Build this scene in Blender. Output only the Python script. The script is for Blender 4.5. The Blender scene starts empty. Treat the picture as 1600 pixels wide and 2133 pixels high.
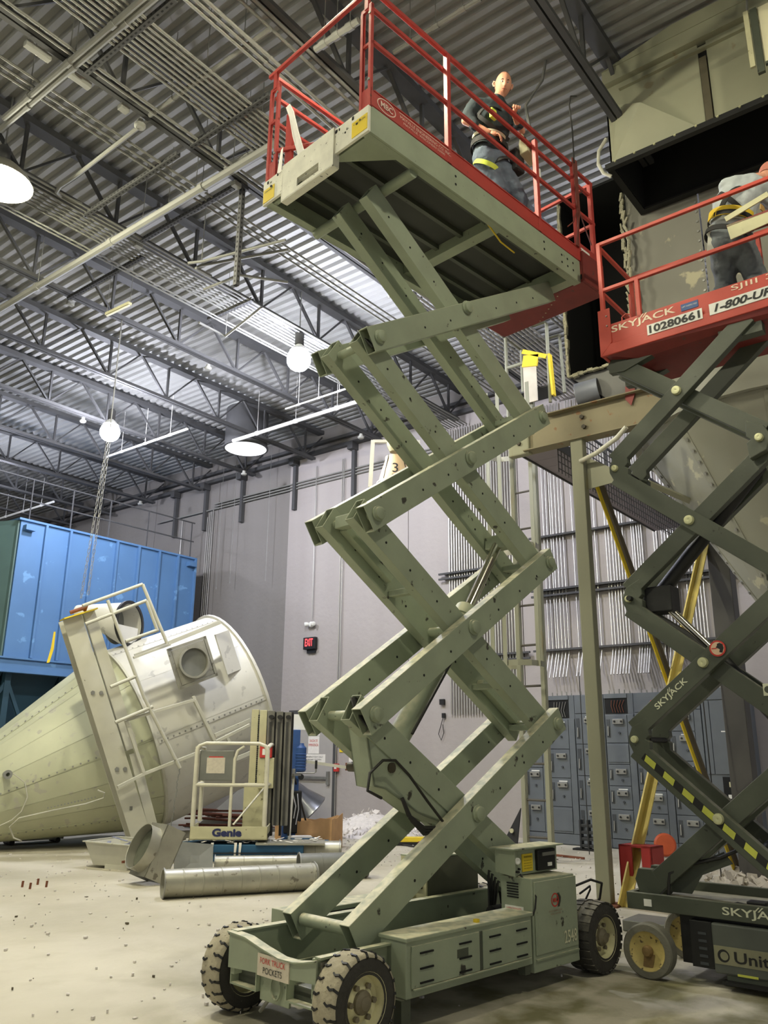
import bpy, bmesh, math, random
from mathutils import Vector as V, Matrix, Quaternion

# ------------------------------------------------------------------ camera
scene = bpy.context.scene
COL = scene.collection
FPX, PITCH, ROLL, YAW, CAMH = 1725.0, math.radians(16.2), math.radians(0.5), math.radians(38.0), 1.6
_f = V((math.cos(YAW)*math.cos(PITCH), math.sin(YAW)*math.cos(PITCH), math.sin(PITCH)))
_r = V((math.sin(YAW), -math.cos(YAW), 0)); _u = _r.cross(_f)
_c, _s = math.cos(ROLL), math.sin(ROLL)
RT, UP = _r*_c + _u*_s, _u*_c - _r*_s
CAM = V((0, 0, CAMH))
cd = bpy.data.cameras.new('camera'); cam = bpy.data.objects.new('camera', cd); COL.objects.link(cam)
cd.sensor_fit = 'HORIZONTAL'; cd.sensor_width = 36.0; cd.lens = FPX*36.0/1600.0
cd.clip_start = 0.05; cd.clip_end = 200
m4 = Matrix.Identity(4)
for i in range(3):
    m4[i][0], m4[i][1], m4[i][2], m4[i][3] = RT[i], UP[i], -_f[i], CAM[i]
cam.matrix_world = m4
scene.camera = cam

# ------------------------------------------------------------------ world, exposure
world = bpy.data.worlds.new('hall_fill'); scene.world = world; world.use_nodes = True
bg = world.node_tree.nodes['Background']
bg.inputs[0].default_value = (0.80, 0.82, 0.80, 1); bg.inputs[1].default_value = 0.33
scene.view_settings.view_transform = 'Standard'; scene.view_settings.look = 'None'
scene.view_settings.exposure = 0.5; scene.view_settings.gamma = 1.0
scene.view_settings.use_curve_mapping = False

WARM = (1.0, 0.95, 0.72); COOL = (0.84, 0.86, 1.0)
# high-bay lamps of the hall, plus one added lamp: position, colour, strength
LAMPS = [((9.95, 15.65, 8.50), COOL, 700, 'far high-bay lamp glowing above the lying hopper and the hoist chain', True),
         ((9.90, 9.75, 8.50), COOL, 860, 'glaring high-bay lamp hanging left of the tall scissor stack', True),
         ((4.15, 9.70, 8.75), WARM, 1120, 'high-bay lamp cut by the left edge of the picture under the roof', True),
         ((4.20, 4.30, 8.75), WARM, 520, 'high-bay lamp above the red guardrail at the top edge', True),
         ((-1.6, 9.7, 8.75), WARM, 420, 'high-bay lamp behind the camera to the left', True),
         ((-1.6, 4.2, 8.75), WARM, 460, 'high-bay lamp behind the camera overhead', True),
         ((4.2, -1.6, 8.75), WARM, 380, 'high-bay lamp behind the camera to the right', True),
         ((14.0, -1.0, 8.7), COOL, 380, 'high-bay lamp hidden beyond the raised hopper', True),
         ((11.6, 4.1, 9.25), COOL, 150, 'added lamp out of view behind the filter housing', True),  # added out of view to brighten the roof deck by the hood
         ((9.9, 21.6, 8.5), COOL, 420, 'high-bay lamp hidden behind the blue housing', True)]

# ------------------------------------------------------------------ helpers
def dirpx(x, y): return RT*((x-800)/FPX) - UP*((y-1066.5)/FPX) + _f
def onplane(x, y, n, p0):
    d = dirpx(x, y); n = V(n); t = n.dot(V(p0)-CAM)/n.dot(d); return CAM + d*t

def lin(c):
    return tuple((v/12.92 if v <= 0.04045 else ((v+0.055)/1.055)**2.4) for v in c)
_mats = {}
def mat(name, rgb, rough=0.6, metal=0.0, var=0.12, scale=6.0, bump=0.0, dust=None, dustamt=0.0, chips=None, chipamt=0.0,
        emit=None, strength=0, bscale=None, streak=False, spec=0.5):
    """procedural paint / metal: base colour broken by two noises, optional dust lying on upward faces, chips, relief"""
    if name in _mats: return _mats[name]
    m = bpy.data.materials.new(name); m.use_nodes = True; nt = m.node_tree; N, L = nt.nodes, nt.links
    b = N['Principled BSDF']; b.inputs['Roughness'].default_value = rough; b.inputs['Metallic'].default_value = metal
    b.inputs['Specular IOR Level'].default_value = spec
    c = lin([v/255 for v in rgb]); tc = N.new('ShaderNodeTexCoord'); src = tc.outputs['Object']
    if streak:
        mp = N.new('ShaderNodeMapping'); mp.inputs['Scale'].default_value = (1, 1, 0.12); L.new(src, mp.inputs[0]); src = mp.outputs[0]
    n1 = N.new('ShaderNodeTexNoise'); n1.inputs['Scale'].default_value = scale; n1.inputs['Detail'].default_value = 6; L.new(src, n1.inputs['Vector'])
    mx = N.new('ShaderNodeMix'); mx.data_type = 'RGBA'
    mx.inputs[6].default_value = (*[max(0, v*(1-var*2)) for v in c], 1); mx.inputs[7].default_value = (*[min(1, v*(1+var*2)) for v in c], 1)
    L.new(n1.outputs['Fac'], mx.inputs[0]); out = mx.outputs[2]
    if chips:
        n2 = N.new('ShaderNodeTexNoise'); n2.inputs['Scale'].default_value = scale*3.1; n2.inputs['Detail'].default_value = 8; L.new(src, n2.inputs['Vector'])
        r = N.new('ShaderNodeValToRGB'); r.color_ramp.elements[0].position = 0.66-chipamt; r.color_ramp.elements[1].position = 0.70-chipamt
        L.new(n2.outputs['Fac'], r.inputs[0]); m2 = N.new('ShaderNodeMix'); m2.data_type = 'RGBA'
        m2.inputs[7].default_value = (*lin([v/255 for v in chips]), 1); L.new(out, m2.inputs[6]); L.new(r.outputs[0], m2.inputs[0]); out = m2.outputs[2]
    if dust:
        ge = N.new('ShaderNodeNewGeometry'); sp = N.new('ShaderNodeSeparateXYZ'); L.new(ge.outputs['Normal'], sp.inputs[0])
        mr = N.new('ShaderNodeMapRange'); mr.inputs[1].default_value = 0.25; mr.inputs[2].default_value = 0.8; mr.inputs[4].default_value = dustamt; L.new(sp.outputs['Z'], mr.inputs[0])
        n3 = N.new('ShaderNodeTexNoise'); n3.inputs['Scale'].default_value = 14; n3.inputs['Detail'].default_value = 5; L.new(tc.outputs['Object'], n3.inputs['Vector'])
        mr2 = N.new('ShaderNodeMapRange'); mr2.inputs[1].default_value = 0.35; mr2.inputs[2].default_value = 0.6; mr2.inputs[3].default_value = 0.35; L.new(n3.outputs['Fac'], mr2.inputs[0])
        mu = N.new('ShaderNodeMath'); mu.operation = 'MULTIPLY'; L.new(mr.outputs[0], mu.inputs[0]); L.new(mr2.outputs[0], mu.inputs[1])
        m3 = N.new('ShaderNodeMix'); m3.data_type = 'RGBA'; m3.inputs[7].default_value = (*lin([v/255 for v in dust]), 1)
        L.new(out, m3.inputs[6]); L.new(mu.outputs[0], m3.inputs[0]); out = m3.outputs[2]
    L.new(out, b.inputs['Base Color'])
    if bump:
        bp = N.new('ShaderNodeBump'); bp.inputs['Strength'].default_value = bump; bp.inputs['Distance'].default_value = 0.01
        nb = N.new('ShaderNodeTexNoise'); nb.inputs['Scale'].default_value = bscale or scale*5; nb.inputs['Detail'].default_value = 6
        L.new(tc.outputs['Object'], nb.inputs['Vector']); L.new(nb.outputs['Fac'], bp.inputs['Height']); L.new(bp.outputs[0], b.inputs['Normal'])
    if emit:
        b.inputs['Emission Color'].default_value = (*emit, 1); b.inputs['Emission Strength'].default_value = strength
    _mats[name] = m; return m

class MB:
    def __init__(s): s.v, s.f = [], []
    def add(s, vs, fs):
        o = len(s.v); s.v += [tuple(p) for p in vs]; s.f += [tuple(i+o for i in f) for f in fs]; return s
    def box(s, lo, hi):
        x0, y0, z0 = lo; x1, y1, z1 = hi
        x0, x1 = min(x0, x1), max(x0, x1); y0, y1 = min(y0, y1), max(y0, y1); z0, z1 = min(z0, z1), max(z0, z1)
        return s.add([(x0,y0,z0),(x1,y0,z0),(x1,y1,z0),(x0,y1,z0),(x0,y0,z1),(x1,y0,z1),(x1,y1,z1),(x0,y1,z1)],
                     [(0,3,2,1),(4,5,6,7),(0,1,5,4),(1,2,6,5),(2,3,7,6),(3,0,4,7)])
    def hexa(s, b, t):   # bottom quad, top quad (ccw seen from above)
        return s.add(list(b)+list(t), [(0,3,2,1),(4,5,6,7),(0,1,5,4),(1,2,6,5),(2,3,7,6),(3,0,4,7)])
    def bar(s, p, q, w, h, up=(0,0,1)):   # rectangular bar p-q, w across, h along up
        p, q = V(p), V(q); d = (q-p).normalized(); u = V(up); sd = d.cross(u)
        if sd.length < 1e-4: sd = d.cross(V((1,0,0)))
        sd.normalize(); u = sd.cross(d); a, b = sd*(w/2), u*(h/2)
        return s.add([p-a-b, p+a-b, p+a+b, p-a+b, q-a-b, q+a-b, q+a+b, q-a+b], [(0,1,2,3),(7,6,5,4),(0,4,5,1),(1,5,6,2),(2,6,7,3),(3,7,4,0)])
    def hollow(s, p, q, w, h, t, up=(0,0,1)):   # open-ended rectangular tube
        p, q = V(p), V(q); d = (q-p).normalized(); u = V(up); sd = d.cross(u).normalized(); u = sd.cross(d)
        vs = []
        for e in (p, q):
            for k in (0, t):
                a, b = sd*(w/2-k), u*(h/2-k)
                vs += [e-a-b, e+a-b, e+a+b, e-a+b]
        fs = []
        for i in range(4):
            j = (i+1) % 4
            fs += [(i, 8+i, 8+j, j), (4+i, 4+j, 12+j, 12+i), (i, j, 4+j, 4+i), (8+i, 12+i, 12+j, 8+j)]
        return s.add(vs, fs)
    def tube(s, p, q, r, n=12, r2=None, caps=True):
        p, q = V(p), V(q); d = (q-p).normalized(); a = d.orthogonal().normalized(); b = d.cross(a); r2 = r if r2 is None else r2
        vs = []
        for e, rr in ((p, r), (q, r2)):
            vs += [e + a*(rr*math.cos(2*math.pi*i/n)) + b*(rr*math.sin(2*math.pi*i/n)) for i in range(n)]
        fs = [(i, (i+1) % n, n+(i+1) % n, n+i) for i in range(n)]
        if caps: fs += [tuple(range(n-1, -1, -1)), tuple(range(n, 2*n))]
        return s.add(vs, fs)
    def pipe(s, pts, r, n=8, closed=False):
        pts = [V(p) for p in pts]; k = len(pts); vs = []; a = None
        for i, p in enumerate(pts):
            if closed: d = (pts[(i+1) % k]-pts[i-1]).normalized()
            else: d = (pts[min(i+1, k-1)]-pts[max(i-1, 0)]).normalized()
            a = d.orthogonal().normalized() if a is None else (a-d*a.dot(d)).normalized()
            b = d.cross(a); rr = r[i] if isinstance(r, (list, tuple)) else r
            vs += [p + a*(rr*math.cos(2*math.pi*j/n)) + b*(rr*math.sin(2*math.pi*j/n)) for j in range(n)]
        fs = []
        for i in range(k if closed else k-1):
            i2 = (i+1) % k
            fs += [(i*n+j, i*n+(j+1) % n, i2*n+(j+1) % n, i2*n+j) for j in range(n)]
        if not closed: fs += [tuple(range(n-1, -1, -1)), tuple((k-1)*n+j for j in range(n))]
        return s.add(vs, fs)
    def lathe(s, prof, p, ax, n=24, caps=False):   # prof: (along, radius)
        p = V(p); d = V(ax).normalized(); a = d.orthogonal().normalized(); b = d.cross(a); k = len(prof); vs = []
        for h, r in prof:
            vs += [p + d*h + a*(r*math.cos(2*math.pi*j/n)) + b*(r*math.sin(2*math.pi*j/n)) for j in range(n)]
        fs = [(i*n+j, i*n+(j+1) % n, (i+1)*n+(j+1) % n, (i+1)*n+j) for i in range(k-1) for j in range(n)]
        if caps: fs += [tuple(range(n-1, -1, -1)), tuple((k-1)*n+j for j in range(n))]
        return s.add(vs, fs)
    def prism(s, poly, vec):
        poly = [V(p) for p in poly]; vec = V(vec); n = len(poly)
        return s.add(poly+[p+vec for p in poly], [tuple(range(n-1, -1, -1)), tuple(range(n, 2*n))]+[(i, (i+1) % n, n+(i+1) % n, n+i) for i in range(n)])
    def bolt(s, p, n, r=0.02, h=0.012): return s.tube(p, V(p)+V(n).normalized()*h, r, 6)
    def build(s, name, m, parent=None, smooth=None, bevel=0, loc=None, rz=None):
        me = bpy.data.meshes.new(name); me.from_pydata([tuple(v) for v in s.v], [], s.f)
        bm = bmesh.new(); bm.from_mesh(me); bmesh.ops.recalc_face_normals(bm, faces=bm.faces); bm.to_mesh(me); bm.free()
        me.materials.append(m)
        if smooth is not None:
            me.polygons.foreach_set('use_smooth', [True]*len(me.polygons)); me.set_sharp_from_angle(angle=math.radians(smooth))
        o = bpy.data.objects.new(name, me); COL.objects.link(o)
        if parent: o.parent = parent
        if loc: o.location = loc
        if rz is not None: o.rotation_euler.z = rz
        if bevel:
            md = o.modifiers.new('soft_edges', 'BEVEL'); md.width = bevel; md.segments = 2; md.limit_method = 'ANGLE'; md.angle_limit = math.radians(40)
        return o

def tag(o, label=None, cat=None, group=None, kind=None):
    if label: o['label'] = label
    if cat: o['category'] = cat
    if group: o['group'] = group
    if kind: o['kind'] = kind
    return o
def thing(name, label, cat, loc=(0,0,0), rz=0, group=None):
    o = bpy.data.objects.new(name, None); COL.objects.link(o); o.location = loc; o.rotation_euler.z = rz; o.empty_display_size = 0.2
    return tag(o, label, cat, group)
def copy_tree(o, parent=None):
    c = o.copy(); COL.objects.link(c); c.parent = parent
    for ch in list(o.children): copy_tree(ch, c)
    return c
def single(mb, name, label, cat, m, group=None, smooth=None, bevel=0, kind=None):
    """a thing that is one mesh: origin moved to its base centre"""
    xs = [p[0] for p in mb.v]; ys = [p[1] for p in mb.v]; zs = [p[2] for p in mb.v]
    c = ((min(xs)+max(xs))/2, (min(ys)+max(ys))/2, min(zs)); mb.v = [(p[0]-c[0], p[1]-c[1], p[2]-c[2]) for p in mb.v]
    return tag(mb.build(name, m, None, smooth, bevel, loc=c), label, cat, group, kind)

def text(name, s, m, parent, org, xd, yd, width, height=None, depth=0.002, shear=0.0, bold=0.0):
    """lettering as thin raised geometry: centred at org, running along xd, upright along yd, fitted to width (and height)"""
    cu = bpy.data.curves.new(name, 'FONT'); cu.body = s; cu.size = 1; cu.extrude = 0.0; cu.offset = bold; cu.shear = shear
    cu.align_x = 'LEFT'; cu.resolution_u = 3
    ob = bpy.data.objects.new(name+'_src', cu); COL.objects.link(ob)
    dg = bpy.context.evaluated_depsgraph_get(); me = bpy.data.meshes.new_from_object(ob.evaluated_get(dg))
    bpy.data.objects.remove(ob)
    xs = [v.co.x for v in me.vertices]; ys = [v.co.y for v in me.vertices]
    x0, x1, y0, y1 = min(xs), max(xs), min(ys), max(ys); sx = width/(x1-x0); sy = (height/(y1-y0)) if height else sx
    xd, yd = V(xd).normalized(), V(yd).normalized(); nd = xd.cross(yd); org = V(org)
    for v in me.vertices:
        v.co = org + xd*((v.co.x-(x0+x1)/2)*sx) + yd*((v.co.y-(y0+y1)/2)*sy) + nd*depth
    me.materials.clear(); me.materials.append(m)
    me.name = name; o = bpy.data.objects.new(name, me); COL.objects.link(o); o.parent = parent
    return o

# ------------------------------------------------------------------ materials
GREEN = mat('lift_green_paint', (146,155,132), 0.55, 0, 0.10, 5, 0.15, dust=(222,216,186), dustamt=0.95, chips=(60,60,52), chipamt=-0.02)
GREEND = mat('lift_green_paint_scuffed', (148,157,135), 0.6, 0, 0.14, 3, 0.2, dust=(222,216,186), dustamt=0.95, chips=(58,56,48), chipamt=0.0)
PLATE = mat('worn_grey_plate', (222,220,204), 0.6, 0, 0.12, 9, 0.15, chips=(90,88,78), chipamt=0.0)
RED = mat('guardrail_red_paint', (168,58,52), 0.5, 0, 0.12, 4, 0.1, dust=(196,150,130), dustamt=0.35, chips=(120,60,52), chipamt=-0.02)
REDD = mat('dark_red_paint', (118,42,38), 0.6, 0, 0.15, 5, 0.15, chips=(86,56,50), chipamt=0.0)
SKYG = mat('dark_olive_paint', (74,79,67), 0.5, 0, 0.10, 5, 0.12, dust=(150,148,128), dustamt=0.5, chips=(44,44,38), chipamt=-0.03)
SKYR = mat('lift_red_paint', (182,66,52), 0.5, 0, 0.10, 4, 0.1, dust=(196,160,140), dustamt=0.3)
RUBBER = mat('dusty_rubber', (58,56,52), 0.9, 0, 0.2, 12, 0.5, bscale=40, dust=(178,172,150), dustamt=0.6, chips=(120,116,100), chipamt=-0.03)
TREAD = mat('dust_caked_tread', (168,160,138), 0.95, 0, 0.18, 14, 0.6, bscale=50, chips=(80,76,66), chipamt=-0.01)
GREYRUB = mat('grey_solid_tyre', (112,110,98), 0.85, 0, 0.15, 10, 0.3)
RIM = mat('cream_wheel_rim', (220,214,170), 0.5, 0.05, 0.10, 9, 0.12, chips=(96,88,68), chipamt=-0.02)
BLACK = mat('black_part', (22,22,22), 0.55)
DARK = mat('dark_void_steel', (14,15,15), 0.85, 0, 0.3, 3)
HOSE = mat('black_hose', (34,33,31), 0.6)
CHROME = mat('chromed_rod', (205,200,188), 0.18, 1.0, 0.04, 4)
BRASS = mat('pale_pin', (202,202,160), 0.4, 0.3, 0.1, 20)
STEEL = mat('mill_steel', (150,150,145), 0.45, 0.6, 0.15, 6, 0.1)
GALV = mat('galvanised_duct', (168,166,152), 0.42, 0.55, 0.20, 3.5, 0.12, chips=(120,116,104), chipamt=0.02)
GALVD = mat('grey_duct_sheet', (120,121,114), 0.5, 0.35, 0.18, 4, 0.1)
COND = mat('zinc_conduit', (186,184,178), 0.35, 0.75, 0.10, 2)
PCOND = mat('painted_conduit', (126,126,120), 0.7, 0, 0.10, 2)
JOIST = mat('grey_painted_joist', (70,70,70), 0.75, 0, 0.12, 3)
CREAM = mat('cream_machine_paint', (190,186,150), 0.55, 0, 0.10, 7, 0.1, dust=(225,220,195), dustamt=0.4, chips=(120,112,84), chipamt=-0.02)
TUBEW = mat('dusty_white_tube', (200,196,176), 0.6, 0, 0.10, 8, dust=(220,216,196), dustamt=0.4)
SILO = mat('hopper_cream_paint', (186,188,160), 0.5, 0.05, 0.12, 1.6, 0.06, chips=(176,174,158), chipamt=0.05, streak=False)
SILOW = mat('hopper_pale_lit_sheet', (200,198,188), 0.5, 0.05, 0.10, 1.8, 0.06, chips=(178,176,168), chipamt=0.02)  # drum's whiter look under the lamps is put into this tone
BEAMW = mat('off_white_beam_paint', (186,184,168), 0.6, 0, 0.10, 3, 0.08, chips=(96,90,74), chipamt=-0.04)
BLUE = mat('blue_housing_paint', (80,118,160), 0.55, 0, 0.12, 0.9, 0.05, chips=(104,146,188), chipamt=0.02)
TEAL = mat('teal_support_paint', (36,66,80), 0.6, 0, 0.16, 1.5)
BLUEB = mat('blue_crate_paint', (34,82,116), 0.6, 0, 0.15, 6, 0.1, chips=(60,72,80), chipamt=0.0)
BLUEM = mat('blue_machine_paint', (44,78,132), 0.5, 0, 0.15, 6, 0.1)
YELLOW = mat('safety_yellow', (226,198,48), 0.5, 0, 0.08, 6)
PALEY = mat('dusty_yellow_steel', (212,192,104), 0.6, 0, 0.14, 4, 0.1, chips=(190,170,120), chipamt=0.0)
DUSTG = mat('dust_green_column', (138,138,117), 0.65, 0, 0.12, 1.6, 0.08, chips=(128,120,92), chipamt=0.0, streak=True)
DUCTB = mat('beige_duct_paint', (150,150,126), 0.6, 0, 0.10, 1.5, 0.05, chips=(140,132,106), chipamt=0.0)
MCC = mat('slate_cabinet_paint', (98,104,110), 0.45, 0.1, 0.08, 3)
MCCD = mat('slate_cabinet_recess', (66,70,74), 0.5, 0.1, 0.08, 3)
CARD = mat('torn_cardboard', (190,150,104), 0.85, 0, 0.12, 5, 0.1)
PAPER = mat('white_paper', (232,228,220), 0.8, 0, 0.06, 20)
BOXW = mat('ceiling_box_paint', (150,150,142), 0.7, 0, 0.05, 6)
WHITE = mat('white_paint', (226,226,220), 0.6, 0, 0.04, 10)
INKR = mat('red_ink', (196,54,48), 0.6, 0, 0.02, 10)
INKB = mat('black_ink', (28,28,28), 0.6, 0, 0.02, 10)
INKN = mat('navy_ink', (34,40,84), 0.6, 0, 0.02, 10)
STRIPE = mat('faded_hazard_yellow', (196,200,84), 0.6, 0, 0.1, 14)
BEIGE = mat('beige_fibre_shell', (226,196,150), 0.7, 0, 0.06, 4)
SKIN = mat('skin', (206,146,118), 0.55, 0, 0.05, 20)
HAIR = mat('short_dark_hair', (58,48,42), 0.9, 0, 0.2, 80, 0.4)
JEANS = mat('faded_denim', (92,104,118), 0.85, 0, 0.22, 10, 0.5, bscale=26)
JEANS2 = mat('dusty_grey_blue_denim', (98,104,108), 0.85, 0, 0.25, 9, 0.6, bscale=22)
SHIRT = mat('dark_teal_shirt', (40,50,54), 0.85, 0, 0.2, 12, 0.4, bscale=24)
SHIRTG = mat('light_grey_shirt', (168,174,176), 0.85, 0, 0.12, 10, 0.4, bscale=20)
HARN = mat('black_harness_webbing', (34,34,34), 0.8)
LIME = mat('lime_webbing', (206,224,84), 0.7)
RUST = mat('rusty_steel', (120,72,50), 0.8, 0.1, 0.2, 8, 0.2)
DEBRIS = mat('white_rubble', (214,208,202), 0.9, 0, 0.14, 12, 0.2)

LA = math.radians(-7.0)      # heading of the big lift
LD = V((math.cos(LA), math.sin(LA), 0)); WD = V((-LD.y, LD.x, 0))

# ------------------------------------------------------------------ structure
def concrete(name, a, b2, stain, sc, rough=0.85, stainamt=0.5, streak=False, blot=None, patch=None):
    m = bpy.data.materials.new(name); m.use_nodes = True; nt = m.node_tree; N, L = nt.nodes, nt.links; bs = N['Principled BSDF']
    bs.inputs['Roughness'].default_value = rough; bs.inputs['Specular IOR Level'].default_value = 0.3
    tc = N.new('ShaderNodeTexCoord'); src = tc.outputs['Object']
    if streak:
        mp = N.new('ShaderNodeMapping'); mp.inputs['Scale'].default_value = (1, 1, 0.1); L.new(src, mp.inputs[0]); s2 = mp.outputs[0]
    else: s2 = src
    def noise(scale, det, v, dist=0.0):
        n = N.new('ShaderNodeTexNoise'); n.inputs['Scale'].default_value = scale; n.inputs['Detail'].default_value = det; n.inputs['Distortion'].default_value = dist; L.new(v, n.inputs['Vector']); return n.outputs['Fac']
    def ramp(f, p0, p1):
        r = N.new('ShaderNodeMapRange'); r.inputs[1].default_value = p0; r.inputs[2].default_value = p1; L.new(f, r.inputs[0]); return r.outputs[0]
    def mix(fac, c1, c2):
        x = N.new('ShaderNodeMix'); x.data_type = 'RGBA'; L.new(fac, x.inputs[0])
        for i, c in ((6, c1), (7, c2)):
            if isinstance(c, tuple): x.inputs[i].default_value = (*lin([v/255 for v in c]), 1)
            else: L.new(c, x.inputs[i])
        return x.outputs[2]
    c = mix(ramp(noise(sc, 8, s2), 0.3, 0.7), a, b2)
    f = ramp(noise(sc*0.45, 7, s2, 0.4), 0.5, 0.68)
    mm = N.new('ShaderNodeMath'); mm.operation = 'MULTIPLY'; mm.inputs[1].default_value = stainamt; L.new(f, mm.inputs[0])
    c = mix(mm.outputs[0], c, stain)
    if blot:
        f2 = ramp(noise(1.3, 10, src, 0.2), 0.50, 0.78); c = mix(f2, c, blot)
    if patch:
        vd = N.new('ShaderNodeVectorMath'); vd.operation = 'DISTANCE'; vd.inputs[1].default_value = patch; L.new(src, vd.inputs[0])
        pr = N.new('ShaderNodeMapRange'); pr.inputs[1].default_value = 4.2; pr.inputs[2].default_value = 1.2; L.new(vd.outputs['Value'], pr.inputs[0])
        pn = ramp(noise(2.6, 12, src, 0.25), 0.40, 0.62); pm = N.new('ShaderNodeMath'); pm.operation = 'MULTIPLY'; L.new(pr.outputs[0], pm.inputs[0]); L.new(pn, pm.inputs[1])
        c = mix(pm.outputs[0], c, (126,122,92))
    L.new(c, bs.inputs['Base Color'])
    bp = N.new('ShaderNodeBump'); bp.inputs['Strength'].default_value = 0.5; bp.inputs['Distance'].default_value = 0.02
    L.new(noise(sc*14, 8, src), bp.inputs['Height']); L.new(bp.outputs[0], bs.inputs['Normal'])
    return m
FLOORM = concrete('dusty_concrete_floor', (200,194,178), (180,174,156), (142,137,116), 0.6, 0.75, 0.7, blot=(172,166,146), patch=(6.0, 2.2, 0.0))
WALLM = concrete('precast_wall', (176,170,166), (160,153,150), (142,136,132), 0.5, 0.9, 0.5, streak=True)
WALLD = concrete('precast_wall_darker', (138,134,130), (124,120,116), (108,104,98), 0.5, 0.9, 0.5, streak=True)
DECKM = mat('grey_painted_deck', (142,142,139), 0.8, 0, 0.08, 0.6)

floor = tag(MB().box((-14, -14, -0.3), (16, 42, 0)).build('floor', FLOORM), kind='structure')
wx = 15.6
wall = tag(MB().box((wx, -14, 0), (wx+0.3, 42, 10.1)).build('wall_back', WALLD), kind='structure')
joints = [-14, -9.6, -6.6, -3.6, -0.6, 2.4, 5.4, 8.4, 11.4, 15.45, 18.4, 21.4, 24.4, 27.4, 33, 42]
for y0, y1 in zip(joints, joints[1:]):      # precast panels, the joints open between them
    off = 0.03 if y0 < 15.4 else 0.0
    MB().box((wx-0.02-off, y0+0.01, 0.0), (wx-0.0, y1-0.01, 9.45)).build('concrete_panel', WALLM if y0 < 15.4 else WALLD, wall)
tag(MB().box((-14, 42, 0), (16, 42.3, 10.1)).build('wall_left', WALLD), kind='structure')
tag(MB().bar((wx-0.09, -14, 9.38), (wx-0.09, 42, 9.38), 0.16, 0.1).bar((wx-0.14, -14, 9.62), (wx-0.14, 42, 9.62), 0.08, 0.08).build('trim_1', JOIST), kind='structure')
# roof deck: trapezoidal ribs running along Y, 0.2 m pitch
dm = MB(); vs = []; x = -14.0; zt, zb = 10.12, 10.06
while x < 15.8:
    vs += [(x, zb), (x+0.075, zb), (x+0.10, zt), (x+0.175, zt)]; x += 0.2
n = len(vs); dm.v = [(a, -14, b) for a, b in vs]+[(a, 42, b) for a, b in vs]; dm.f = [(i, i+1, n+i+1, n+i) for i in range(n-1)]
dm.box((-14, -14, 10.18), (15.9, 42.3, 10.3))
ceiling = tag(dm.build('ceiling', DECKM), kind='structure')

# open-web joists
JY = [(25.76, 'grey open-web roof joist over the far left corner beyond the blue housing'), (23.48, 'grey open-web roof joist just beyond the blue housing'),
      (21.2, 'grey open-web roof joist seen above the top edge of the blue housing'), (18.92, 'grey open-web roof joist in front of the blue housing, left of the hoist chain top'),
      (16.64, 'brightly lit grey open-web roof joist under the far glowing lamp'), (14.36, 'grey open-web roof joist passing just above the far lamp to the round skylight duct'),
      (12.08, 'grey open-web roof joist carrying the horn-shaped fitting left of the near glaring lamp'), (9.80, 'grey open-web roof joist passing the small hanging tube light and the conduit bundle'),
      (7.52, 'grey open-web roof joist with round detectors under it, left of the lift platform'), (5.24, 'grey open-web roof joist behind the red guardrail of the tall lift'),
      (2.96, 'dark grey open-web roof joist running down to the beige duct'), (0.68, 'roof joist above the beige duct hood')]
ch = MB().box((-6, -0.075, 9.10), (15.3, -0.012, 9.16)).box((-6, 0.012, 9.10), (15.3, 0.075, 9.16)); ch = ch.build('bottom_chord', JOIST)
tp = MB().box((-6, -0.10, 9.90), (15.58, 0.10, 10.0)).build('top_chord', JOIST)
wv = MB().bar((0, 0, 9.14), (0, 0, 9.92), 0.045, 0.045, (0, 1, 0)).build('web_member', JOIST)
wa = MB().bar((0, 0, 9.14), (-0.75, 0, 9.94), 0.04, 0.05, (0, 1, 0)).build('web_member', JOIST)
wb = MB().bar((0, 0, 9.14), (0.75, 0, 9.94), 0.03, 0.035, (0, 1, 0)).build('web_member', JOIST)
first = True
for jy, lab in JY:
    t = thing('roof_joist', lab, 'joist', (0, jy, 0))
    for o in (ch, tp):
        c = o if first else o.copy()
        if not first: COL.objects.link(c)
        c.parent = t
    k = -9
    while k <= 5:
        for o in (wv, wa, wb):
            c = o if first else o.copy()
            if not first: COL.objects.link(c)
            c.parent = t; c.location = (7.45+1.5*k, 0, 0); first_done = True
        if first: first = False
        k += 1

# ------------------------------------------------------------------ overhead pipes along Y, perforated struts, conduit bundles along X
def zpt(x, y, z): return onplane(x, y, (0,0,1), (0,0,z))
def ypipe(p1, p2, z, r, name, label, cat, m=PCOND, ends=None):
    a, b = zpt(*p1, z), zpt(*p2, z); x = (a.x+b.x)/2
    mb = MB().pipe([(x, a.y, z), (x, (a.y+b.y)/2, z), (x, b.y, z)], r, 8)
    for t in (0.2, 0.5, 0.8):
        mb.tube((x, a.y+(b.y-a.y)*t, z), (x, a.y+(b.y-a.y)*t, 10.058), 0.006, 6)
        yy = a.y+(b.y-a.y)*t; mb.tube((x, yy-0.04, z), (x, yy+0.04, z), r*1.25, 8)
    return single(mb, name, label, cat, m, smooth=40)
ypipe((0, 655), (560, 292), 8.95, 0.055, 'sprinkler_pipe', 'thick pale pipe slanting up across the upper left roof', 'pipe')
ypipe((490, 920), (760, 828), 8.95, 0.045, 'sprinkler_pipe', 'bright pale pipe from the round skylight duct to the shaded bell lamp', 'pipe', WHITE)
ypipe((222, 952), (390, 893), 8.95, 0.03, 'sprinkler_pipe', 'thin white pipe just right of the far glowing lamp', 'pipe', WHITE)
ypipe((0, 1086), (100, 1042), 8.9, 0.035, 'sprinkler_pipe', 'white pipe above the left corner of the blue housing', 'pipe', WHITE)
ypipe((0, 242), (310, 0), 9.0, 0.035, 'sprinkler_pipe', 'pale pipe at the top left, left of its twin', 'pipe')
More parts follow.
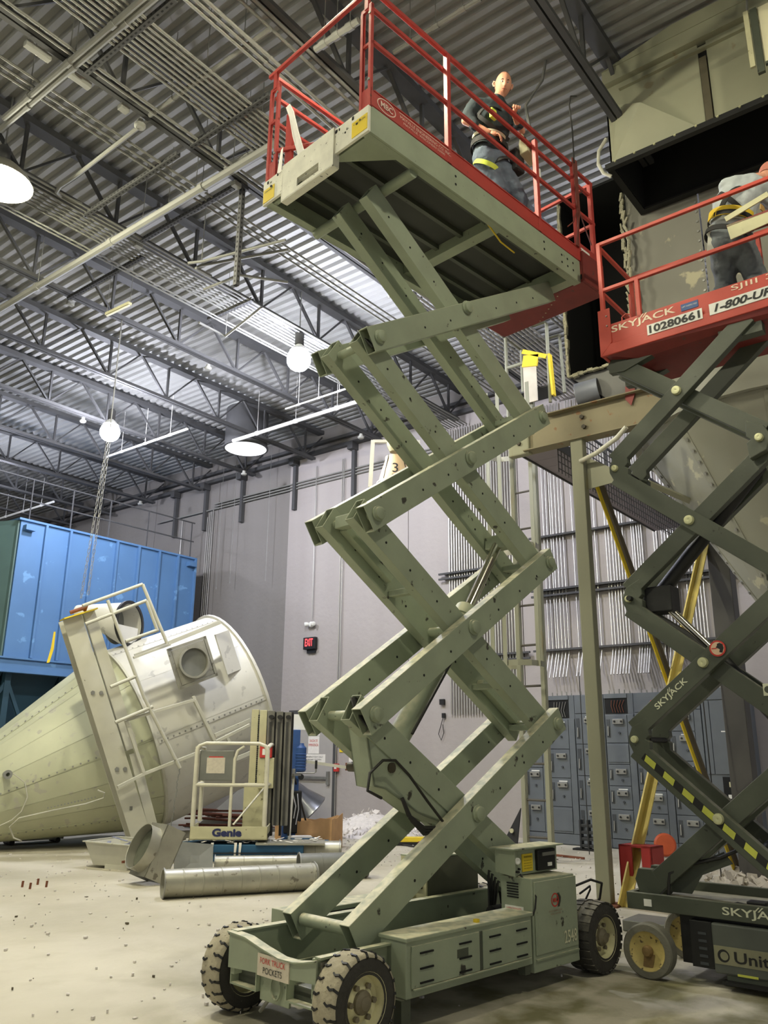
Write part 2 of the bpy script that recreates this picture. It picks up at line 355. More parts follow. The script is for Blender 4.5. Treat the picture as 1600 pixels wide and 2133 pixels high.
ypipe((0, 272), (340, -20), 9.0, 0.035, 'sprinkler_pipe', 'pale pipe at the top left, right of its twin', 'pipe')
ypipe((316, 244), (559, 56), 9.05, 0.028, 'conduit_pipe', 'slim pale pipe rising towards the top glare', 'pipe')
ypipe((470, 352), (560, 292), 9.05, 0.022, 'conduit_pipe', 'short slim pipe stub left of the lift platform corner', 'pipe')
ypipe((265, 485), (445, 370), 9.05, 0.022, 'conduit_pipe', 'slim pale pipe stub in the middle of the upper left roof', 'pipe')
ypipe((826, 115), (996, -10), 9.3, 0.03, 'conduit_pipe', 'pale pipe behind the red top rails of the tall lift', 'pipe')
ypipe((660, 106), (745, 40), 9.0, 0.04, 'conduit_pipe', 'pale perforated channel left of the tall corner post', 'pipe')
ypipe((640, 872), (690, 780), 8.9, 0.02, 'conduit_pipe', 'white pipe under the near glaring lamp', 'pipe', WHITE)
b = MB().pipe([zpt(288, 266, 9.0), zpt(160, 365, 9.0), zpt(125, 388, 9.0), zpt(118, 400, 9.02), zpt(128, 410, 9.05), zpt(170, 425, 9.08)], 0.028, 8)
single(b, 'conduit_pipe', 'pale pipe with a hooked end running from the round detector', 'pipe', PCOND, smooth=40)
def strut(p1, p2, label):
    a, b2 = zpt(*p1, 9.03), zpt(*p2, 9.03); x = (a.x+b2.x)/2; t = thing('perforated_strut', label, 'strut', (x, b2.y, 9.0)); ln = a.y-b2.y
    MB().box((-0.03, 0, 0.0), (0.03, ln, 0.012)).box((-0.03, 0, 0.012), (-0.022, ln, 0.06)).box((0.022, 0, 0.012), (0.03, ln, 0.06)).build('channel', JOIST, t)
    h = MB(); k = 0.05
    while k < ln: h.box((-0.009, k, -0.002), (0.009, k+0.03, 0.001)).box((-0.0315, k, 0.025), (-0.0295, k+0.03, 0.04)); k += 0.075
    tag(h.build('slot_row', DARK, t), kind='stuff')
strut((180, 152), (365, -5), 'grey perforated strut crossing the conduit bundle at the very top left')
strut((398, 302), (565, 198), 'grey perforated strut ending near the red rail corner')
strut((180, 447), (371, 320), 'grey perforated strut in the middle of the upper left roof')
strut((300, 503), (483, 387), 'grey perforated strut leading to the hanging strut leg')
strut((145, 622), (298, 532), 'grey perforated strut above the small tube light')
strut((440, 668), (520, 620), 'grey perforated strut carrying conduits beside the hanging leg')
t = thing('hanging_strut_leg', 'vertical perforated strut leg hanging under the conduits left of the tall lift', 'strut', (6.45, 7.57, 7.55))
MB().box((-0.03, -0.03, 0), (0.03, 0.03, 1.55)).build('channel', JOIST, t)
h = MB(); k = 0.04
while k < 1.5: h.box((-0.032, -0.01, k), (-0.029, 0.01, k+0.03)).box((-0.01, -0.032, k), (0.01, -0.029, k+0.03)); k += 0.075
tag(h.build('slot_row', DARK, t), kind='stuff')
MB().box((-0.07, -0.05, 1.5), (0.07, 0.05, 1.62)).build('bracket', JOIST, t)

ORD = ['first','second','third','fourth','fifth','sixth','seventh','eighth','ninth','tenth','eleventh','twelfth','thirteenth','fourteenth','fifteenth','sixteenth','seventeenth','eighteenth','nineteenth','twentieth','twenty-first','twenty-second','twenty-third','twenty-fourth','twenty-fifth','twenty-sixth','twenty-seventh','twenty-eighth','twenty-ninth','thirtieth','thirty-first','thirty-second','thirty-third','thirty-fourth','thirty-fifth','thirty-sixth','thirty-seventh']
def xbundle(ys, x0, x1, z, r, label, group, m=PCOND, stag=0.0):
    src = None
    for i, y in enumerate(ys):
        if src is None:
            src = MB().tube((0,0,0), (1,0,0), r, 8)
            for k in range(1, 6): src.tube((k/6-0.002*6/(x1-x0), 0, 0), (k/6+0.002*6/(x1-x0), 0, 0), r*1.2, 8)
            src = src.build('roof_conduit', m, smooth=40); o = src
        else:
            o = src.copy(); COL.objects.link(o)
        o.location = (x0 + (stag*random.random()), y, z); o.scale = (x1-x0, 1, 1); tag(o, '%s %s' % (ORD[len(ys)-1-i], label), 'conduit', group)
random.seed(4)
xbundle([6.22+0.085*i for i in range(14)], 9.4, 15.45, 9.02, 0.021, 'slim bright conduit from the left in the roof bundle between tall lift and wall', 'roof conduits right of the lift stack', COND)
xbundle([6.30+0.07*i for i in range(9)], -2, 9.4, 9.03, 0.017, 'slim conduit from the left in the bundle crossing the top left roof', 'roof conduits at the top left')
xbundle([7.28, 7.36], -2, 9.5, 9.03, 0.017, 'slim conduit of the pair left of the wide top bundle', 'top pair of roof conduits')
xbundle([8.02, 8.14, 8.24], -2, 14.5, 9.04, 0.016, 'slim conduit of the loose three crossing the upper left roof', 'three roof conduits')
xbundle([9.62+0.085*i for i in range(8)], 3.6, 15.45, 9.03, 0.015, 'slim conduit from the left in the tight bundle behind the glaring lamp', 'roof conduits by the glaring lamp')
xbundle([10.45, 10.53], 4.5, 15.4, 9.0, 0.014, 'thin conduit just left of the tight bundle by the lamp', 'thin roof conduits by the lamp')
xbundle([5.62, 5.70, 5.78], 3, 15.4, 9.02, 0.022, 'slim conduit of the three beside the dark opening', 'roof conduits beside the opening')
xbundle([5.26, 5.38], 2, 9, 9.08, 0.02, 'slim conduit of the pair above the red corner post', 'roof conduits above the corner post')
# round detectors / speakers and boxes under the joists
def detector(p, label, r=0.075, z=8.98):
    q = zpt(*p, z); mb = MB().lathe([(0, 0.001), (0.0, r*0.7), (0.02, r), (0.05, r*1.02), (0.06, r*0.6), (0.12, r*0.55), (0.121, 0.001)], q, (0,0,1), 16)
    single(mb, 'ceiling_detector', label, 'detector', BOXW, smooth=40)
detector((291, 267), 'round white detector at the end of the hooked pipe', 0.07)
detector((817, 619), 'round white detector under the roof left of the two scissor arms')
detector((433, 771), 'round white detector at the left end of the lit joist')
detector((172, 880), 'round white detector left of the far glowing lamp')
detector((508, 990), 'round white detector on the wall top below the skylight duct', z=8.6)
detector((752, 914), 'round white detector near the wall top left of the bell lamp', z=8.6)
detector((292, 1052), 'round white detector above the right end of the blue housing', z=8.6)
for p, lab in (((78, 112), 'upper long white box under the top left joist'), ((163, 170), 'lower long white box under the top left joist'), ((257, 231), 'small white junction box beside the round detector'),
               ((146, 636), 'white junction box left of the small tube light'), ((492, 390), 'white junction box at the head of the hanging strut leg'), ((288, 515), 'white junction box above the small tube light')):
    q = zpt(*p, 9.0); L2 = 0.15 if 'long' in lab else 0.06
    single(MB().box((q.x-L2, q.y-0.04, 9.0), (q.x+L2, q.y+0.04, 9.07)).box((q.x-L2*0.6, q.y-0.045, 9.02), (q.x-L2*0.5, q.y+0.045, 9.08)), 'junction_box', lab, 'box', BOXW, bevel=0.01)
# conduits looping along the roof near the hanging leg
for i, pts in enumerate((((595, 500), (420, 545), (392, 548)), ((600, 520), (420, 553), (408, 558), (440, 575)), ((600, 588), (500, 573), (425, 603)), ((545, 640), (470, 700), (415, 672)))):
    single(MB().pipe([zpt(*p, 8.7) for p in pts], 0.022, 8).tube(zpt(*pts[1], 8.7), zpt(*pts[1], 8.7)+V((0,0,1.358)), 0.006, 6), 'bent_conduit', ['long bent conduit, upper of the two meeting left of the hanging leg', 'long bent conduit, lower of the two meeting left of the hanging leg',
           'bent conduit passing behind the hanging leg foot', 'bent conduit below the hanging leg foot'][i], 'conduit', PCOND, smooth=60)
# small suspended tube light
q1, q2 = zpt(222, 655, 8.9), zpt(271, 632, 8.9)
t = thing('tube_light', 'small pale fluorescent tube light hanging on wires at the upper left', 'lamp', tuple((q1+q2)/2))
d = (q2-q1)/2
MB().bar(-d, d, 0.07, 0.05).build('housing', CREAM, t); MB().tube(-d*0.95-V((0,0,0.035)), d*0.95-V((0,0,0.035)), 0.014, 8).build('tube', WHITE, t)
MB().tube(-d+V((0,0,0.02)), -d+V((0,0,1.19)), 0.005, 6).build('wire', STEEL, t); MB().tube(d+V((0,0,0.02)), d+V((0,0,1.19)), 0.005, 6).build('wire', STEEL, t)
# skylight tube
c = V((13.45, 15.0, 9.0)); t = thing('skylight_duct', 'round grey skylight duct coming down through the roof left of the lit pipe', 'duct', c)
MB().lathe([(0.0, 0.54), (1.05, 0.54)], (0,0,0), (0,0,1), 36).build('duct_wall', JOIST, t, 40)
MB().lathe([(0.0, 0.525), (1.05, 0.525)], (0,0,0), (0,0,1), 36).build('white_liner', WHITE, t, 40)
MB().lathe([(0, 0.53), (0, 0.57), (0.04, 0.57), (0.04, 0.545)], (0,0,0), (0,0,1), 36).build('rim', JOIST, t, 40)
MB().tube((0,0,0.95), (0,0,0.97), 0.52, 36).build('diffuser', mat('daylight_diffuser', (235,240,250), 0.6, emit=(0.85,0.9,1.0), strength=3.5), t)

# ------------------------------------------------------------------ lamps
GLOW = {COOL: mat('lamp_glow_cool', (255,255,255), emit=COOL, strength=1), WARM: mat('lamp_glow_warm', (255,255,255), emit=WARM, strength=1)}
for (p, colr, pw, lab, vis) in LAMPS:
    t = thing('high_bay_lamp', lab, 'lamp', p)
    MB().lathe([(0.30, 0.05), (0.30, 0.085), (0.52, 0.085), (0.56, 0.05)], (0,0,0), (0,0,1), 16, True).build('ballast_housing', JOIST, t, 40)
    MB().tube((0,0,0.56), (0,0,10.1-p[2]), 0.012, 6).build('hanger', STEEL, t)
    MB().lathe([(0.30, 0.06), (0.24, 0.12), (0.17, 0.17)], (0,0,0), (0,0,1), 20).build('collar', WHITE, t, 40)
    if colr == WARM: MB().lathe([(0.27, 0.09), (0.22, 0.24), (0.10, 0.36), (-0.02, 0.42), (-0.02, 0.41), (0.10, 0.35), (0.22, 0.23), (0.26, 0.09)], (0,0,0), (0,0,1), 28).build('added_reflector', GALV, t, 40)  # dome added to keep the warm lamps' light off the roof
    r = 0.22; area = 4*math.pi*r*r
    gm = mat('lamp_glow_%d_%s' % (pw, 'c' if colr == COOL else 'w'), (255,255,255), emit=colr, strength=pw/(math.pi*area))
    bm = bmesh.new(); bmesh.ops.create_icosphere(bm, subdivisions=3, radius=r); me = bpy.data.meshes.new('globe'); bm.to_mesh(me); bm.free()
    me.materials.append(gm); o = bpy.data.objects.new('globe', me); COL.objects.link(o); o.parent = t

# ------------------------------------------------------------------ wall conduits
def wpt(x, y, X=15.5): return onplane(x, y, (1,0,0), (X,0,0))
src = MB().tube((0,0,0), (0,0,1), 0.015, 8).build('wall_conduit', COND, smooth=40); used = False
def vert(Y, z0, z1, label, group, X=15.5):
    global used
    o = src.copy() if used else src
    if used: COL.objects.link(o)
    used = True; o.location = (X, Y, z0); o.scale = (1, 1, z1-z0); tag(o, label, 'conduit', group)
for i in range(26):
    vert(10.2-0.068*i, 2.40, 9.0, ORD[i]+' bright conduit from the left in the tight rack beside the caged ladder', 'tight rack of wall conduits')
bsrc = None; k = 0
xs = [1143,1150,1158,1163,1170,1177,1184,1205,1212,1222,1245,1252,1275,1281,1288,1294,1300,1306,1312,1331,1336,1342,1347,1352,1378,1384,1395,1402,1408,1414,1420,1440,1447,1454,1461,1468,1475]
for k, px in enumerate(xs):
    Y = wpt(px, 1300).y
    if bsrc is None:
        bsrc = MB().pipe([(0,0,0), (0,0,-5.4), (-0.03,0,-5.5), (-0.20,0,-5.92)], 0.015, 8).build('wall_conduit', COND, smooth=60); o = bsrc
    else: o = bsrc.copy(); COL.objects.link(o)
    o.location = (15.48, Y, 8.98); tag(o, ORD[k]+' bright bent-ended conduit from the left above the slate cabinets', 'conduit', 'wall conduits above the cabinets')
for Y in (wpt(1537, 1300).y, ):
    vert(Y, 3.3, 8.9, 'lone bright conduit right of the dark raised post', None)
for z, y0, y1, X, lab in ((5.52, 10.45, 7.95, 15.43, 'upper strut rail across the tight conduit rack'), (5.40, 10.45, 7.95, 15.43, 'second strut rail just under the upper one of the tight rack'), (3.62, 10.4, 8.2, 15.43, 'low strut rail across the tight conduit rack'), (3.5, 10.4, 8.2, 15.43, 'lowest strut rail across the tight conduit rack'),
                     (6.0, 8.1, 4.4, 15.4, 'top dark strut rail behind the olive column'), (4.86, 8.1, 3.6, 15.4, 'upper of the two middle strut rails behind the olive column'), (4.74, 8.1, 3.6, 15.4, 'lower of the two middle strut rails behind the olive column'), (3.62, 8.1, 4.3, 15.4, 'bottom strut rail above the bent conduit ends')):
    single(MB().bar((X, y0, z), (X, y1, z), 0.04, 0.04).bar((X+0.1, y0-0.1, z), (X+0.1, y1+0.1, z), 0.14, 0.02), 'strut_rail', lab, 'strut', JOIST)
for i, (Y, z0, z1) in enumerate(((18.78, 0.2, 8.3), (18.70, 0.2, 8.4), (18.62, 0.2, 8.45), (18.54, 0.2, 8.5))):
    vert(Y, z0, z1, ORD[i]+' from the left of four painted conduits right of the blue housing', 'four conduits by the blue housing')
vert(14.42, 4.85, 9.0, 'thin wall conduit feeding the exit sign lamps', None)
for Y in (13.50, 13.44): vert(Y, 0.1 if Y > 13.47 else 2.0, 9.0, ('left' if Y > 13.47 else 'right')+' wall conduit of the pair right of the exit sign', 'pair of conduits by the exit sign')
vert(19.95, 6.2, 8.4, 'dark conduit rising behind the blue housing', None)
for i, z in enumerate((8.50, 8.58, 8.66)):
    single(MB().pipe([(15.5, 21.2 if i == 0 else 18.5, z), (15.5, 10.3, z)], 0.02, 8), 'wall_conduit', ['lowest', 'middle', 'top'][i]+' of the three conduits running level along the wall top', 'conduit', PCOND, smooth=40)
for (Y, z0, lab) in ((17.96, 6.0, 'thin rod hanging in front of the wall, left one'), (17.4, 6.1, 'thin rod hanging in front of the wall, middle one'), (15.98, 6.0, 'thin rod hanging in front of the wall, right one')):
    single(MB().tube((15.3, Y, z0), (15.3, Y, 10.08), 0.008, 6).tube((15.3, Y, z0), (15.3, Y, z0+0.06), 0.014, 6), 'hanging_rod', lab, 'rod', STEEL)
for i, Y in enumerate((20.3, 18.9, 17.3, 15.2, 13.1)):
    single(MB().box((15.44, Y-0.05, 7.9), (15.55, Y+0.05, 9.35)).box((15.3, Y-0.09, 9.15), (15.55, Y+0.09, 9.35)), 'joist_bracket', ['dark wall bracket behind the blue housing top', 'dark wall bracket by the four conduits', 'dark wall bracket left of the skylight duct', 'dark wall bracket right of the skylight duct', 'dark wall bracket left of the bell lamp'][i], 'bracket', JOIST)

# ------------------------------------------------------------------ door wall items
X = 15.54
t = tag(MB().box((X-0.06, 13.50, 0), (X, 13.58, 2.56)).box((X-0.06, 15.0, 0), (X, 15.08, 2.56)).box((X-0.06, 13.50, 2.5), (X, 15.08, 2.6)).build('door_1', JOIST), kind='structure')
DOORM = mat('grey_door', (168,164,160), 0.6, 0, 0.06, 3)
leaf = MB().box((X-0.045, 13.59, 0.02), (X-0.005, 14.99, 2.49)).build('door_leaf', DOORM, t, bevel=0.004)
MB().box((X-0.12, 13.72, 0.98), (X-0.09, 14.9, 1.04)).box((X-0.10, 14.86, 0.97), (X-0.05, 14.92, 1.05)).box((X-0.11, 13.66, 0.86), (X-0.045, 13.74, 1.16)).build('panic_bar', STEEL, leaf, bevel=0.005)
MB().box((X-0.12, 14.4, 2.38), (X-0.05, 14.7, 2.46)).bar((X-0.12, 14.45, 2.45), (X-0.2, 14.0, 2.5), 0.02, 0.03).build('door_closer', JOIST, leaf)
def sign(name, y0, y1, z0, z1, lab, m, lines=(), ink=INKR, Xs=X, cat='sign'):
    t = thing(name, lab, cat, (Xs, (y0+y1)/2, (z0+z1)/2)); hy, hz = (y1-y0)/2, (z1-z0)/2
    MB().box((-0.006, -hy, -hz), (0, hy, hz)).build('sheet', m, t)
    for i, (s_, w, h_, zz) in enumerate(lines):
        text('lettering', s_, ink, t, (-0.008, 0, zz), (0,-1,0), (0,0,1), w, h_)
    return t
sign('exit_notice', 14.02, 14.40, 1.98, 2.32, 'white EMERGENCY EXIT notice, upper sheet on the grey door', PAPER, (('EMERGENCY', 0.32, 0.07, 0.05), ('EXIT', 0.14, 0.07, -0.06)), Xs=X-0.05)
sign('exit_notice', 14.03, 14.39, 1.56, 1.97, 'white SALIDA DE EMERGENCIA notice, lower sheet on the grey door', PAPER, (('SALIDA DE', 0.26, 0.06, 0.1), ('EMERGENCIA', 0.32, 0.06, 0.0)), Xs=X-0.05)
sign('door_notice', 13.82, 14.56, 1.36, 1.55, 'wide white paper notice under the exit sheets on the door', PAPER, (('EMERGENCY EXIT ONLY', 0.6, 0.035, 0.03), ('PUSH BAR TO OPEN', 0.5, 0.03, -0.03)), JOIST, Xs=X-0.05)
sign('yellow_sign', 13.20, 13.42, 1.60, 1.98, 'yellow warning sign on the wall right of the door', YELLOW, (('DANGER', 0.18, 0.05, 0.12), ('!', 0.03, 0.12, -0.03)), INKB)
sign('yellow_sign', 15.25, 15.45, 1.62, 1.92, 'small yellow sign on the wall left of the door', YELLOW, (('NOTICE', 0.16, 0.05, 0.05),), INKB)
sign('paper_notice', 12.95, 13.12, 1.35, 1.80, 'white paper sheet on the wall partly behind the green bracket', PAPER, (('NOTICE', 0.14, 0.04, 0.1),), JOIST)
t = thing('fire_alarm_box', 'small red fire alarm pull box beside the door', 'alarm', (X-0.02, 13.46, 1.25))
MB().box((-0.07, -0.065, -0.09), (0, 0.065, 0.09)).build('body', INKR, t, bevel=0.008); MB().box((-0.085, -0.03, -0.03), (-0.07, 0.03, 0.04)).build('pull_bar', WHITE, t)
t = thing('exit_sign', 'black exit sign with red glowing letters on the wall', 'sign', (X-0.02, 14.42, 4.24))
MB().box((-0.10, -0.20, -0.15), (0, 0.20, 0.15)).build('case', BLACK, t, bevel=0.008)
MB().box((-0.04, -0.16, -0.24), (0, 0.12, -0.15)).build('lower_box', BLACK, t)
text('lettering', 'EXIT', mat('exit_red_glow', (255,60,60), emit=(1.0,0.06,0.07), strength=1.6), t, (-0.103, 0, 0.02), (0,-1,0), (0,0,1), 0.27, 0.19, bold=0.02)
t = thing('emergency_light', 'white emergency light with two lamp heads above the exit sign', 'lamp', (X-0.02, 14.42, 4.72))
MB().lathe([(0, 0.07), (0.05, 0.075), (0.09, 0.05), (0.1, 0.01)], (0,0,0), (-1,0,0), 18, True).build('body', WHITE, t, 50)
for sy in (-1, 1): MB().lathe([(0, 0.03), (0.05, 0.055), (0.10, 0.06), (0.11, 0.05)], (-0.06, sy*0.06, 0.02), (-0.5, sy*0.8, -0.2), 14, True).build('lamp_head', WHITE, t, 50)
t = thing('switch_box', 'small dark switch box with a hanging cable on the wall left of the conduit rack', 'box', (X-0.01, 10.42, 2.62))
MB().box((-0.06, -0.04, 0), (0, 0.08, 0.12)).box((-0.06, -0.05, -0.28), (0, 0.02, -0.18)).build('body', BLACK, t, bevel=0.004)
MB().pipe([(-0.04, 0.0, -0.28), (-0.05, 0.05, -0.45), (-0.04, 0.12, -0.62), (-0.04, 0.05, -0.75), (-0.04, -0.02, -0.6), (-0.05, 0.0, -0.42)], 0.008, 6).build('cable', HOSE, t, 60)

# ================================================================== BIG GREEN SCISSOR LIFT
L0, W0 = 4.85, 4.36
def P(l, w, z): return V((l-L0, w-W0, z))
lift = thing('scissor_lift', 'tall green scissor lift with red railed deck raised to the roof', 'scissor lift', tuple(LD*L0+WD*W0), LA)
def lbox(mb, l0, l1, w0, w1, z0, z1): return mb.box(P(l0, w0, z0), P(l1, w1, z1))

# --- chassis
lbox(MB(), 3.44, 6.2, 3.95, 3.99, 0.26, 0.47).build('side_rail', GREEN, lift, bevel=0.004)
lbox(MB(), 3.44, 6.2, 4.73, 4.77, 0.26, 0.50).build('side_rail', GREEN, lift, bevel=0.004)
MB().bar(P(3.44, 3.94, 0.475), P(6.2, 3.94, 0.475), 0.05, 0.012).build('rail_lip', GREEN, lift); MB().bar(P(3.44, 4.75, 0.505), P(6.2, 4.75, 0.505), 0.07, 0.012).build('rail_lip', GREEN, lift)
lbox(MB(), 3.5, 6.2, 3.99, 4.73, 0.24, 0.26).build('floor_pan', SKYG, lift)
# front plate with the bent dip in its top edge
pts = [(4.77, 0.50), (4.66, 0.495), (4.58, 0.49), (4.42, 0.455), (4.25, 0.425), (4.12, 0.425), (4.02, 0.44), (3.93, 0.46)]
MB().prism([P(3.42, w, z) for w, z in pts]+[P(3.42, 3.93, 0.345), P(3.42, 4.77, 0.30)], (0.012, 0, 0)).build('front_plate', GREEND, lift)
mb = MB()
for (a, b) in zip(pts, pts[1:]): mb.hexa([P(3.40, a[0], a[1]), P(3.47, a[0], a[1]), P(3.47, b[0], b[1]), P(3.40, b[0], b[1])], [P(3.40, a[0], a[1]+0.008), P(3.47, a[0], a[1]+0.008), P(3.47, b[0], b[1]+0.008), P(3.40, b[0], b[1]+0.008)])
mb.build('front_lip', GREEN, lift)
for w0, w1 in ((4.50, 4.77), (3.97, 4.22)):      # fork pockets under the plate
    m_ = MB(); lbox(m_, 3.44, 4.2, w0, w1, 0.205, 0.215); lbox(m_, 3.44, 4.2, w0, w0+0.01, 0.215, 0.33); lbox(m_, 3.44, 4.2, w1-0.01, w1, 0.215, 0.33); m_.build('fork_pocket', GREEN, lift)
lbox(MB(), 3.47, 3.49, 4.22, 4.50, 0.16, 0.36).build('centre_plate', GREEN, lift, bevel=0.006)
MB().pipe([P(3.455, 4.33+0.045*math.cos(a), 0.255+0.065*math.sin(a)) for a in [i*math.pi/8 for i in range(16)]], 0.007, 6, True).build('tow_ring', GREEN, lift, 60)
lbox(MB(), 3.5, 3.6, 3.9, 4.8, 0.19, 0.29).build('front_axle', SKYG, lift, bevel=0.01)
MB().tube(P(3.5, 4.45, 0.16), P(3.52, 4.55, 0.08), 0.012, 8).build('valve_handle', STEEL, lift)
lbox(MB(), 6.1, 6.2, 3.9, 4.85, 0.18, 0.28).build('rear_axle', SKYG, lift, bevel=0.01)
# decals
MB().box(P(3.412, 4.16, 0.31), P(3.42, 4.46, 0.43)).build('pocket_decal', mat('faded_white_decal', (206,196,178), 0.6, 0, 0.1, 20, chips=(150,146,122), chipamt=0.02), lift)
text('decal_text', 'FORK TRUCK', INKR, lift, P(3.41, 4.31, 0.395), (0,-1,0.0), (0,0,1), 0.24, 0.032)
text('decal_text', 'POCKETS', INKB, lift, P(3.41, 4.31, 0.345), (0,-1,0.0), (0,0,1), 0.18, 0.034)
MB().box(P(3.47, 3.942, 0.38), P(3.66, 3.95, 0.45)).build('serial_decal', mat('faded_white_decal2', (196,190,168), 0.6, 0, 0.1, 20), lift)

# --- wheels
def wheel(l, w, r, wid, out, steer=0.0, caked=True):
    """tyre axis along W; out = -1 when the outer face looks towards -W"""
    n = 26
    body = MB(); prof = [(-wid/2, r*0.56), (-wid/2, r*0.62), (-wid*0.52, r*0.80), (-wid*0.47, r*0.93), (-wid*0.36, r*0.965), (wid*0.36, r*0.965), (wid*0.47, r*0.93), (wid*0.52, r*0.80), (wid/2, r*0.62), (wid/2, r*0.56)]
    c = P(l, w, r); ax = V((math.sin(steer), math.cos(steer), 0))
    body.lathe(prof, c, ax, 40); ty = body.build('tyre', RUBBER, lift, 50)
    tr = MB(); up = V((0,0,1)); fw = ax.cross(up)
    for k in range(n):
        a0 = 2*math.pi*(k+0.08)/n; a1 = 2*math.pi*(k+0.80)/n
        for s in (-1, 1):
            sh = 0.0 if s < 0 else math.pi/n
            q = []
            for rr in (r*0.93, r):
                for aa, oo in ((a0+sh, 0.02), (a1+sh, 0.02), (a1+sh, wid*0.50), (a0+sh, wid*0.50)):
                    rad = rr*(0.975 if oo > 0.03 and rr > r*0.95 else 1)
                    q.append(c + (fw*math.cos(aa)+up*math.sin(aa))*rad + ax*(oo*s))
            tr.hexa(q[:4], q[4:])
    if caked:
        MB().lathe([(-wid*0.50, r*0.90), (-wid*0.46, r*0.955), (-wid*0.36, r*0.99), (0, r*1.0), (wid*0.36, r*0.99), (wid*0.46, r*0.955), (wid*0.50, r*0.90)], c, ax, 48).build('tread_band', TREAD, ty, 50)
        si = MB()
        for k in range(21):
            for s in (-1, 1):
                a0 = 2*math.pi*(k+(0.5 if s > 0 else 0))/21
                def sp(aa, oo, rr): return c + (fw*math.cos(aa)+up*math.sin(aa))*rr + ax*(oo*s)
                si.bar(sp(a0, wid*0.14, r*0.999), sp(a0+0.05, wid*0.26, r*0.996), 0.010, 0.012, sp(a0, 0, 1)-c); si.bar(sp(a0+0.05, wid*0.26, r*0.996), sp(a0+0.02, wid*0.40, r*0.978), 0.013, 0.016, sp(a0, 0, 1)-c); si.bar(sp(a0+0.02, wid*0.38, r*0.98), sp(a0+0.06, wid*0.52, r*0.90), 0.014, 0.014, sp(a0, 0, 1)-c)
        tag(si.build('tread_notch', BLACK, ty), kind='stuff')
    else: tag(tr.build('tread_block', RUBBER, ty), kind='stuff')
    o = ax*out
    rim = MB().lathe([(wid*0.30, r*0.10), (wid*0.30, r*0.30), (wid*0.16, r*0.44), (wid*0.20, r*0.52), (wid*0.44, r*0.58), (wid*0.51, r*0.63)], c, o, 30).build('rim', RIM, lift, 40)
    hb = MB().lathe([(wid*0.25, r*0.26), (wid*0.40, r*0.24), (wid*0.46, r*0.16), (wid*0.52, r*0.14), (wid*0.55, r*0.05), (wid*0.555, 0.001)], c, o, 20).build('hub', mat('dirty_hub', (120,112,92), 0.6, 0.1, 0.2, 12, 0.2), rim, 40)
    for k in range(6):
        a = 2*math.pi*k/6; q = c+(fw*math.cos(a)+up*math.sin(a))*r*0.35+o*(wid*0.27)
        MB().tube(q, q+o*0.022, 0.017, 6).build('wheel_nut', mat('dirty_hub', (0,0,0)), rim)
wheel(3.62, 3.82, 0.255, 0.185, -1)
wheel(3.62, 4.91, 0.255, 0.185, -1)
wheel(6.16, 3.83, 0.255, 0.22, -1, 0.0, False)
wheel(6.16, 4.90, 0.255, 0.23, -1, 0.35)
# --- near side cabinet
cab = lbox(MB(), 4.01, 5.30, 3.79, 4.01, 0.19, 0.51).build('battery_cabinet', GREEND, lift, bevel=0.008)
lbox(MB(), 4.00, 5.305, 3.775, 4.02, 0.50, 0.525).build('cabinet_lid', GREEND, cab, bevel=0.006)
for a0, a1 in ((4.05, 4.70), (4.735, 5.28)):
    d_ = lbox(MB(), a0, a1, 3.778, 3.79, 0.245, 0.475).build('cabinet_door', GREEND, cab, bevel=0.003)
lbox(MB(), 4.70, 4.733, 3.783, 3.79, 0.235, 0.475).build('door_seam', SKYG, cab)
for a in (4.18, 4.55, 4.86, 5.16):
    for z in (0.425, 0.34, 0.262): lbox(MB(), a-0.06, a+0.06, 3.770, 3.779, z, z+0.010).build('louvre_slot', DARK, cab)
lbox(MB(), 4.06, 5.26, 3.768, 3.79, 0.232, 0.243).build('lower_ledge', GREEN, cab, bevel=0.003)
lbox(MB(), 4.47, 4.58, 3.776, 3.779, 0.35, 0.40).build('scorch_mark', SKYG, cab)
MB().box(P(4.70, 3.80, 0.525), P(4.73, 3.83, 0.545)).build('lid_catch', YELLOW, cab)
lbox(MB(), 3.98, 4.06, 3.80, 3.86, 0.06, 0.19).build('jacking_foot', SKYG, lift)
lbox(MB(), 5.22, 5.28, 3.80, 3.86, 0.13, 0.19).build('jacking_foot', SKYG, lift)
# --- tall cabinet at the rear with tapered end
tall = MB().hexa([P(5.31, 3.785, 0.13), P(5.89, 3.785, 0.13), P(5.89, 4.06, 0.13), P(5.31, 4.06, 0.13)], [P(5.31, 3.785, 0.74), P(5.86, 3.785, 0.73), P(5.86, 4.06, 0.73), P(5.31, 4.06, 0.74)]).build('control_cabinet', GREEND, lift, bevel=0.006)
lbox(MB(), 5.33, 5.87, 3.775, 3.785, 0.24, 0.715).build('cabinet_door', GREEND, tall, bevel=0.003)
lbox(MB(), 5.33, 5.87, 3.772, 3.786, 0.205, 0.215).build('lower_ledge', GREEN, tall)
for k in range(6): MB().box(P(5.303, 3.90, 0.60+k*0.018), P(5.31, 4.0, 0.608+k*0.018)).build('vent_slot', DARK, tall)
MB().box(P(5.303, 3.86, 0.50), P(5.31, 4.02, 0.545)).build('warning_decal', WHITE, tall)
text('decal_text', 'BATTERY DISCONNECT', INKR, tall, P(5.302, 3.94, 0.523), (0,-1,0), (0,0,1), 0.13, 0.022)
MB().tube(P(5.86, 3.84, 0.62), P(5.90, 3.84, 0.62), 0.022, 10).build('latch_knob', BLACK, tall)
mb = MB()
for k in range(24):
    a0, a1 = 2*math.pi*k/24, 2*math.pi*(k+1)/24; cx, cz = 5.58, 0.575
    q = [P(cx+rr*math.cos(a), 3.773, cz+rr*math.sin(a)) for rr in (0.038, 0.047) for a in (a0, a1)]
    mb.add(q, [(0, 1, 3, 2)])
mb.build('emblem_ring', INKR, tall)
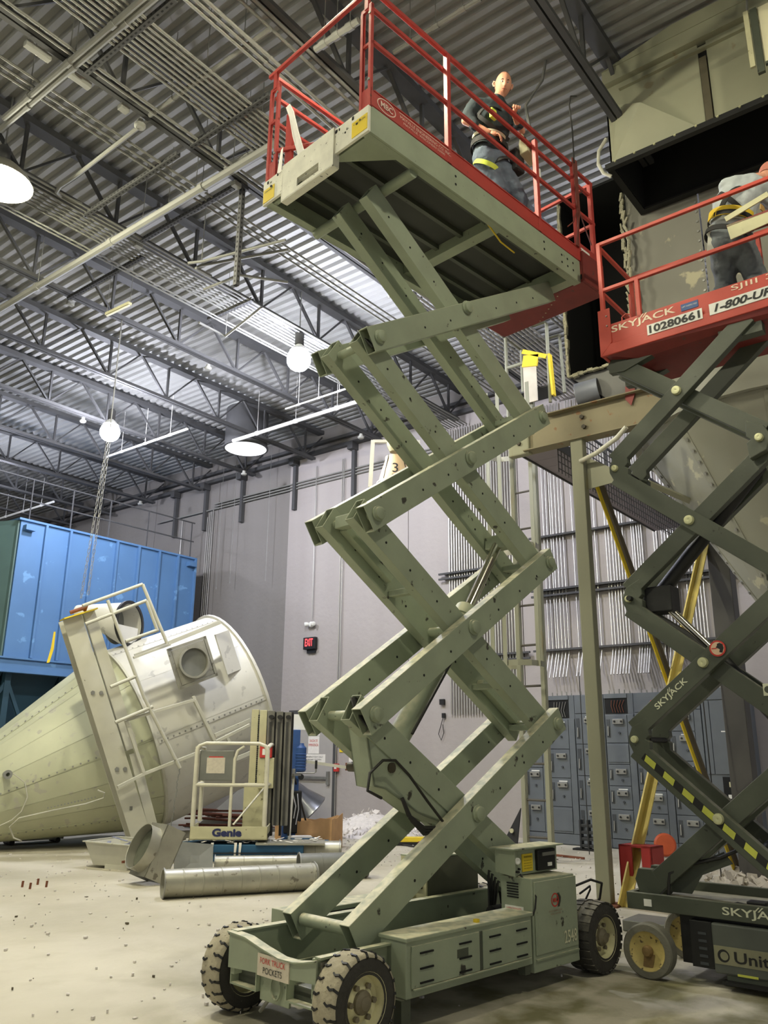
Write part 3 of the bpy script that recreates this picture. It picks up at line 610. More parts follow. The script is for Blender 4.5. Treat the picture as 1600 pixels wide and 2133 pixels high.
text('emblem_text', 'MBC', INKR, tall, P(5.58, 3.772, 0.575), (1,0,0), (0,0,1), 0.058, 0.03, bold=0.02)
for i, s_ in enumerate(('MAYVILLE ENGINEERING CO. INC.', 'MAYVILLE, WISCONSIN')):
    text('emblem_text', s_, mat('faded_red_print', (150,110,92), 0.6), tall, P(5.58, 3.772, 0.505-0.02*i), (1,0,0), (0,0,1), 0.17-0.04*i, 0.011)
text('fleet_number', '2548', mat('stencil_cream', (214,212,180), 0.7, 0, 0.1, 30), tall, P(5.76, 3.772, 0.315), (1,0,0), (0,0,1), 0.165, 0.085, bold=0.01)
# --- control box on top
eb = lbox(MB(), 5.36, 5.86, 3.93, 4.08, 0.745, 0.925).build('switch_box', GREEND, lift, bevel=0.004)
MB().hexa([P(5.25, 3.88, 0.745), P(5.36, 3.93, 0.745), P(5.36, 4.06, 0.745), P(5.25, 4.06, 0.765)], [P(5.25, 3.88, 0.925), P(5.36, 3.93, 0.925), P(5.36, 4.06, 0.925), P(5.25, 4.06, 0.925)]).build('switch_face', GREEND, eb, bevel=0.003)
lbox(MB(), 5.22, 5.87, 3.87, 4.09, 0.925, 0.935).build('box_lid', GREEND, eb)
MB().box(P(5.40, 3.922, 0.765), P(5.53, 3.93, 0.885)).build('warning_label', YELLOW, eb)
text('label_text', 'WARNING', INKB, eb, P(5.465, 3.921, 0.865), (1,0,0), (0,0,1), 0.10, 0.014)
for k in range(4): text('label_text', 'READ MANUAL FIRST', INKB, eb, P(5.465, 3.921, 0.84-0.018*k), (1,0,0), (0,0,1), 0.10, 0.007)
MB().box(P(5.57, 3.90, 0.76), P(5.80, 3.93, 0.905)).build('breaker', BLACK, eb, bevel=0.006)
MB().box(P(5.62, 3.892, 0.86), P(5.78, 3.90, 0.885)).build('breaker_label', mat('breaker_label_grey', (112,112,106), 0.5), eb)
MB().box(P(5.69, 3.893, 0.785), P(5.74, 3.90, 0.81)).build('breaker_tag', WHITE, eb)
MB().lathe([(0, 0.022), (0.02, 0.024), (0.024, 0.018), (0.018, 0.001)], P(5.295, 3.90, 0.85), (-0.42, -1, 0), 16).build('gauge', WHITE, eb, 40)
for q in ((5.27, 3.886, 0.78), (5.31, 3.905, 0.775), (5.34, 3.92, 0.79)): MB().tube(P(*q), P(q[0]-0.005, q[1]-0.02, q[2]), 0.008, 8).build('push_button', BLACK, eb)
MB().pipe([P(5.32, 3.89, 0.76), P(5.33, 3.84, 0.70), P(5.34, 3.77, 0.62), P(5.31, 3.76, 0.55), P(5.305, 3.78, 0.50)], 0.007, 6).build('lead_wire', HOSE, eb, 60)
# --- far side cabinet, hydraulic unit
fc = lbox(MB(), 4.02, 5.20, 4.87, 5.12, 0.36, 0.53).build('far_cabinet', GREEND, lift, bevel=0.006)
lbox(MB(), 4.10, 5.18, 4.864, 4.87, 0.40, 0.50).build('cabinet_opening', DARK, fc)
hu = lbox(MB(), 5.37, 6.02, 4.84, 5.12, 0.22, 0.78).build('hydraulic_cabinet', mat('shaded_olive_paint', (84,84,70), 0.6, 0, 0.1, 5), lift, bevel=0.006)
lbox(MB(), 5.36, 6.03, 4.835, 5.13, 0.78, 0.79).build('cabinet_lid', GREEND, hu)
MB().box(P(5.355, 4.84, 0.42), P(5.37, 5.12, 0.78)).build('gauge_panel', CREAM, hu)
for w in (5.07, 4.98): MB().tube(P(5.35, w, 0.70), P(5.356, w, 0.70), 0.033, 18).build('gauge_hole', DARK, hu)
MB().box(P(5.32, 4.88, 0.55), P(5.36, 5.10, 0.59)).tube(P(5.32, 5.0, 0.66), P(5.36, 4.93, 0.66), 0.012, 8).build('hose_manifold', BLACK, hu)
lbox(MB(), 5.27, 5.36, 4.95, 5.14, 0.36, 0.50).build('lower_box', CREAM, hu, bevel=0.006)
MB().box(P(5.45, 4.90, 0.79), P(5.68, 5.02, 0.89)).build('red_box', REDD, hu, bevel=0.004)
MB().box(P(5.94, 4.85, 0.79), P(6.02, 4.90, 0.86)).build('relay_box', GREEND, hu)
for k in range(4):
    MB().pipe([P(6.05, 4.60, 0.28), P(6.0-0.03*k, 4.55, 0.55+0.03*k), P(5.85-0.04*k, 4.50, 0.60+0.03*k), P(5.74-0.02*k, 4.46, 0.42), P(5.72, 4.44, 0.26)], 0.012, 6).build('hydraulic_hose', HOSE, lift, 60)
MB().pipe([P(6.2, 3.95, 0.30), P(6.32, 3.85, 0.50), P(6.28, 3.80, 0.62), P(6.12, 3.80, 0.66), P(5.90, 3.84, 0.62)], 0.010, 6).build('hydraulic_hose', HOSE, lift, 60)
MB().pipe([P(6.2, 4.0, 0.34), P(6.30, 3.92, 0.56), P(6.20, 3.86, 0.60), P(6.05, 3.86, 0.56)], 0.008, 6).build('hydraulic_hose', HOSE, lift, 60)
lbox(MB(), 5.35, 6.1, 4.10, 4.60, 0.26, 0.36).build('pump_tray', BLACK, lift, bevel=0.01)
mb = MB().tube(P(5.5, 4.30, 0.42), P(5.8, 4.30, 0.42), 0.06, 14); mb.build('pump_motor', BLACK, lift, 40)

# --- scissor stack: (stage) outer arms rise to the rear, inner arms rise to the front
ZJ = [0.51, 1.845, 3.24, 4.64, 6.02]; LF, LR, LC = 3.99, 6.14, 5.05
AW, AH, TK = 0.092, 0.20, 0.008
def arm(p, q, w, name='scissor_arm', ext=0.10, e2=None):
    a, b = P(p[0], w, p[1]), P(q[0], w, q[1]); d = (b-a).normalized(); e2 = ext if e2 is None else e2
    o = MB().hollow(a-d*ext, b+d*e2, AW, AH, TK).build(name, GREEND if name == 'scissor_arm' else GREEN, lift, bevel=0.004)
    h = MB(); up = V((0,1,0)).cross(d); up = up if up.z > 0 else -up; ln = (b-a).length
    for k in (0.22, 0.36, 0.64, 0.78, 0.9):
        for sgn in (-1,):
            c = a + d*(ln*k) + V((0, sgn*(AW/2+0.001), 0)) - up*0.02; h.tube(c, c+V((0, -0.001, 0)), 0.010, 8)
    tag(h.build('bolt_hole', DARK, o), kind='stuff')
    return o
WN, WF = 4.10, 4.66      # centre of the near and far outer arms
IN, IF = 4.215, 4.545
def pin(l, z, r=0.045):
    o = MB().tube(P(l, 4.02, z), P(l, 4.74, z), r*0.75, 16).build('pivot_pin', GREEN, lift, 40)
    m_ = MB().lathe([(0.0, r*1.25), (0.012, r*1.25), (0.016, r), (0.035, r), (0.042, r*0.7), (0.043, 0.001)], P(l, 4.052, z), (0,-1,0), 18)
    m_.build('pin_cap', GREEN, o, 40); MB().lathe([(0.0, r*1.25), (0.02, r), (0.021, 0.001)], P(l, 4.708, z), (0,1,0), 18).build('pin_cap', GREEN, o, 40)
for i in range(4):
    z0, z1 = ZJ[i], ZJ[i+1]
    e0 = 0.10 if i else 0.03
    for w in (WN, WF): arm((LF if i else 3.86, z0), (LR if i < 3 else 6.30, z1), w, ext=e0, e2=0.10 if i < 3 else 0.16)
    for w in (IN, IF): arm((LR, z0), (LF, z1), w, ext=0.10 if i else 0.0, e2=0.09 if i < 3 else 0.0)
    pin(LC+0.0, (z0+z1)/2, 0.05)
for i in (1, 2, 3):
    pin(LF, ZJ[i]); pin(LR, ZJ[i])
MB().tube(P(3.88, 4.16, 0.54), P(3.88, 4.60, 0.54), 0.04, 20).build('foot_tube', GREEN, lift, 40)
MB().tube(P(LR, 4.0, 0.5), P(LR, 4.75, 0.5), 0.04, 20).build('foot_tube', GREEN, lift, 40)
# cross ties between the inner arms
def tie(i, t, name='cross_tie'):
    l = LR+(LF-LR)*t; z = ZJ[i]+(ZJ[i+1]-ZJ[i])*t
    MB().box(P(l-0.04, IN+AW/2, z-0.08), P(l+0.04, IF-AW/2, z-0.03)).build(name, GREEN, lift, bevel=0.008)
tie(1, 0.72); tie(1, 0.25); tie(1, 0.02); tie(2, 0.03); tie(3, 0.05)
def strap_plate(i, t0, t1):
    a = P(LR+(LF-LR)*t0, 4.46, ZJ[i]+(ZJ[i+1]-ZJ[i])*t0); b = P(LR+(LF-LR)*t1, 4.46, ZJ[i]+(ZJ[i+1]-ZJ[i])*t1)
    MB().bar(a, b, 0.07, 0.05).build('tie_channel', GREEN, lift, bevel=0.006)
strap_plate(1, 0.75, 0.98); strap_plate(1, 0.02, 0.24)
# square sleeve at the second left joint, hose loop at the first and third
MB().bar(P(LF-0.0, 4.31, ZJ[2]), P(LF-0.0, 4.46, ZJ[2]), 0.09, 0.09).build('pin_sleeve', GREEN, lift, bevel=0.004)
for l, z in ((LF, ZJ[1]), (LF, ZJ[3])):
    mb = MB()
    for k in range(5): mb.pipe([P(l-0.03+0.012*k, 4.10, z-0.08), P(l-0.09+0.012*k, 4.16, z+0.02), P(l-0.05+0.01*k, 4.24, z+0.11), P(l+0.03, 4.28, z+0.06)], 0.008, 6)
    tag(mb.build('hose_bunch', HOSE, lift, 60), kind='stuff')
# arm bracket carrying the lift cylinder, with hoses
br = [(4.02, 1.62), (4.10, 1.66), (4.22, 1.62), (4.32, 1.12), (4.80, 0.72), (4.92, 0.78), (4.60, 1.20), (4.20, 1.60)]
pl = [(4.02, 1.77), (4.18, 1.77), (4.34, 1.62), (4.98, 1.20), (4.86, 1.10), (4.55, 1.19), (4.22, 1.36), (4.11, 1.38)]
for w in (4.18, 4.345): MB().prism([P(l, w, z) for l, z in pl], (0, 0.012, 0)).build('cylinder_bracket', GREEND, lift)
mb = MB()
for a, b in zip(pl[4:], pl[5:]+pl[:1]): 
    if a != b: mb.hexa([P(a[0], 4.18, a[1]), P(b[0], 4.18, b[1]), P(b[0], 4.357, b[1]), P(a[0], 4.357, a[1])], [P(a[0]+0.01, 4.18, a[1]+0.012), P(b[0]+0.01, 4.18, b[1]+0.012), P(b[0]+0.01, 4.357, b[1]+0.012), P(a[0]+0.01, 4.357, a[1]+0.012)])
mb.build('bracket_skin', GREEND, lift)
MB().tube(P(4.27, 4.165, 1.50), P(4.27, 4.60, 1.50), 0.035, 14).build('bracket_pin', mat('greasy_steel', (70,64,50), 0.5, 0.3), lift, 40)
MB().pipe([P(4.10, 4.10, 1.31), P(3.97, 4.10, 1.36), P(3.99, 4.10, 1.47), P(4.10, 4.09, 1.55), P(4.22, 4.09, 1.55), P(4.36, 4.09, 1.45), P(4.55, 4.10, 1.28), P(4.80, 4.12, 1.08)], 0.010, 6).build('hydraulic_hose', HOSE, lift, 60)
for k in range(3): MB().pipe([P(4.36, 4.16, 1.30), P(4.40+0.02*k, 4.14, 1.19-0.02*k), P(4.56, 4.14, 1.10-0.02*k), P(4.76, 4.14, 1.09-0.015*k), P(4.94, 4.15, 1.13)], 0.014, 6).build('hydraulic_hose', HOSE, lift, 60)
# lift cylinder through the middle
c0, c1, c2 = P(4.32, 4.38, 1.42), P(5.38, 4.38, 2.75), P(5.84, 4.38, 3.42)
cyl = MB().tube(c0, c1, 0.085, 24).lathe([(0, 0.085), (0.0, 0.105), (0.10, 0.105), (0.10, 0.09)], c1-(c1-c0).normalized()*0.1, c1-c0, 24).build('lift_cylinder', GREEN, lift, 40)
MB().tube(c1, c2, 0.045, 20).build('cylinder_rod', CHROME, cyl, 40)
d = (c1-c0).normalized(); MB().pipe([c1+V((0,-0.12,0))-d*0.02, c1+V((0,-0.13,0))-d*0.5, c0+V((0,-0.12,0))+d*0.4], 0.012, 6).build('hydraulic_hose', HOSE, cyl, 60)
MB().box(P(5.78, 4.27, 3.36), P(5.92, 4.49, 3.48)).build('rod_clevis', GREEN, lift, bevel=0.01)

# --- platform
ZB, ZT = 6.115, 6.36
for w in (3.78, 5.055): lbox(MB(), 3.60, 6.53, w, w+0.02, ZB, ZT).build('side_beam', GREEN, lift, bevel=0.003)
lbox(MB(), 3.60, 6.53, 3.80, 3.86, ZB, ZB+0.012).build('beam_flange', GREEN, lift); lbox(MB(), 3.60, 6.53, 4.995, 5.06, ZB, ZB+0.012).build('beam_flange', GREEN, lift)
mb = MB()
for l in (4.6, 5.9, 6.2, 6.3, 6.4):
    for z in (6.2, 6.28): mb.tube(P(l, 3.779, z), P(l, 3.7775, z), 0.012, 8)
tag(mb.build('bolt_hole', DARK, lift), kind='stuff')
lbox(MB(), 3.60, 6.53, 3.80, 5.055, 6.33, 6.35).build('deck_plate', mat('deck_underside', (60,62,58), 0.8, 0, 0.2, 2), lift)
for w in (4.0, 4.3, 4.6, 4.87): lbox(MB(), 3.62, 6.50, w-0.02, w+0.02, 6.28, 6.33).build('deck_stringer', SKYG, lift)
lbox(MB(), 5.30, 5.42, 3.80, 5.055, 6.22, 6.33).build('cross_beam', GREEN, lift, bevel=0.004)
lbox(MB(), 6.40, 6.52, 3.80, 5.055, 6.12, 6.30).build('cross_beam', GREEN, lift, bevel=0.004)
lbox(MB(), 3.62, 3.66, 3.80, 5.055, 6.12, 6.33).build('cross_beam', GREEN, lift)
MB().prism([P(3.66, 3.80, 6.14), P(4.05, 3.80, 6.14), P(3.66, 4.25, 6.14)], (0, 0, 0.01)).build('corner_gusset', GREEN, lift)
MB().tube(P(4.15, 3.85, 6.10), P(4.15, 5.05, 6.10), 0.045, 20).build('pivot_tube', GREEN, lift, 40)
MB().pipe([P(4.9, 3.9, 6.26), P(5.1, 3.88, 6.18), P(5.4, 3.92, 6.10), P(5.65, 3.95, 6.12)], 0.008, 6).build('yellow_cable', YELLOW, lift, 60)
# front face: worn plate, step plate with hand hole, hazard decals
fp = lbox(MB(), 3.575, 3.60, 3.78, 5.09, ZB, ZT-0.01).build('front_face', PLATE, lift, bevel=0.003)
MB().box(P(3.571, 3.79, 6.14), P(3.575, 3.96, 6.28)).build('hazard_decal', YELLOW, fp); MB().box(P(3.571, 4.93, 6.13), P(3.575, 5.08, 6.26)).build('hazard_decal', YELLOW, fp)
text('decal_text', 'CAUTION', INKB, fp, P(3.57, 3.875, 6.25), (0,-1,0), (0,0,1), 0.13, 0.018); text('decal_text', 'DANGER', INKB, fp, P(3.57, 5.0, 6.23), (0,-1,0), (0,0,1), 0.12, 0.018)
mb = MB(); rw = random.Random(3)
for k in range(26):
    w = rw.uniform(3.85, 5.05); z = rw.choice((6.17, 6.24, 6.31))+rw.uniform(-0.01, 0.01); mb.box(P(3.570, w, z), P(3.575, w+rw.uniform(0.008, 0.02), z+rw.uniform(0.01, 0.03)))
tag(mb.build('rivet_scar', DARK, fp), kind='stuff')
W1, W2, Z1, Z2 = 4.16, 4.80, 6.00, 6.355
hw1, hw2, hz1, hz2 = 4.33, 4.60, 6.045, 6.125
mb = MB()
for (a, b, c_, d_) in ((W1, W2, hz2, Z2), (W1, W2, Z1, hz1), (W1, hw1, hz1, hz2), (hw2, W2, hz1, hz2)): lbox(mb, 3.555, 3.570, a, b, c_, d_)
for w in (W1, W2): lbox(mb, 3.555, 3.62, w-0.006, w+0.006, Z1, Z2)
lbox(mb, 3.555, 3.62, W1, W2, Z1-0.004, Z1+0.008); lbox(mb, 3.57, 3.62, hw1, hw2, hz2, hz2+0.008)
mb.build('step_plate', PLATE, lift)
# red toe boards with emblem
for w in (3.772, 5.075): lbox(MB(), 3.60, 6.56, w, w+0.012, ZT, 6.50).build('toe_board', RED, lift, bevel=0.003)
lbox(MB(), 3.62, 6.56, 3.765, 3.785, 6.497, 6.507).build('toe_lip', RED, lift)
def ring(l, z, rx, rz_, t, y, m, par):
    mb = MB(); N_ = 36
    for k in range(N_):
        a0, a1 = 2*math.pi*k/N_, 2*math.pi*(k+1)/N_
        mb.add([P(l+(rx+s)*math.cos(a), y, z+(rz_+s)*math.sin(a)) for s in (0, t) for a in (a0, a1)], [(0, 1, 3, 2)])
    return mb.build('emblem_ring', m, par)
CR = mat('faded_cream_print', (226,196,182), 0.6)
ring(3.76, 6.43, 0.095, 0.055, 0.009, 3.7695, CR, lift)
text('emblem_text', 'MBC', CR, lift, P(3.76, 3.769, 6.43), (1,0,0), (0,0,1), 0.135, 0.055, bold=0.02)
text('maker_text', 'MAYVILLE ENGINEERING CO. INC.', CR, lift, P(4.22, 3.769, 6.44), (1,0,0), (0,0,1), 0.62, 0.030)
text('maker_text', 'MAYVILLE, WISCONSIN 53050', CR, lift, P(4.20, 3.769, 6.40), (1,0,0), (0,0,1), 0.50, 0.026)
lbox(MB(), 3.90, 4.50, 3.768, 3.772, 6.475, 6.480).build('print_line', CR, lift)
# red roll-out extension beyond the rear
MB().box(P(6.53, 3.74, 6.13), P(6.93, 3.765, 6.47)).build('extension_side', REDD, lift, bevel=0.003)
MB().box(P(6.53, 5.0, 6.13), P(6.93, 5.025, 6.47)).build('extension_side', REDD, lift, bevel=0.003)
MB().box(P(6.54, 3.765, 6.13), P(6.93, 5.0, 6.16)).build('extension_pan', REDD, lift)
mb = MB()
for k in range(7): mb.tube(P(6.6+0.05*k, 4.1+0.07*k, 6.128), P(6.6+0.05*k, 4.1+0.07*k, 6.126), 0.008, 8)
tag(mb.build('drain_hole', CREAM, lift), kind='stuff')
MB().box(P(6.56, 3.80, 6.47), P(6.90, 4.10, 6.62)).build('extension_box', RED, lift, bevel=0.005)
MB().box(P(6.60, 3.792, 6.52), P(6.76, 3.80, 6.56)).build('box_label', WHITE, lift)
# guardrails
def rail(p, q, name='top_rail', w=0.035, m=RED): return MB().bar(p, q, w, 0.035).build(name, m, lift, bevel=0.004)
rail(P(3.60, 3.79, 7.50), P(6.55, 3.79, 7.50)); rail(P(3.62, 3.83, 7.36), P(6.90, 3.83, 7.36), 'inner_rail', 0.03); rail(P(3.62, 3.79, 6.98), P(6.55, 3.79, 6.98), 'mid_rail', 0.03)
rail(P(3.60, 5.07, 7.50), P(6.55, 5.07, 7.50)); rail(P(3.62, 5.07, 7.02), P(6.55, 5.07, 7.02), 'mid_rail', 0.03); rail(P(3.62, 5.04, 7.25), P(6.90, 5.04, 7.25), 'inner_rail', 0.03)
rail(P(3.60, 5.12, 7.51), P(3.60, 3.76, 7.51), 'gate_rail')
rail(P(6.92, 3.80, 7.50), P(6.92, 5.04, 7.50), 'end_rail'); rail(P(6.92, 3.80, 7.0), P(6.92, 5.04, 7.0), 'mid_rail', 0.03); rail(P(6.55, 3.81, 7.50), P(6.93, 3.81, 7.50), 'top_rail', 0.03); rail(P(6.55, 3.81, 7.0), P(6.93, 3.81, 7.0), 'mid_rail', 0.03)
def post(l, w, z0, z1, s=0.045, name='rail_post'): return MB().bar(P(l, w, z0), P(l, w, z1), s, s, (1,0,0)).build(name, RED, lift, bevel=0.004)
post(4.52, 3.79, 6.36, 7.50); post(5.84, 3.79, 6.36, 7.40); post(6.53, 3.79, 6.36, 7.52); post(6.90, 3.82, 6.15, 7.52); post(6.91, 5.03, 6.15, 7.52)
post(4.52, 5.07, 6.36, 7.50); post(5.84, 5.07, 6.36, 7.50); post(6.53, 5.07, 6.36, 7.50)
rail(P(6.53, 3.79, 6.55), P(6.20, 4.10, 6.52), 'floor_brace', 0.025); rail(P(6.9, 3.85, 6.6), P(6.56, 5.0, 6.6), 'floor_brace', 0.025)
for w0, w1 in ((3.775, 3.90), (4.955, 5.085)):     # two-legged corner posts with rungs and a foot plate
    MB().bar(P(3.60, w0+0.015, 6.35), P(3.60, w0+0.015, 7.35), 0.03, 0.03, (1,0,0)).build('corner_post', RED, lift, bevel=0.003); MB().bar(P(3.60, w1-0.015, 6.35), P(3.60, w1-0.015, 7.30), 0.03, 0.03, (1,0,0)).build('corner_post', RED, lift, bevel=0.003)
    for z, h_ in ((7.30, 0.04), (6.95, 0.025)): MB().box(P(3.59, w0, z), P(3.61, w1, z+h_)).build('post_rung', RED, lift)
    MB().box(P(3.588, w0, 6.35), P(3.612, w1, 6.53)).build('post_foot', RED, lift, bevel=0.003)
    MB().bar(P(3.60, (w0+w1)/2, 7.32), P(3.60, (w0+w1)/2, 7.5), 0.04, 0.03, (1,0,0)).build('post_stub', RED, lift)
    [MB().bolt(P(3.588, w0+0.015, z_), (-1,0,0), 0.012).build('post_bolt', STEEL, lift) for z_ in (6.60, 7.25)]
MB().bar(P(3.66, 4.86, 6.35), P(3.66, 4.86, 7.0), 0.09, 0.03, (1,0,0)).build('gate_post', RED, lift, bevel=0.003)
rail(P(3.60, 4.95, 6.62), P(3.75, 4.55, 6.55), 'floor_brace', 0.03)
MB().prism([P(3.60, 4.86, 7.02), P(3.595, 4.80, 7.02), P(3.58, 4.72, 6.88), P(3.565, 4.62, 6.60), P(3.56, 4.52, 6.33), P(3.56, 4.60, 6.33), P(3.565, 4.70, 6.60), P(3.58, 4.78, 6.86)], (0.004, 0, 0)).build('tie_strap', PAPER, lift)
MB().prism([P(3.60, 4.90, 6.60), P(3.59, 4.86, 6.60), P(3.57, 4.84, 6.33), P(3.57, 4.90, 6.33)], (0.004, 0, 0)).build('tie_strap', PAPER, lift)
# control station hung on the rail, hose bundle at the rear corner post
cs = MB().hexa([P(5.80, 3.84, 7.30), P(5.98, 3.84, 7.26), P(5.98, 3.95, 7.26), P(5.80, 3.95, 7.30)], [P(5.72, 3.86, 7.47), P(5.84, 3.86, 7.45), P(5.98, 3.95, 7.40), P(5.80, 3.95, 7.44)]).build('control_station', CREAM, lift, bevel=0.01)
MB().box(P(5.76, 3.85, 7.40), P(5.79, 3.865, 7.44)).build('joystick_base', BLACK, cs)
for k in range(5):
    MB().pipe([P(6.5-0.01*k, 3.76, 6.5), P(6.51, 3.755-0.006*k, 6.9), P(6.50+0.012*k, 3.755, 7.3), P(6.48+0.02*k, 3.76, 7.56)], 0.009, 6).build('rear_hose', mat('red_brown_cable', (110,52,42), 0.6), lift, 60)
MB().pipe([P(6.50, 3.75, 7.5), P(6.49, 3.74, 7.9), P(6.46, 3.74, 8.2), P(6.5, 3.74, 8.34), P(6.62, 3.74, 8.42)], 0.008, 6).build('rear_hose', HOSE, lift, 60)
for s in (-1, 1): MB().pipe([P(6.5, 3.74, 6.95), P(6.5+0.12*s, 3.73, 6.72), P(6.5+0.22*s, 3.74, 6.62)], 0.006, 6).build('rear_hose', mat('red_brown_cable', (0,0,0)), lift, 60)

# ================================================================== SMALLER DARK SCISSOR LIFT (right)
KA = math.radians(88.5); KL = V((math.cos(KA), math.sin(KA), 0)); KS = V((KL.y, -KL.x, 0))
S0, M0 = 7.03, 1.85
def Q(s, l, z): return V((s-S0, l-M0, z))
sk = thing('scissor_lift', 'dark olive scissor lift with red deck at the right edge', 'scissor lift', tuple(KS*S0+KL*M0), KA-math.pi/2)
def kbox(mb, s0, s1, l0, l1, z0, z1): return mb.box(Q(s0, l0, z0), Q(s1, l1, z1))
kbox(MB(), 6.66, 6.70, 0.7, 3.0, 0.455, 0.575).build('base_rail', SKYG, sk, bevel=0.006)
kbox(MB(), 7.38, 7.42, 0.7, 3.0, 0.455, 0.60).build('base_rail', SKYG, sk, bevel=0.006)
kbox(MB(), 6.70, 7.38, 2.96, 3.0, 0.455, 0.575).build('end_rail', SKYG, sk, bevel=0.006)
kbox(MB(), 6.70, 7.38, 0.7, 2.96, 0.50, 0.53).build('top_pan', mat('dusty_pan', (150,146,126), 0.9, 0, 0.2, 9, 0.4), sk)
kbox(MB(), 6.74, 7.34, 0.8, 2.62, 0.12, 0.455).build('chassis_body', BLACK, sk)
tray = kbox(MB(), 6.645, 6.76, 0.75, 2.36, 0.10, 0.43).build('tray_door', mat('slate_tray_paint', (84,88,82), 0.5, 0, 0.1, 5, 0.1, chips=(60,60,54), chipamt=-0.02), sk, bevel=0.012)
kbox(MB(), 6.655, 6.74, 2.36, 2.52, 0.12, 0.43).build('door_post', BLACK, sk, bevel=0.004)
for z in (0.14, 0.19, 0.24, 0.29, 0.34): kbox(MB(), 6.650, 6.656, 2.40, 2.46, z, z+0.018).build('door_spring', MCCD, sk)
kbox(MB(), 6.60, 6.68, 0.7, 2.30, 0.045, 0.065).build('pothole_guard', BLACK, sk)
kbox(MB(), 6.66, 6.72, 0.8, 2.28, 0.05, 0.10).build('guard_bar', SKYG, sk)
for k in range(6): kbox(MB(), 6.642, 6.645, 2.20-0.24*k, 2.06-0.24*k, 0.103, 0.118).build('hazard_mark', STRIPE, sk)
kbox(MB(), 6.655, 6.66, 2.80, 2.86, 0.485, 0.535).build('white_tag', WHITE, sk)
# wheels
for (s, l) in ((6.61, 2.82), (7.42, 2.82), (6.61, 1.0), (7.42, 1.0)):
    c = Q(s, l, 0.19)
    tyre = MB().lathe([(-0.055, 0.135), (-0.055, 0.18), (-0.045, 0.19), (0.045, 0.19), (0.055, 0.18), (0.055, 0.135)], c, (-1,0,0), 44).build('tyre', GREYRUB, sk, 40)
    rim = MB().lathe([(0.03, 0.001), (0.03, 0.10), (0.045, 0.125), (0.056, 0.138)], c, (-1,0,0), 36).build('rim', mat('tan_wheel_rim', (186,168,104), 0.6, 0, 0.2, 9, 0.2, chips=(92,78,54), chipamt=0.05), tyre, 40)
    MB().lathe([(0.02, 0.04), (0.055, 0.04), (0.07, 0.03), (0.072, 0.001)], c, (-1,0,0), 20).build('hub', mat('rusty_hub', (128,104,64), 0.6, 0.1, 0.2, 20, 0.2), tyre, 40)
    MB().prism([c+V((-0.033, 0.03, -0.02)), c+V((-0.033, -0.05, -0.02)), c+V((-0.033, -0.03, -0.11)), c+V((-0.033, 0.045, -0.11))], (-0.006, 0, 0)).build('rim_web', mat('rusty_hub', (0,0,0)), tyre)
# arms
ZK = [0.57, 1.72, 2.88, 4.04, 5.20]; ML, MR, MC = 2.82, 1.62, 2.23
def karm(p, q, s, ext=0.0):
    a, b = Q(s, p[0], p[1]), Q(s, q[0], q[1]); d = (b-a).normalized()
    return MB().hollow(a-d*ext, b+d*ext, 0.075, 0.15, 0.008).build('scissor_arm', SKYG, sk, bevel=0.010)
def knuckle(s, l, z, side, lo=True, hi=True):
    k = 1 if side > 0 else -1; g = 0.06*k; m_ = []
    pts = [(l-0.02*k+g, z+0.10), (l+0.075*k, z+0.02), (l+0.075*k, z-0.03), (l-0.02*k+g, z-0.11), (l-0.09*k, z-0.16), (l-0.10*k, z-0.02), (l-0.07*k, z), (l-0.10*k, z+0.03), (l-0.09*k, z+0.17)]
    if not lo: pts = [p for p in pts if p[1] > z-0.05]
    if not hi: pts = [p for p in pts if p[1] < z+0.05]
    return MB().prism([Q(s-0.038, a, b) for a, b in pts], (0.076, 0, 0)).build('arm_knuckle', SKYG, sk, bevel=0.006)
SO, SI, SI2, SO2 = 6.705, 6.79, 7.05, 7.135
def kpin(s, l, z, r=0.038):
    o = MB().lathe([(0, r*1.15), (0.012, r*1.15), (0.02, r), (0.03, r), (0.034, r*0.4), (0.03, 0.001)], Q(s-0.037, l, z), (-1,0,0), 20).build('pin_head', BRASS, sk, 40)
    return o
g = 0.095
for i in range(4):
    z0, z1 = ZK[i]+g, ZK[i+1]-g
    if i == 0: z0 = ZK[0]+0.02
    outer_back = i in (0, 2)       # outer arm falls to the right (drawn "\") in stages 1 and 3
    for (so, si) in ((SO, SI), (SO2, SI2)):
        if outer_back: A, B = so, si
        else: A, B = si, so
        o = karm((ML, z1), (MR, z0), A, 0.03); o2 = karm((ML if i else 2.86, z0), (MR, z1), B, 0.03)
        if so == SO:
            if i == 0: stripe_arm = o
            if i == 1: logo_arm = o2
    MB().tube(Q(6.68, MC, (ZK[i]+ZK[i+1])/2), Q(7.16, MC, (ZK[i]+ZK[i+1])/2), 0.028, 16).build('pivot_tube', SKYG, sk, 40)
    kpin(SO, MC+0.005, (ZK[i]+ZK[i+1])/2, 0.036)
for i in (1, 2, 3):
    for (so, si) in ((SO, SI), (SO2, SI2)):
        s = so if i in (1, 3) else si
        knuckle(s, ML, ZK[i], 1); knuckle(s, MR, ZK[i], -1)
    MB().tube(Q(6.70, ML, ZK[i]), Q(7.14, ML, ZK[i]), 0.022, 12).build('joint_tube', BLACK, sk, 40)
    kpin(SO if i in (1, 3) else SI, ML+0.02, ZK[i], 0.026); kpin(SO, MR, ZK[i], 0.03)
for s in (SI, SI2): MB().prism([Q(s-0.038, a, b) for a, b in ((2.93, 0.74), (2.96, 0.66), (2.92, 0.53), (2.80, 0.53), (2.74, 0.62), (2.82, 0.74))], (0.076, 0, 0)).build('arm_foot', SKYG, sk, bevel=0.006)
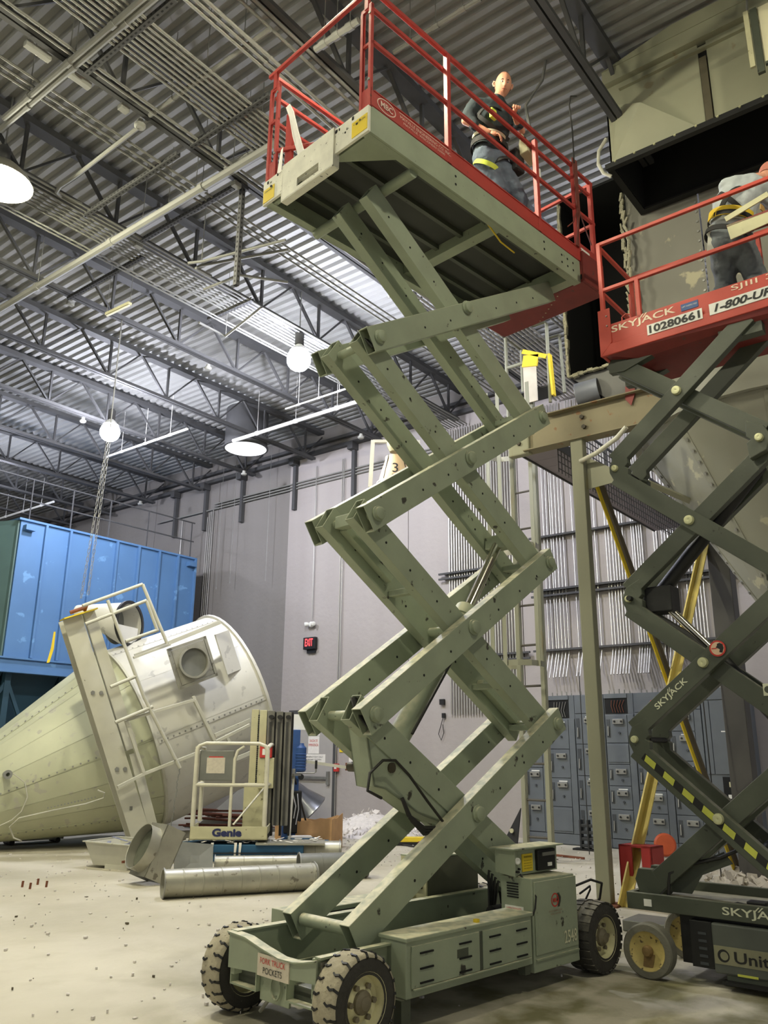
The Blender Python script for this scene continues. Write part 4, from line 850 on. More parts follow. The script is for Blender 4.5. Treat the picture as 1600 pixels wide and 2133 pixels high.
# stripes on the lowest arm, lettering on the second
a, b = Q(6.6665, ML, ZK[1]-g), Q(6.6665, MR, ZK[0]+0.02); d = (b-a).normalized(); n_ = V((0, -d.z, d.y)); n_ = n_ if n_.z > 0 else -n_
ln = (b-a).length
MB().bar(a+d*0.05+V((0.0005,0,0)), b-d*0.06+V((0.0005,0,0)), 0.001, 0.055, n_).build('black_band', BLACK, stripe_arm)
k = 0.08
while k < ln-0.12:
    if abs(k-ln*0.5+0.03) > 0.05:
        p0 = a+d*k; MB().prism([p0-n_*0.024, p0+d*0.10-n_*0.024, p0+d*0.085+n_*0.024, p0-d*0.015+n_*0.024], (-0.0012, 0, 0)).build('hazard_stripe', STRIPE, stripe_arm)
    k += 0.185
a, b = Q(6.6655, ML, ZK[1]+g), Q(6.6655, MR, ZK[2]-g); d = (b-a).normalized(); n_ = V((0, -d.z, d.y)); n_ = n_ if n_.z > 0 else -n_
LOGO = mat('pale_logo_print', (214,216,190), 0.6, 0, 0.03, 30)
def skylogo(par, c, xd, yd, w, h, m):
    text('logo_text', 'SKYJACK', m, par, c, xd, yd, w, h, shear=0.0, bold=0.015)
    xd, yd = V(xd).normalized(), V(yd).normalized(); mb = MB()
    for k in (0, 1):
        p0 = V(c)-xd*(w*0.055-k*w*0.05)+yd*(h*0.35); mb.prism([p0, p0+xd*(w*0.022), p0+xd*(w*0.085)+yd*(h*0.45), p0+xd*(w*0.063)+yd*(h*0.45)], xd.cross(yd)*0.002)
    mb.build('logo_mark', m, par)
skylogo(logo_arm, a+d*(0.40), d, n_, 0.34, 0.062, LOGO)
C2 = Q(6.655, 2.11, 2.40)
MB().tube(C2, C2-V((0.003,0,0)), 0.062, 28).build('warning_disc', INKR, sk); MB().tube(C2-V((0.003,0,0)), C2-V((0.0045,0,0)), 0.050, 28).build('disc_face', mat('peach_disc', (222,190,160), 0.6), sk)
MB().prism([C2+V((-0.005, y, z)) for y, z in ((0.0, 0.035), (-0.02, 0.042), (-0.042, 0.03), (-0.048, 0.0), (-0.035, -0.035), (-0.012, -0.03), (-0.018, -0.008), (0.012, 0.008), (0.002, 0.02))], (-0.001,0,0)).build('disc_figure', INKB, sk)
MB().bar(C2+V((-0.0052, 0.045, 0.0)), C2+V((-0.0052, 0.005, 0.0)), 0.001, 0.008, (0,0,1)).build('disc_slash', INKR, sk)
lb = Q(6.745, 1.80, 2.08); MB().box(lb+V((-0.0,-0.035,-0.045)), lb+V((0.006,0.035,0.045))).build('round_mark_label', LOGO, sk); MB().tube(lb-V((0.001,0,0)), lb-V((0.003,0,0)), 0.026, 20).build('round_mark', SKYG, sk)
# lift cylinder and guards
MB().tube(Q(6.93, 2.62, 2.86), Q(6.93, 2.20, 2.38), 0.033, 18).build('cylinder_rod', CHROME, sk, 40)
MB().tube(Q(6.93, 2.20, 2.38), Q(6.93, 1.80, 1.86), 0.055, 18).build('lift_cylinder', BLACK, sk, 40)
MB().tube(Q(6.93, 2.66, 2.90), Q(6.93, 1.70, 3.90), 0.06, 18).build('lift_cylinder', BLACK, sk, 40)
MB().pipe([Q(6.85, 2.72, 2.75), Q(6.84, 2.55, 2.66), Q(6.84, 2.40, 2.55), Q(6.84, 2.26, 2.40)], 0.03, 8).build('hose_guard', BLACK, sk, 60)
MB().box(Q(6.83, 2.50, 2.76), Q(7.03, 2.74, 2.98)).build('cylinder_block', BLACK, sk, bevel=0.01)
MB().tube(Q(6.75, 2.76, 1.72), Q(7.1, 2.76, 1.72), 0.022, 12).build('cross_tube', BLACK, sk, 40)
MB().tube(Q(6.93, 2.0, 0.9), Q(6.93, 1.3, 1.5), 0.06, 18).build('lift_cylinder', BLACK, sk, 40)
MB().pipe([Q(6.75, 2.70, 0.55), Q(6.76, 2.68, 0.72), Q(6.78, 2.52, 0.80), Q(6.82, 2.30, 0.86), Q(6.84, 2.0, 1.0)], 0.014, 6).build('hydraulic_hose', HOSE, sk, 60)
MB().prism([Q(6.84, a, b) for a, b in ((2.70, 0.58), (2.72, 0.78), (2.50, 0.80), (2.28, 0.90), (2.22, 0.82), (2.46, 0.72), (2.55, 0.58))], (0.01, 0, 0)).build('arm_guide', SKYG, sk)
MB().box(Q(6.80, 2.0, 0.53), Q(6.90, 2.14, 0.58)).build('battery_plug', BLACK, sk, bevel=0.01)
MB().pipe([Q(6.82, 2.14, 0.55), Q(6.80, 2.20, 0.56), Q(6.80, 2.26, 0.54)], 0.008, 6).build('plug_lead', HOSE, sk, 60)
# lettering on the base
skylogo(sk, Q(6.657, 2.02, 0.51), (0,-1,0), (0,0,1), 0.50, 0.07, LOGO)
pl_ = kbox(MB(), 6.641, 6.646, 2.35, 1.30, 0.165, 0.285).build('rental_plate', mat('dusty_olive_decal', (136,134,108), 0.6, 0, 0.08, 20), sk)
text('plate_text', 'United Rentals', INKB, pl_, Q(6.6395, 1.80, 0.222), (0,-1,0), (0,0,1), 0.82, 0.075, bold=0.015)
for (c_, r_, m_) in ((2.285, 0.042, INKB), (2.28, 0.028, mat('dusty_olive_decal', (0,0,0)))): MB().tube(Q(6.6405, c_, 0.222), Q(6.6395 if r_ > 0.03 else 6.6385, c_, 0.222), r_, 24).build('plate_emblem', m_, pl_)
# platform
kbox(MB(), 6.65, 6.67, 0.9, 2.88, 5.20, 5.44).build('deck_side', SKYR, sk, bevel=0.004)
kbox(MB(), 6.635, 6.67, 0.9, 2.885, 5.13, 5.24).build('deck_lower_band', SKYR, sk, bevel=0.006)
kbox(MB(), 7.42, 7.45, 0.9, 2.88, 5.13, 5.44).build('deck_side', SKYR, sk, bevel=0.004)
kbox(MB(), 6.67, 7.42, 2.85, 2.88, 5.13, 5.44).build('deck_end', SKYR, sk, bevel=0.004)
kbox(MB(), 6.67, 7.42, 0.9, 2.85, 5.36, 5.38).build('deck_plate', STEEL, sk)
MB().hexa([Q(6.67, 0.9, 5.06), Q(7.40, 0.9, 5.06), Q(7.35, 2.55, 5.06), Q(6.75, 2.55, 5.06)][::-1], [Q(6.64, 0.9, 5.14), Q(7.44, 0.9, 5.14), Q(7.44, 2.86, 5.14), Q(6.64, 2.86, 5.14)][::-1]).build('underside_pan', REDD, sk)
for s in (6.74, 7.10): MB().prism([Q(s, a, b) for a, b in ((2.86, 5.10), (2.86, 5.0), (2.72, 4.98), (2.45, 5.06))], (0.08, 0, 0)).build('arm_bracket', SKYG, sk)
kbox(MB(), 6.70, 6.80, 1.5, 1.85, 4.97, 5.08).build('slide_block', SKYG, sk)
MB().prism([Q(6.645, a, b) for a, b in ((2.885, 5.13), (2.885, 5.60), (2.77, 5.60), (2.77, 5.25))], (-0.012, 0, 0)).build('corner_plate', SKYR, sk)
MB().pipe([Q(6.70, 2.68, 5.44), Q(6.70, 2.68, 5.50), Q(6.70, 2.64, 5.52), Q(6.70, 2.60, 5.50), Q(6.70, 2.60, 5.44)], 0.008, 6).build('tie_down_loop', SKYR, sk, 60)
TAPE = mat('rail_red', (206,84,66), 0.4, 0, 0.05, 4)
def krail(p, q, name='top_rail', w=0.035): return MB().bar(p, q, w, w).build(name, SKYR, sk, bevel=0.005)
krail(Q(6.67, 2.86, 6.32), Q(6.67, 0.9, 6.32)); krail(Q(6.67, 2.86, 5.82), Q(6.67, 0.9, 5.82), 'mid_rail')
krail(Q(6.67, 2.86, 6.32), Q(7.43, 2.86, 6.32)); krail(Q(6.67, 2.86, 5.82), Q(7.43, 2.86, 5.82), 'mid_rail')
krail(Q(7.43, 2.86, 6.32), Q(7.43, 0.9, 6.32)); krail(Q(7.43, 2.86, 5.82), Q(7.43, 0.9, 5.82), 'mid_rail')
krail(Q(6.67, 0.92, 6.32), Q(7.43, 0.92, 6.32)); krail(Q(6.67, 0.92, 5.82), Q(7.43, 0.92, 5.82), 'mid_rail'); kbox(MB(), 6.67, 7.42, 0.9, 0.93, 5.13, 5.44).build('deck_end', SKYR, sk, bevel=0.004)
for (s, l, z1) in ((6.67, 2.845, 6.33), (6.67, 2.50, 5.82), (7.43, 2.845, 6.33), (7.43, 1.6, 6.32), (6.67, 0.92, 6.33), (7.43, 0.92, 6.33)):
    MB().bar(Q(s, l, 5.40), Q(s, l, z1), 0.04, 0.04, (1,0,0)).build('rail_post', SKYR, sk, bevel=0.004)
MB().bar(Q(7.35, 2.84, 5.45), Q(7.35, 2.84, 6.1), 0.02, 0.03, (1,0,0)).build('gate_bar', SKYR, sk)
for l, z in ((2.80, 5.52), (2.80, 5.42)): MB().bolt(Q(6.633, l, z), (-1,0,0), 0.008).build('rail_bolt', STEEL, sk)
skylogo(sk, Q(6.649, 2.47, 5.37), (0,-1,0), (0,0,1), 0.60, 0.085, mat('cream_logo', (232,214,190), 0.6, 0, 0.03, 30))
kbox(MB(), 6.630, 6.634, 2.43, 1.94, 5.20, 5.30).build('number_plate', WHITE, sk); text('number_text', '10280661', INKB, sk, Q(6.629, 2.185, 5.25), (0,-1,0), (0,0,1), 0.45, 0.075, bold=0.03)
kbox(MB(), 6.630, 6.634, 1.88, 0.92, 5.205, 5.31).build('phone_plate', WHITE, sk); text('phone_text', '1-800-UR-RENTS', INKB, sk, Q(6.629, 1.40, 5.258), (0,-1,0), (0,0,1), 0.88, 0.072, shear=0.25, bold=0.03)
text('model_text', 'SJIII 3219', mat('cream_logo', (0,0,0)), sk, Q(6.649, 1.40, 5.395), (0,-1,0), (0,0,1), 0.58, 0.062, bold=0.0)
kbox(MB(), 6.646, 6.65, 2.12, 1.97, 5.335, 5.40).build('blue_decal', BLUEM, sk); text('decal_text', 'LIFT INSPECTED', WHITE, sk, Q(6.645, 2.045, 5.37), (0,-1,0), (0,0,1), 0.13, 0.014)
# tray and leaning white boards hung on the rail beside the worker
MB().bar(Q(6.62, 1.66, 6.05), Q(6.62, 1.30, 6.14), 0.012, 0.05).build('tool_tray', CREAM, sk); MB().prism([Q(6.63, a, b) for a, b in ((1.66, 6.0), (1.30, 5.98), (1.30, 5.88), (1.64, 5.85))], (0.01, 0, 0)).build('tool_tray', CREAM, sk)
MB().box(Q(6.63, 1.66, 5.98), Q(6.83, 1.25, 6.0)).build('tool_tray', REDD, sk)

# ================================================================== LYING HOPPER (cone and drum)
AP = V((5.57, 14.84, 0.03)); phi = math.radians(-18.91); el = math.radians(22.5); HR = 1.684
ax = V((math.cos(phi)*math.cos(el), math.sin(phi)*math.cos(el), math.sin(el))); sd = V((-math.sin(phi), math.cos(phi), 0)); hup = ax.cross(sd); hup = hup if hup.z > 0 else -hup
S1, S2 = 4.57, 6.76
hop = thing('steel_hopper', 'huge cream cone-bottomed steel hopper lying on its side before the blue housing', 'hopper', tuple(AP))
def HP(s, r, t): return ax*s + sd*(r*math.cos(t)) + hup*(r*math.sin(t))     # relative to the tip; t=-pi/2 is the underside
def hring(prof, n=16, name='shell', m=SILO, a0=0, a1=2*math.pi, smooth=30):
    mb = MB(); k = len(prof); full = abs(a1-a0-2*math.pi) < 1e-6; c = n if full else n+1
    for s, r in prof: mb.v += [tuple(HP(s, r, a0+(a1-a0)*j/n)) for j in range(c)]
    for i in range(k-1):
        for j in range(n): mb.f.append((i*c+j, i*c+(j+1) % c, (i+1)*c+(j+1) % c, (i+1)*c+j))
    return mb.build(name, m, hop, smooth)
NP = 20
for j in range(NP):      # bent plates of the cone, each leaf a sheet of its own with a shallow fold between
    a0 = 2*math.pi*j/NP; hring([(0.35, HR*0.35/S1), (S1*0.5, HR*0.5), (S1, HR)], 2, 'cone_plate', SILO, a0+0.002, a0+2*math.pi/NP-0.002, 12)
for j in range(10):
    a0 = 2*math.pi*j/10; hring([(S1+0.012, HR), (S2, HR)], 5, 'drum_plate', SILOW, a0+0.001, a0+2*math.pi/10-0.001, 30)
hring([(0.36, HR*0.34/S1), (S1, HR-0.02), (S2-0.01, HR-0.02)], 40, 'inner_shell', SILO)
hring([(0.2, 0.20), (0.2, 0.16), (0.35, 0.13), (0.2, 0.13)], 24, 'tip_flange', BEAMW)
hring([(S1-0.03, HR+0.002), (S1-0.03, HR+0.06), (S1+0.01, HR+0.06), (S1+0.01, HR+0.002)], 48, 'ring_angle', BEAMW)
hring([(S2-0.05, HR), (S2-0.05, HR+0.05), (S2, HR+0.05), (S2, HR-0.02)], 48, 'end_rim', SILOW)
hring([(S2-0.02, HR-0.02), (S2-0.02, 0.01)], 48, 'end_plate', SILOW)
# seams with bolt rows: angle positions chosen on the visible side
for t in (math.radians(118), math.radians(178), math.radians(232)):
    mb = MB()
    for k in range(38):
        s = 0.6+k*0.118
        if s < S1-0.1: mb.bolt(HP(s, HR*s/S1+0.001, t), (HP(1, 1, t)-HP(1, 0, t))-ax*0.34, 0.016, 0.012)
    tag(mb.build('seam_bolt', STEEL, hop), kind='stuff')
    mb = MB(); mb.bar(HP(0.5, HR*0.5/S1+0.004, t+0.0), HP(S1-0.05, HR+0.003-0.02, t), 0.05, 0.008, HP(0,1,t)).build('seam_strip', SILO, hop)
for t in (math.radians(112), math.radians(182)):
    mb = MB()
    for k in range(19): mb.bolt(HP(S1+0.1+k*0.108, HR+0.001, t), HP(0,1,t), 0.016, 0.012)
    tag(mb.build('seam_bolt', STEEL, hop), kind='stuff'); MB().bar(HP(S1+0.05, HR+0.003, t), HP(S2-0.06, HR+0.003, t), 0.06, 0.008, HP(0,1,t)).build('seam_strip', SILOW, hop)
# things bolted on the near side: placed on a plane touching the drum, square to the view side
nn = -sd
def hp(x, y, off): return onplane(x, y, nn, AP+nn*(HR+off)) - AP
def hbar(p, q, off, w, h, name, m=BEAMW, off2=None):
    return MB().bar(hp(*p, off), hp(*q, off if off2 is None else off2), w, h, nn).build(name, m, hop, bevel=0.004)
# H-beam leg
a, b = hp(153, 1285, 0.42), hp(300, 1752, 0.42); dd = (b-a).normalized(); cx = dd.cross(nn).normalized(); cx = cx if cx.x > 0 else -cx
leg = MB().bar(a-cx*0.02, b-cx*0.02, 0.30, 0.014, nn).bar(a-cx*0.02-nn*0.30, b-cx*0.02-nn*0.30, 0.30, 0.014, nn).bar(a-cx*0.02-nn*0.15, b-cx*0.02-nn*0.15, 0.012, 0.28, nn).build('leg_beam', BEAMW, hop, bevel=0.003)
MB().bar(a+cx*0.26-nn*0.02, b*0.62+a*0.38+cx*0.26-nn*0.02, 0.18, 0.014, nn).bar(a+cx*0.17-nn*0.06, b*0.62+a*0.38+cx*0.17-nn*0.06, 0.012, 0.08, nn).build('side_channel', BEAMW, hop)
MB().bar(b*0.64+a*0.36+cx*0.26-nn*0.02, b*0.97+a*0.03+cx*0.2-nn*0.02, 0.15, 0.014, nn).build('side_channel', BEAMW, hop)
MB().bar(a-cx*0.18-dd*0.012+nn*0.0, a+cx*0.36-dd*0.012, 0.32, 0.02, dd).build('cap_plate', YELLOW, leg)
for t_ in (0.34, 0.68):
    for u in (-0.05, 0.07): MB().bolt(a+(b-a)*t_+cx*(u-0.02)+nn*0.008+dd*(u*0.4), nn, 0.035, 0.02).build('beam_bolt', STEEL, leg)
for t_ in (0.855, 0.985): MB().box(a+(b-a)*t_-V((0.07, 0.0, 0.03)), a+(b-a)*t_+V((0.07, 0.03, 0.03))+nn*0.02).build('clip_plate', STEEL, leg)
MB().prism([hp(112, 1316, 0.43), hp(116, 1316, 0.43), hp(112, 1352, 0.44), hp(103, 1380, 0.45), hp(97, 1381, 0.45), hp(106, 1350, 0.44)], nn*0.004).build('yellow_ribbon', YELLOW, leg)
MB().pipe([hp(146, 1276, 0.44), hp(170, 1268, 0.46), hp(180, 1262, 0.42), hp(176, 1272, 0.36)], 0.03, 8).build('beam_shackle', RUST, leg, 60)
# handrails
for p, q, nm in (((172, 1262), (297, 1217), 'hand_rail'), ((178, 1300), (305, 1251), 'hand_rail'), ((224, 1250), (300, 1452), 'rail_stile'), ((297, 1217), (348, 1340), 'rail_stile'), ((305, 1251), (328, 1313), 'rail_stile'),
                 ((300, 1452), (375, 1600), 'rail_stile'), ((262, 1336), (330, 1312), 'hand_rail'), ((230, 1431), (285, 1408), 'rung_bar'), ((240, 1505), (318, 1472), 'rung_bar')):
    o = MB().tube(hp(*p, 0.62), hp(*q, 0.62), 0.028, 10).build(nm, BEAMW, hop, 40)
# platform frame of angles
for p, q in (((263, 1500), (405, 1458)), ((405, 1458), (448, 1546)), ((245, 1640), (300, 1612)), ((300, 1612), (420, 1565)), ((262, 1500), (300, 1612)), ((448, 1546), (520, 1510))):
    hbar(p, q, 0.55, 0.05, 0.06, 'frame_angle')
hbar((280, 1366), (350, 1340), 0.16, 0.06, 0.02, 'frame_angle'); hbar((350, 1340), (458, 1296), 0.10, 0.07, 0.05, 'frame_angle'); hbar((278, 1370), (355, 1342), 0.3, 0.04, 0.05, 'frame_angle')
hbar((448, 1532), (522, 1500), 0.3, 0.07, 0.04, 'frame_angle'); hbar((482, 1585), (530, 1565), 0.3, 0.07, 0.04, 'frame_angle'); hbar((402, 1450), (445, 1545), 0.2, 0.05, 0.05, 'frame_angle'); hbar((470, 1530), (480, 1550), 0.3, 0.05, 0.04, 'frame_angle')
# square outlet box with a round flange
c = hp(397, 1381, 0.10); ex = ax; ey = nn.cross(ax); 
mb = MB(); mb.bar(c-ex*0.0-nn*0.10, c+nn*0.12, 0.62, 0.62, ey).build('outlet_box', GALV, hop, bevel=0.01)
for s1 in (-1, 1): MB().bar(c-ex*0.36-ey*0.34*s1+nn*0.10, c+ex*0.36-ey*0.34*s1+nn*0.10, 0.05, 0.05, nn).build('outlet_angle', GALV, hop); 
for s1 in (-1, 1): MB().bar(c-ey*0.36-ex*0.34*s1+nn*0.10, c+ey*0.36-ex*0.34*s1+nn*0.10, 0.05, 0.05, nn).build('outlet_angle', GALV, hop)
MB().lathe([(0.10, 0.24), (0.20, 0.24), (0.20, 0.275), (0.17, 0.275), (0.17, 0.245), (0.10, 0.245)], c, nn, 36).build('outlet_flange', GALV, hop, 40)
MB().tube(c+nn*0.125, c+nn*0.13, 0.236, 32).build('outlet_cover', GALVD, hop)
MB().bar(c+ex*0.62-nn*0.10-ey*0.05, c+ex*0.95-nn*0.22-ey*0.05, 0.03, 0.75, ey).build('patch_panel', SILOW, hop)
# small nozzle and wire loops on the cone
c = hp(14, 1613, 0); cc = HP(2.2, HR*2.2/S1, math.radians(192))
nz = onplane(14, 1613, nn, AP+nn*0.95)-AP
MB().lathe([(-0.1, 0.05), (0.08, 0.05), (0.08, 0.07), (0.11, 0.07), (0.11, 0.03), (0.0, 0.03)], nz, nn, 16).build('nozzle', STEEL, hop, 40)
def cp_(x, y, r): return onplane(x, y, nn, AP+nn*r)-AP
MB().pipe([cp_(28, 1612, 1.02), cp_(52, 1630, 1.05), cp_(57, 1660, 1.07), cp_(45, 1690, 1.05), cp_(25, 1708, 1.0), cp_(0, 1720, 0.95), cp_(-20, 1735, 0.9)], 0.010, 6).build('loose_wire', BEAMW, hop, 60)
MB().pipe([cp_(203, 1646, 1.62), cp_(218, 1652, 1.63), cp_(216, 1662, 1.62), cp_(180, 1674, 1.5), cp_(110, 1688, 1.3), cp_(40, 1704, 1.1), cp_(20, 1722, 1.0), cp_(28, 1745, 0.95), cp_(45, 1752, 0.9)], 0.012, 6).build('loose_cable', BEAMW, hop, 60)
mb = MB()
for k in range(15): mb.bolt(cp_(100+k*7, 1683-k*1.6, 1.30+0.022*k), nn, 0.012, 0.012)
tag(mb.build('stud_row', STEEL, hop), kind='stuff')
mb = MB()
p0 = hp(375, 1594, 0.56); 
for k in range(22):
    q = p0+V((0.01*math.sin(k*0.9)-0.004*k, 0, -0.045*k)); q2 = q+V((0.008*(-1)**k, 0.008, -0.05)); mb.tube(q, q2, 0.009, 6)
mb.build('hanging_chain', STEEL, hop)
# duct elbow behind the beam
t = thing('duct_elbow', 'pale conical duct stub with a dark round mouth behind the hopper beam', 'duct', (8.9, 13.3, 4.0))
def tp_(x, y, Y): return onplane(x, y, (0,1,0), (0,Y,0)) - V((8.9, 13.3, 4.0))
m0 = tp_(270, 1299, 13.2); m1 = tp_(262, 1297, 13.45); m2 = tp_(165, 1275, 13.9)
nv = V((0.35, -1, 0.05)).normalized(); a_ = nv.cross(V((0,0,1))).normalized(); b_ = nv.cross(a_)
mb = MB(); n = 32; rr = 0.40
r0 = [m0+a_*(rr*math.cos(2*math.pi*j/n))+b_*(rr*math.sin(2*math.pi*j/n)) for j in range(n)]
r1 = [p-nv*0.10 for p in r0]; r2 = [m2+a_*(0.16*math.cos(2*math.pi*j/n))+b_*(0.13*math.sin(2*math.pi*j/n)) for j in range(n)]
mb.add(r0+r1+r2, [(i*n+j, i*n+(j+1) % n, (i+1)*n+(j+1) % n, (i+1)*n+j) for i in (0, 1) for j in range(n)]+[tuple(2*n+j for j in range(n))]).build('duct_wall', SILOW, t, 40)
MB().lathe([(0.0, rr-0.03), (0.02, rr-0.03), (0.02, rr+0.03), (-0.03, rr+0.03), (-0.03, rr)], m0, nv, 32).build('mouth_ring', BLACK, t, 40)
MB().tube(m0-nv*0.30, m0-nv*0.31, rr-0.04, 32).build('inner_plate', GALVD, t)
MB().prism([m0-nv*0.02+a_*x_+b_*y_ for x_, y_ in ((-0.30, 0.05), (0.30, 0.05), (0.26, 0.26), (0.1, 0.35), (-0.1, 0.35), (-0.27, 0.26))], -nv*0.02).build('mouth_sheet', SILOW, t)
# chain hoist legs
CHY = (AP+hp(165, 1262, 0.3)).y
t = thing('hoist_chain', 'double hoist chain running from the far lamp down to the hopper beam', 'chain', (8.15, CHY, 4.05))
for (xa, ya, xb, yb) in ((228, 955, 168, 1250), (232, 955, 182, 1245)):
    p, q = onplane(xa, ya-60, (0,1,0), (0,CHY,0))-V((8.15,CHY,4.05)), onplane(xb, yb, (0,1,0), (0,CHY,0))-V((8.15,CHY,4.05)); d = (q-p); n = int(d.length/0.07); mb = MB(); d.normalize()
    sx = d.cross(V((0,1,0))).normalized()
    for k in range(n):
        c = p+d*(0.07*k); s_ = sx if k % 2 else V((0,1,0)); w = 0.018
        mb.pipe([c-s_*w, c-s_*w+d*0.07, c+s_*w+d*0.07, c+s_*w], 0.006, 4, True)
    mb.build('chain_leg', STEEL, t)
p = onplane(230, 890, (0,1,0), (0,CHY,0))-V((8.15,CHY,4.05)); MB().tube(p, V((p.x, p.y, 5.1)), 0.012, 6).build('upper_rope', STEEL, t)

# ================================================================== BLUE HOUSING
bh = thing('blue_housing', 'big blue panelled steel housing on teal supports at the left', 'housing', (12.2, 20.2, 0))
def bb(mb, x0, x1, y0, y1, z0, z1): return mb.box((x0-12.2, y0-20.2, z0), (x1-12.2, y1-20.2, z1))
BX = [9.56, 10.20, 10.85, 11.48, 12.19, 12.86, 13.52, 14.15, 14.76]
for x0, x1 in zip(BX, BX[1:]):
    bb(MB(), x0+0.012, x1-0.012, 18.32, 18.40, 3.62, 6.80).build('wall_panel', BLUE, bh)
    bb(MB(), x1-0.03, x1+0.03, 18.24, 18.32, 3.62, 6.80).build('stiffener', BLUE, bh, bevel=0.004)
bb(MB(), 9.56, 14.76, 18.40, 22.2, 3.60, 6.78).build('core', TEAL, bh)
bb(MB(), 9.50, 14.80, 18.26, 22.3, 6.79, 6.84).build('roof_edge', BLUE, bh)
MB().prism([(9.56-12.2, 18.36-20.2, 3.6), (9.56-12.2, 18.36-20.2, 6.80), (9.15-12.2, 19.0-20.2, 6.75), (8.9-12.2, 20.5-20.2, 6.7), (8.9-12.2, 20.5-20.2, 3.6)], (-0.03, 0.01, 0)).build('left_side', mat('green_grey_side', (74,98,92), 0.6, 0, 0.15, 1), bh)
bb(MB(), 9.3, 14.9, 18.14, 18.34, 3.56, 3.60).build('ledge', BLUE, bh, bevel=0.004); bb(MB(), 9.3, 14.9, 18.20, 18.24, 3.30, 3.56).build('ledge', BLUE, bh)
bb(MB(), 9.3, 14.9, 18.14, 18.34, 3.26, 3.30).build('ledge', BLUE, bh)
for x, z in ((9.75, 6.62), (14.6, 6.62)): bb(MB(), x-0.12, x+0.12, 18.16, 18.34, z-0.06, z+0.06).build('lifting_lug', BLUE, bh)
for x in (8.2, 9.8, 11.2, 12.6, 14.4): bb(MB(), x-0.07, x+0.07, 18.4, 18.54, 0, 3.4).build('support_post', TEAL, bh)
for a, b in ((9.8, 11.2), (11.2, 9.8), (8.2, 9.8)): MB().bar((a-12.2, 18.45-20.2, 0.3), (b-12.2, 18.45-20.2, 3.1), 0.05, 0.08).build('brace', TEAL, bh)
for x0, x1 in ((8.2, 9.8), (9.8, 11.2), (11.2, 12.6), (12.6, 14.4)):
    MB().hexa([(x0+0.5-12.2, 19.6-20.2, 1.0), (x1-0.5-12.2, 19.6-20.2, 1.0), (x1-0.5-12.2, 20.6-20.2, 1.0), (x0+0.5-12.2, 20.6-20.2, 1.0)], [(x0-12.2, 18.6-20.2, 3.4), (x1-12.2, 18.6-20.2, 3.4), (x1-12.2, 22-20.2, 3.4), (x0-12.2, 22-20.2, 3.4)]).build('hopper_bottom', TEAL, bh)
bb(MB(), 7.8, 14.8, 18.42, 18.5, 1.45, 1.6).build('cross_member', TEAL, bh)
bb(MB(), 8.2, 14.6, 22.0, 22.1, 0, 3.4).build('rear_skirt', TEAL, bh)
# railing on its roof
gr = thing('roof_guardrail', 'thin grey guardrail along the top of the blue housing', 'railing', (12.0, 18.6, 6.84))
for z in (0.55, 1.1): MB().bar((-3.6, 0, z), (2.9, 0, z), 0.03, 0.03).build('rail', JOIST, gr)
for x in (-3.3, -2.1, -1.0, 0.1, 1.3, 2.8): MB().bar((x, 0, 0), (x, 0, 1.1), 0.025, 0.025, (1,0,0)).build('rail_post', JOIST, gr)

# ================================================================== SMALL THINGS ON THE FLOOR, LEFT
def floor_pt(x, y): return onplane(x, y, (0,0,1), (0,0,0))
# spiral ducts
def spiral(p, q, r, name, label, rings=0.22, flange=True, mtl=GALV):
    p, q = V(p), V(q); L_ = (q-p).length; d = (q-p).normalized(); t = thing(name, label, 'duct', tuple(p*0.5+q*0.5+V((0,0,-r))))
    o = V((0,0,r)); a, b = -d*(L_/2)+o, d*(L_/2)+o
    MB().lathe([(0, r-0.004), (0, r), (L_, r), (L_, r-0.004), (0, r-0.004)], a, d, 36).build('duct_wall', mtl, t, 40)
    k = rings
    while k < L_-0.05: MB().lathe([(k-0.008, r), (k-0.004, r+0.004), (k+0.004, r+0.004), (k+0.008, r)], a, d, 36).build('seam_ring', mtl, t, 40); k += rings
    if flange:
        for s in (0, L_-0.03): MB().lathe([(s, r-0.002), (s, r+0.018), (s+0.012, r+0.018), (s+0.012, r)], a, d, 36).build('end_collar', STEEL, t, 40)
    return t
A1, B1 = floor_pt(330, 1876), floor_pt(672, 1856)
spiral((A1.x+0.1, A1.y+0.08, 0.155), (B1.x, B1.y+0.12, 0.155), 0.15, 'spiral_duct', 'longest pale spiral duct lying nearest on the floor')
dirD = (B1-A1).normalized()
A2 = floor_pt(470, 1822)
spiral((8.30, 9.40, 0.11), (9.35, 8.42, 0.11), 0.10, 'spiral_duct', 'slimmer pale duct lying behind the nearest spiral duct', 0.4)
spiral((8.55, 8.05, 0.165), (9.30, 7.50, 0.165), 0.155, 'spiral_duct', 'short darker grey duct beyond the right end of the nearest one', 0.3, mtl=GALVD)
spiral((9.72, 9.75, 0.15), (10.4, 8.90, 0.15), 0.14, 'spiral_duct', 'whitish duct lying against the cardboard box', 0.35)
# square-to-round elbow box leaning beside the spiral duct
t = thing('duct_transition', 'pale square duct transition with a round mouth leaning beside the spiral ducts', 'duct', (7.19, 9.23, 0)); t.scale = (1.15, 1.15, 1.12)
ang = math.radians(24); R_ = Matrix.Rotation(math.radians(-8), 3, 'Z') @ Matrix.Rotation(ang, 3, 'Y')
def tr(p): return R_ @ V(p) + V((0, 0, 0.30))
mb = MB(); hw = 0.17; 
for (x0, x1, y0, y1) in ((-0.13, -0.12, -hw, hw), (0.12, 0.13, -hw, hw), (-0.13, 0.13, -hw, -hw+0.01), (-0.13, 0.13, hw-0.01, hw)):
    c8 = [tr(p) for p in ((x0,y0,-0.28),(x1,y0,-0.28),(x1,y1,-0.28),(x0,y1,-0.28))]; d8 = [tr(p) for p in ((x0,y0,0.30),(x1,y0,0.30),(x1,y1,0.30),(x0,y1,0.30))]; mb.hexa(c8, d8)
mb.build('square_box', GALV, t)
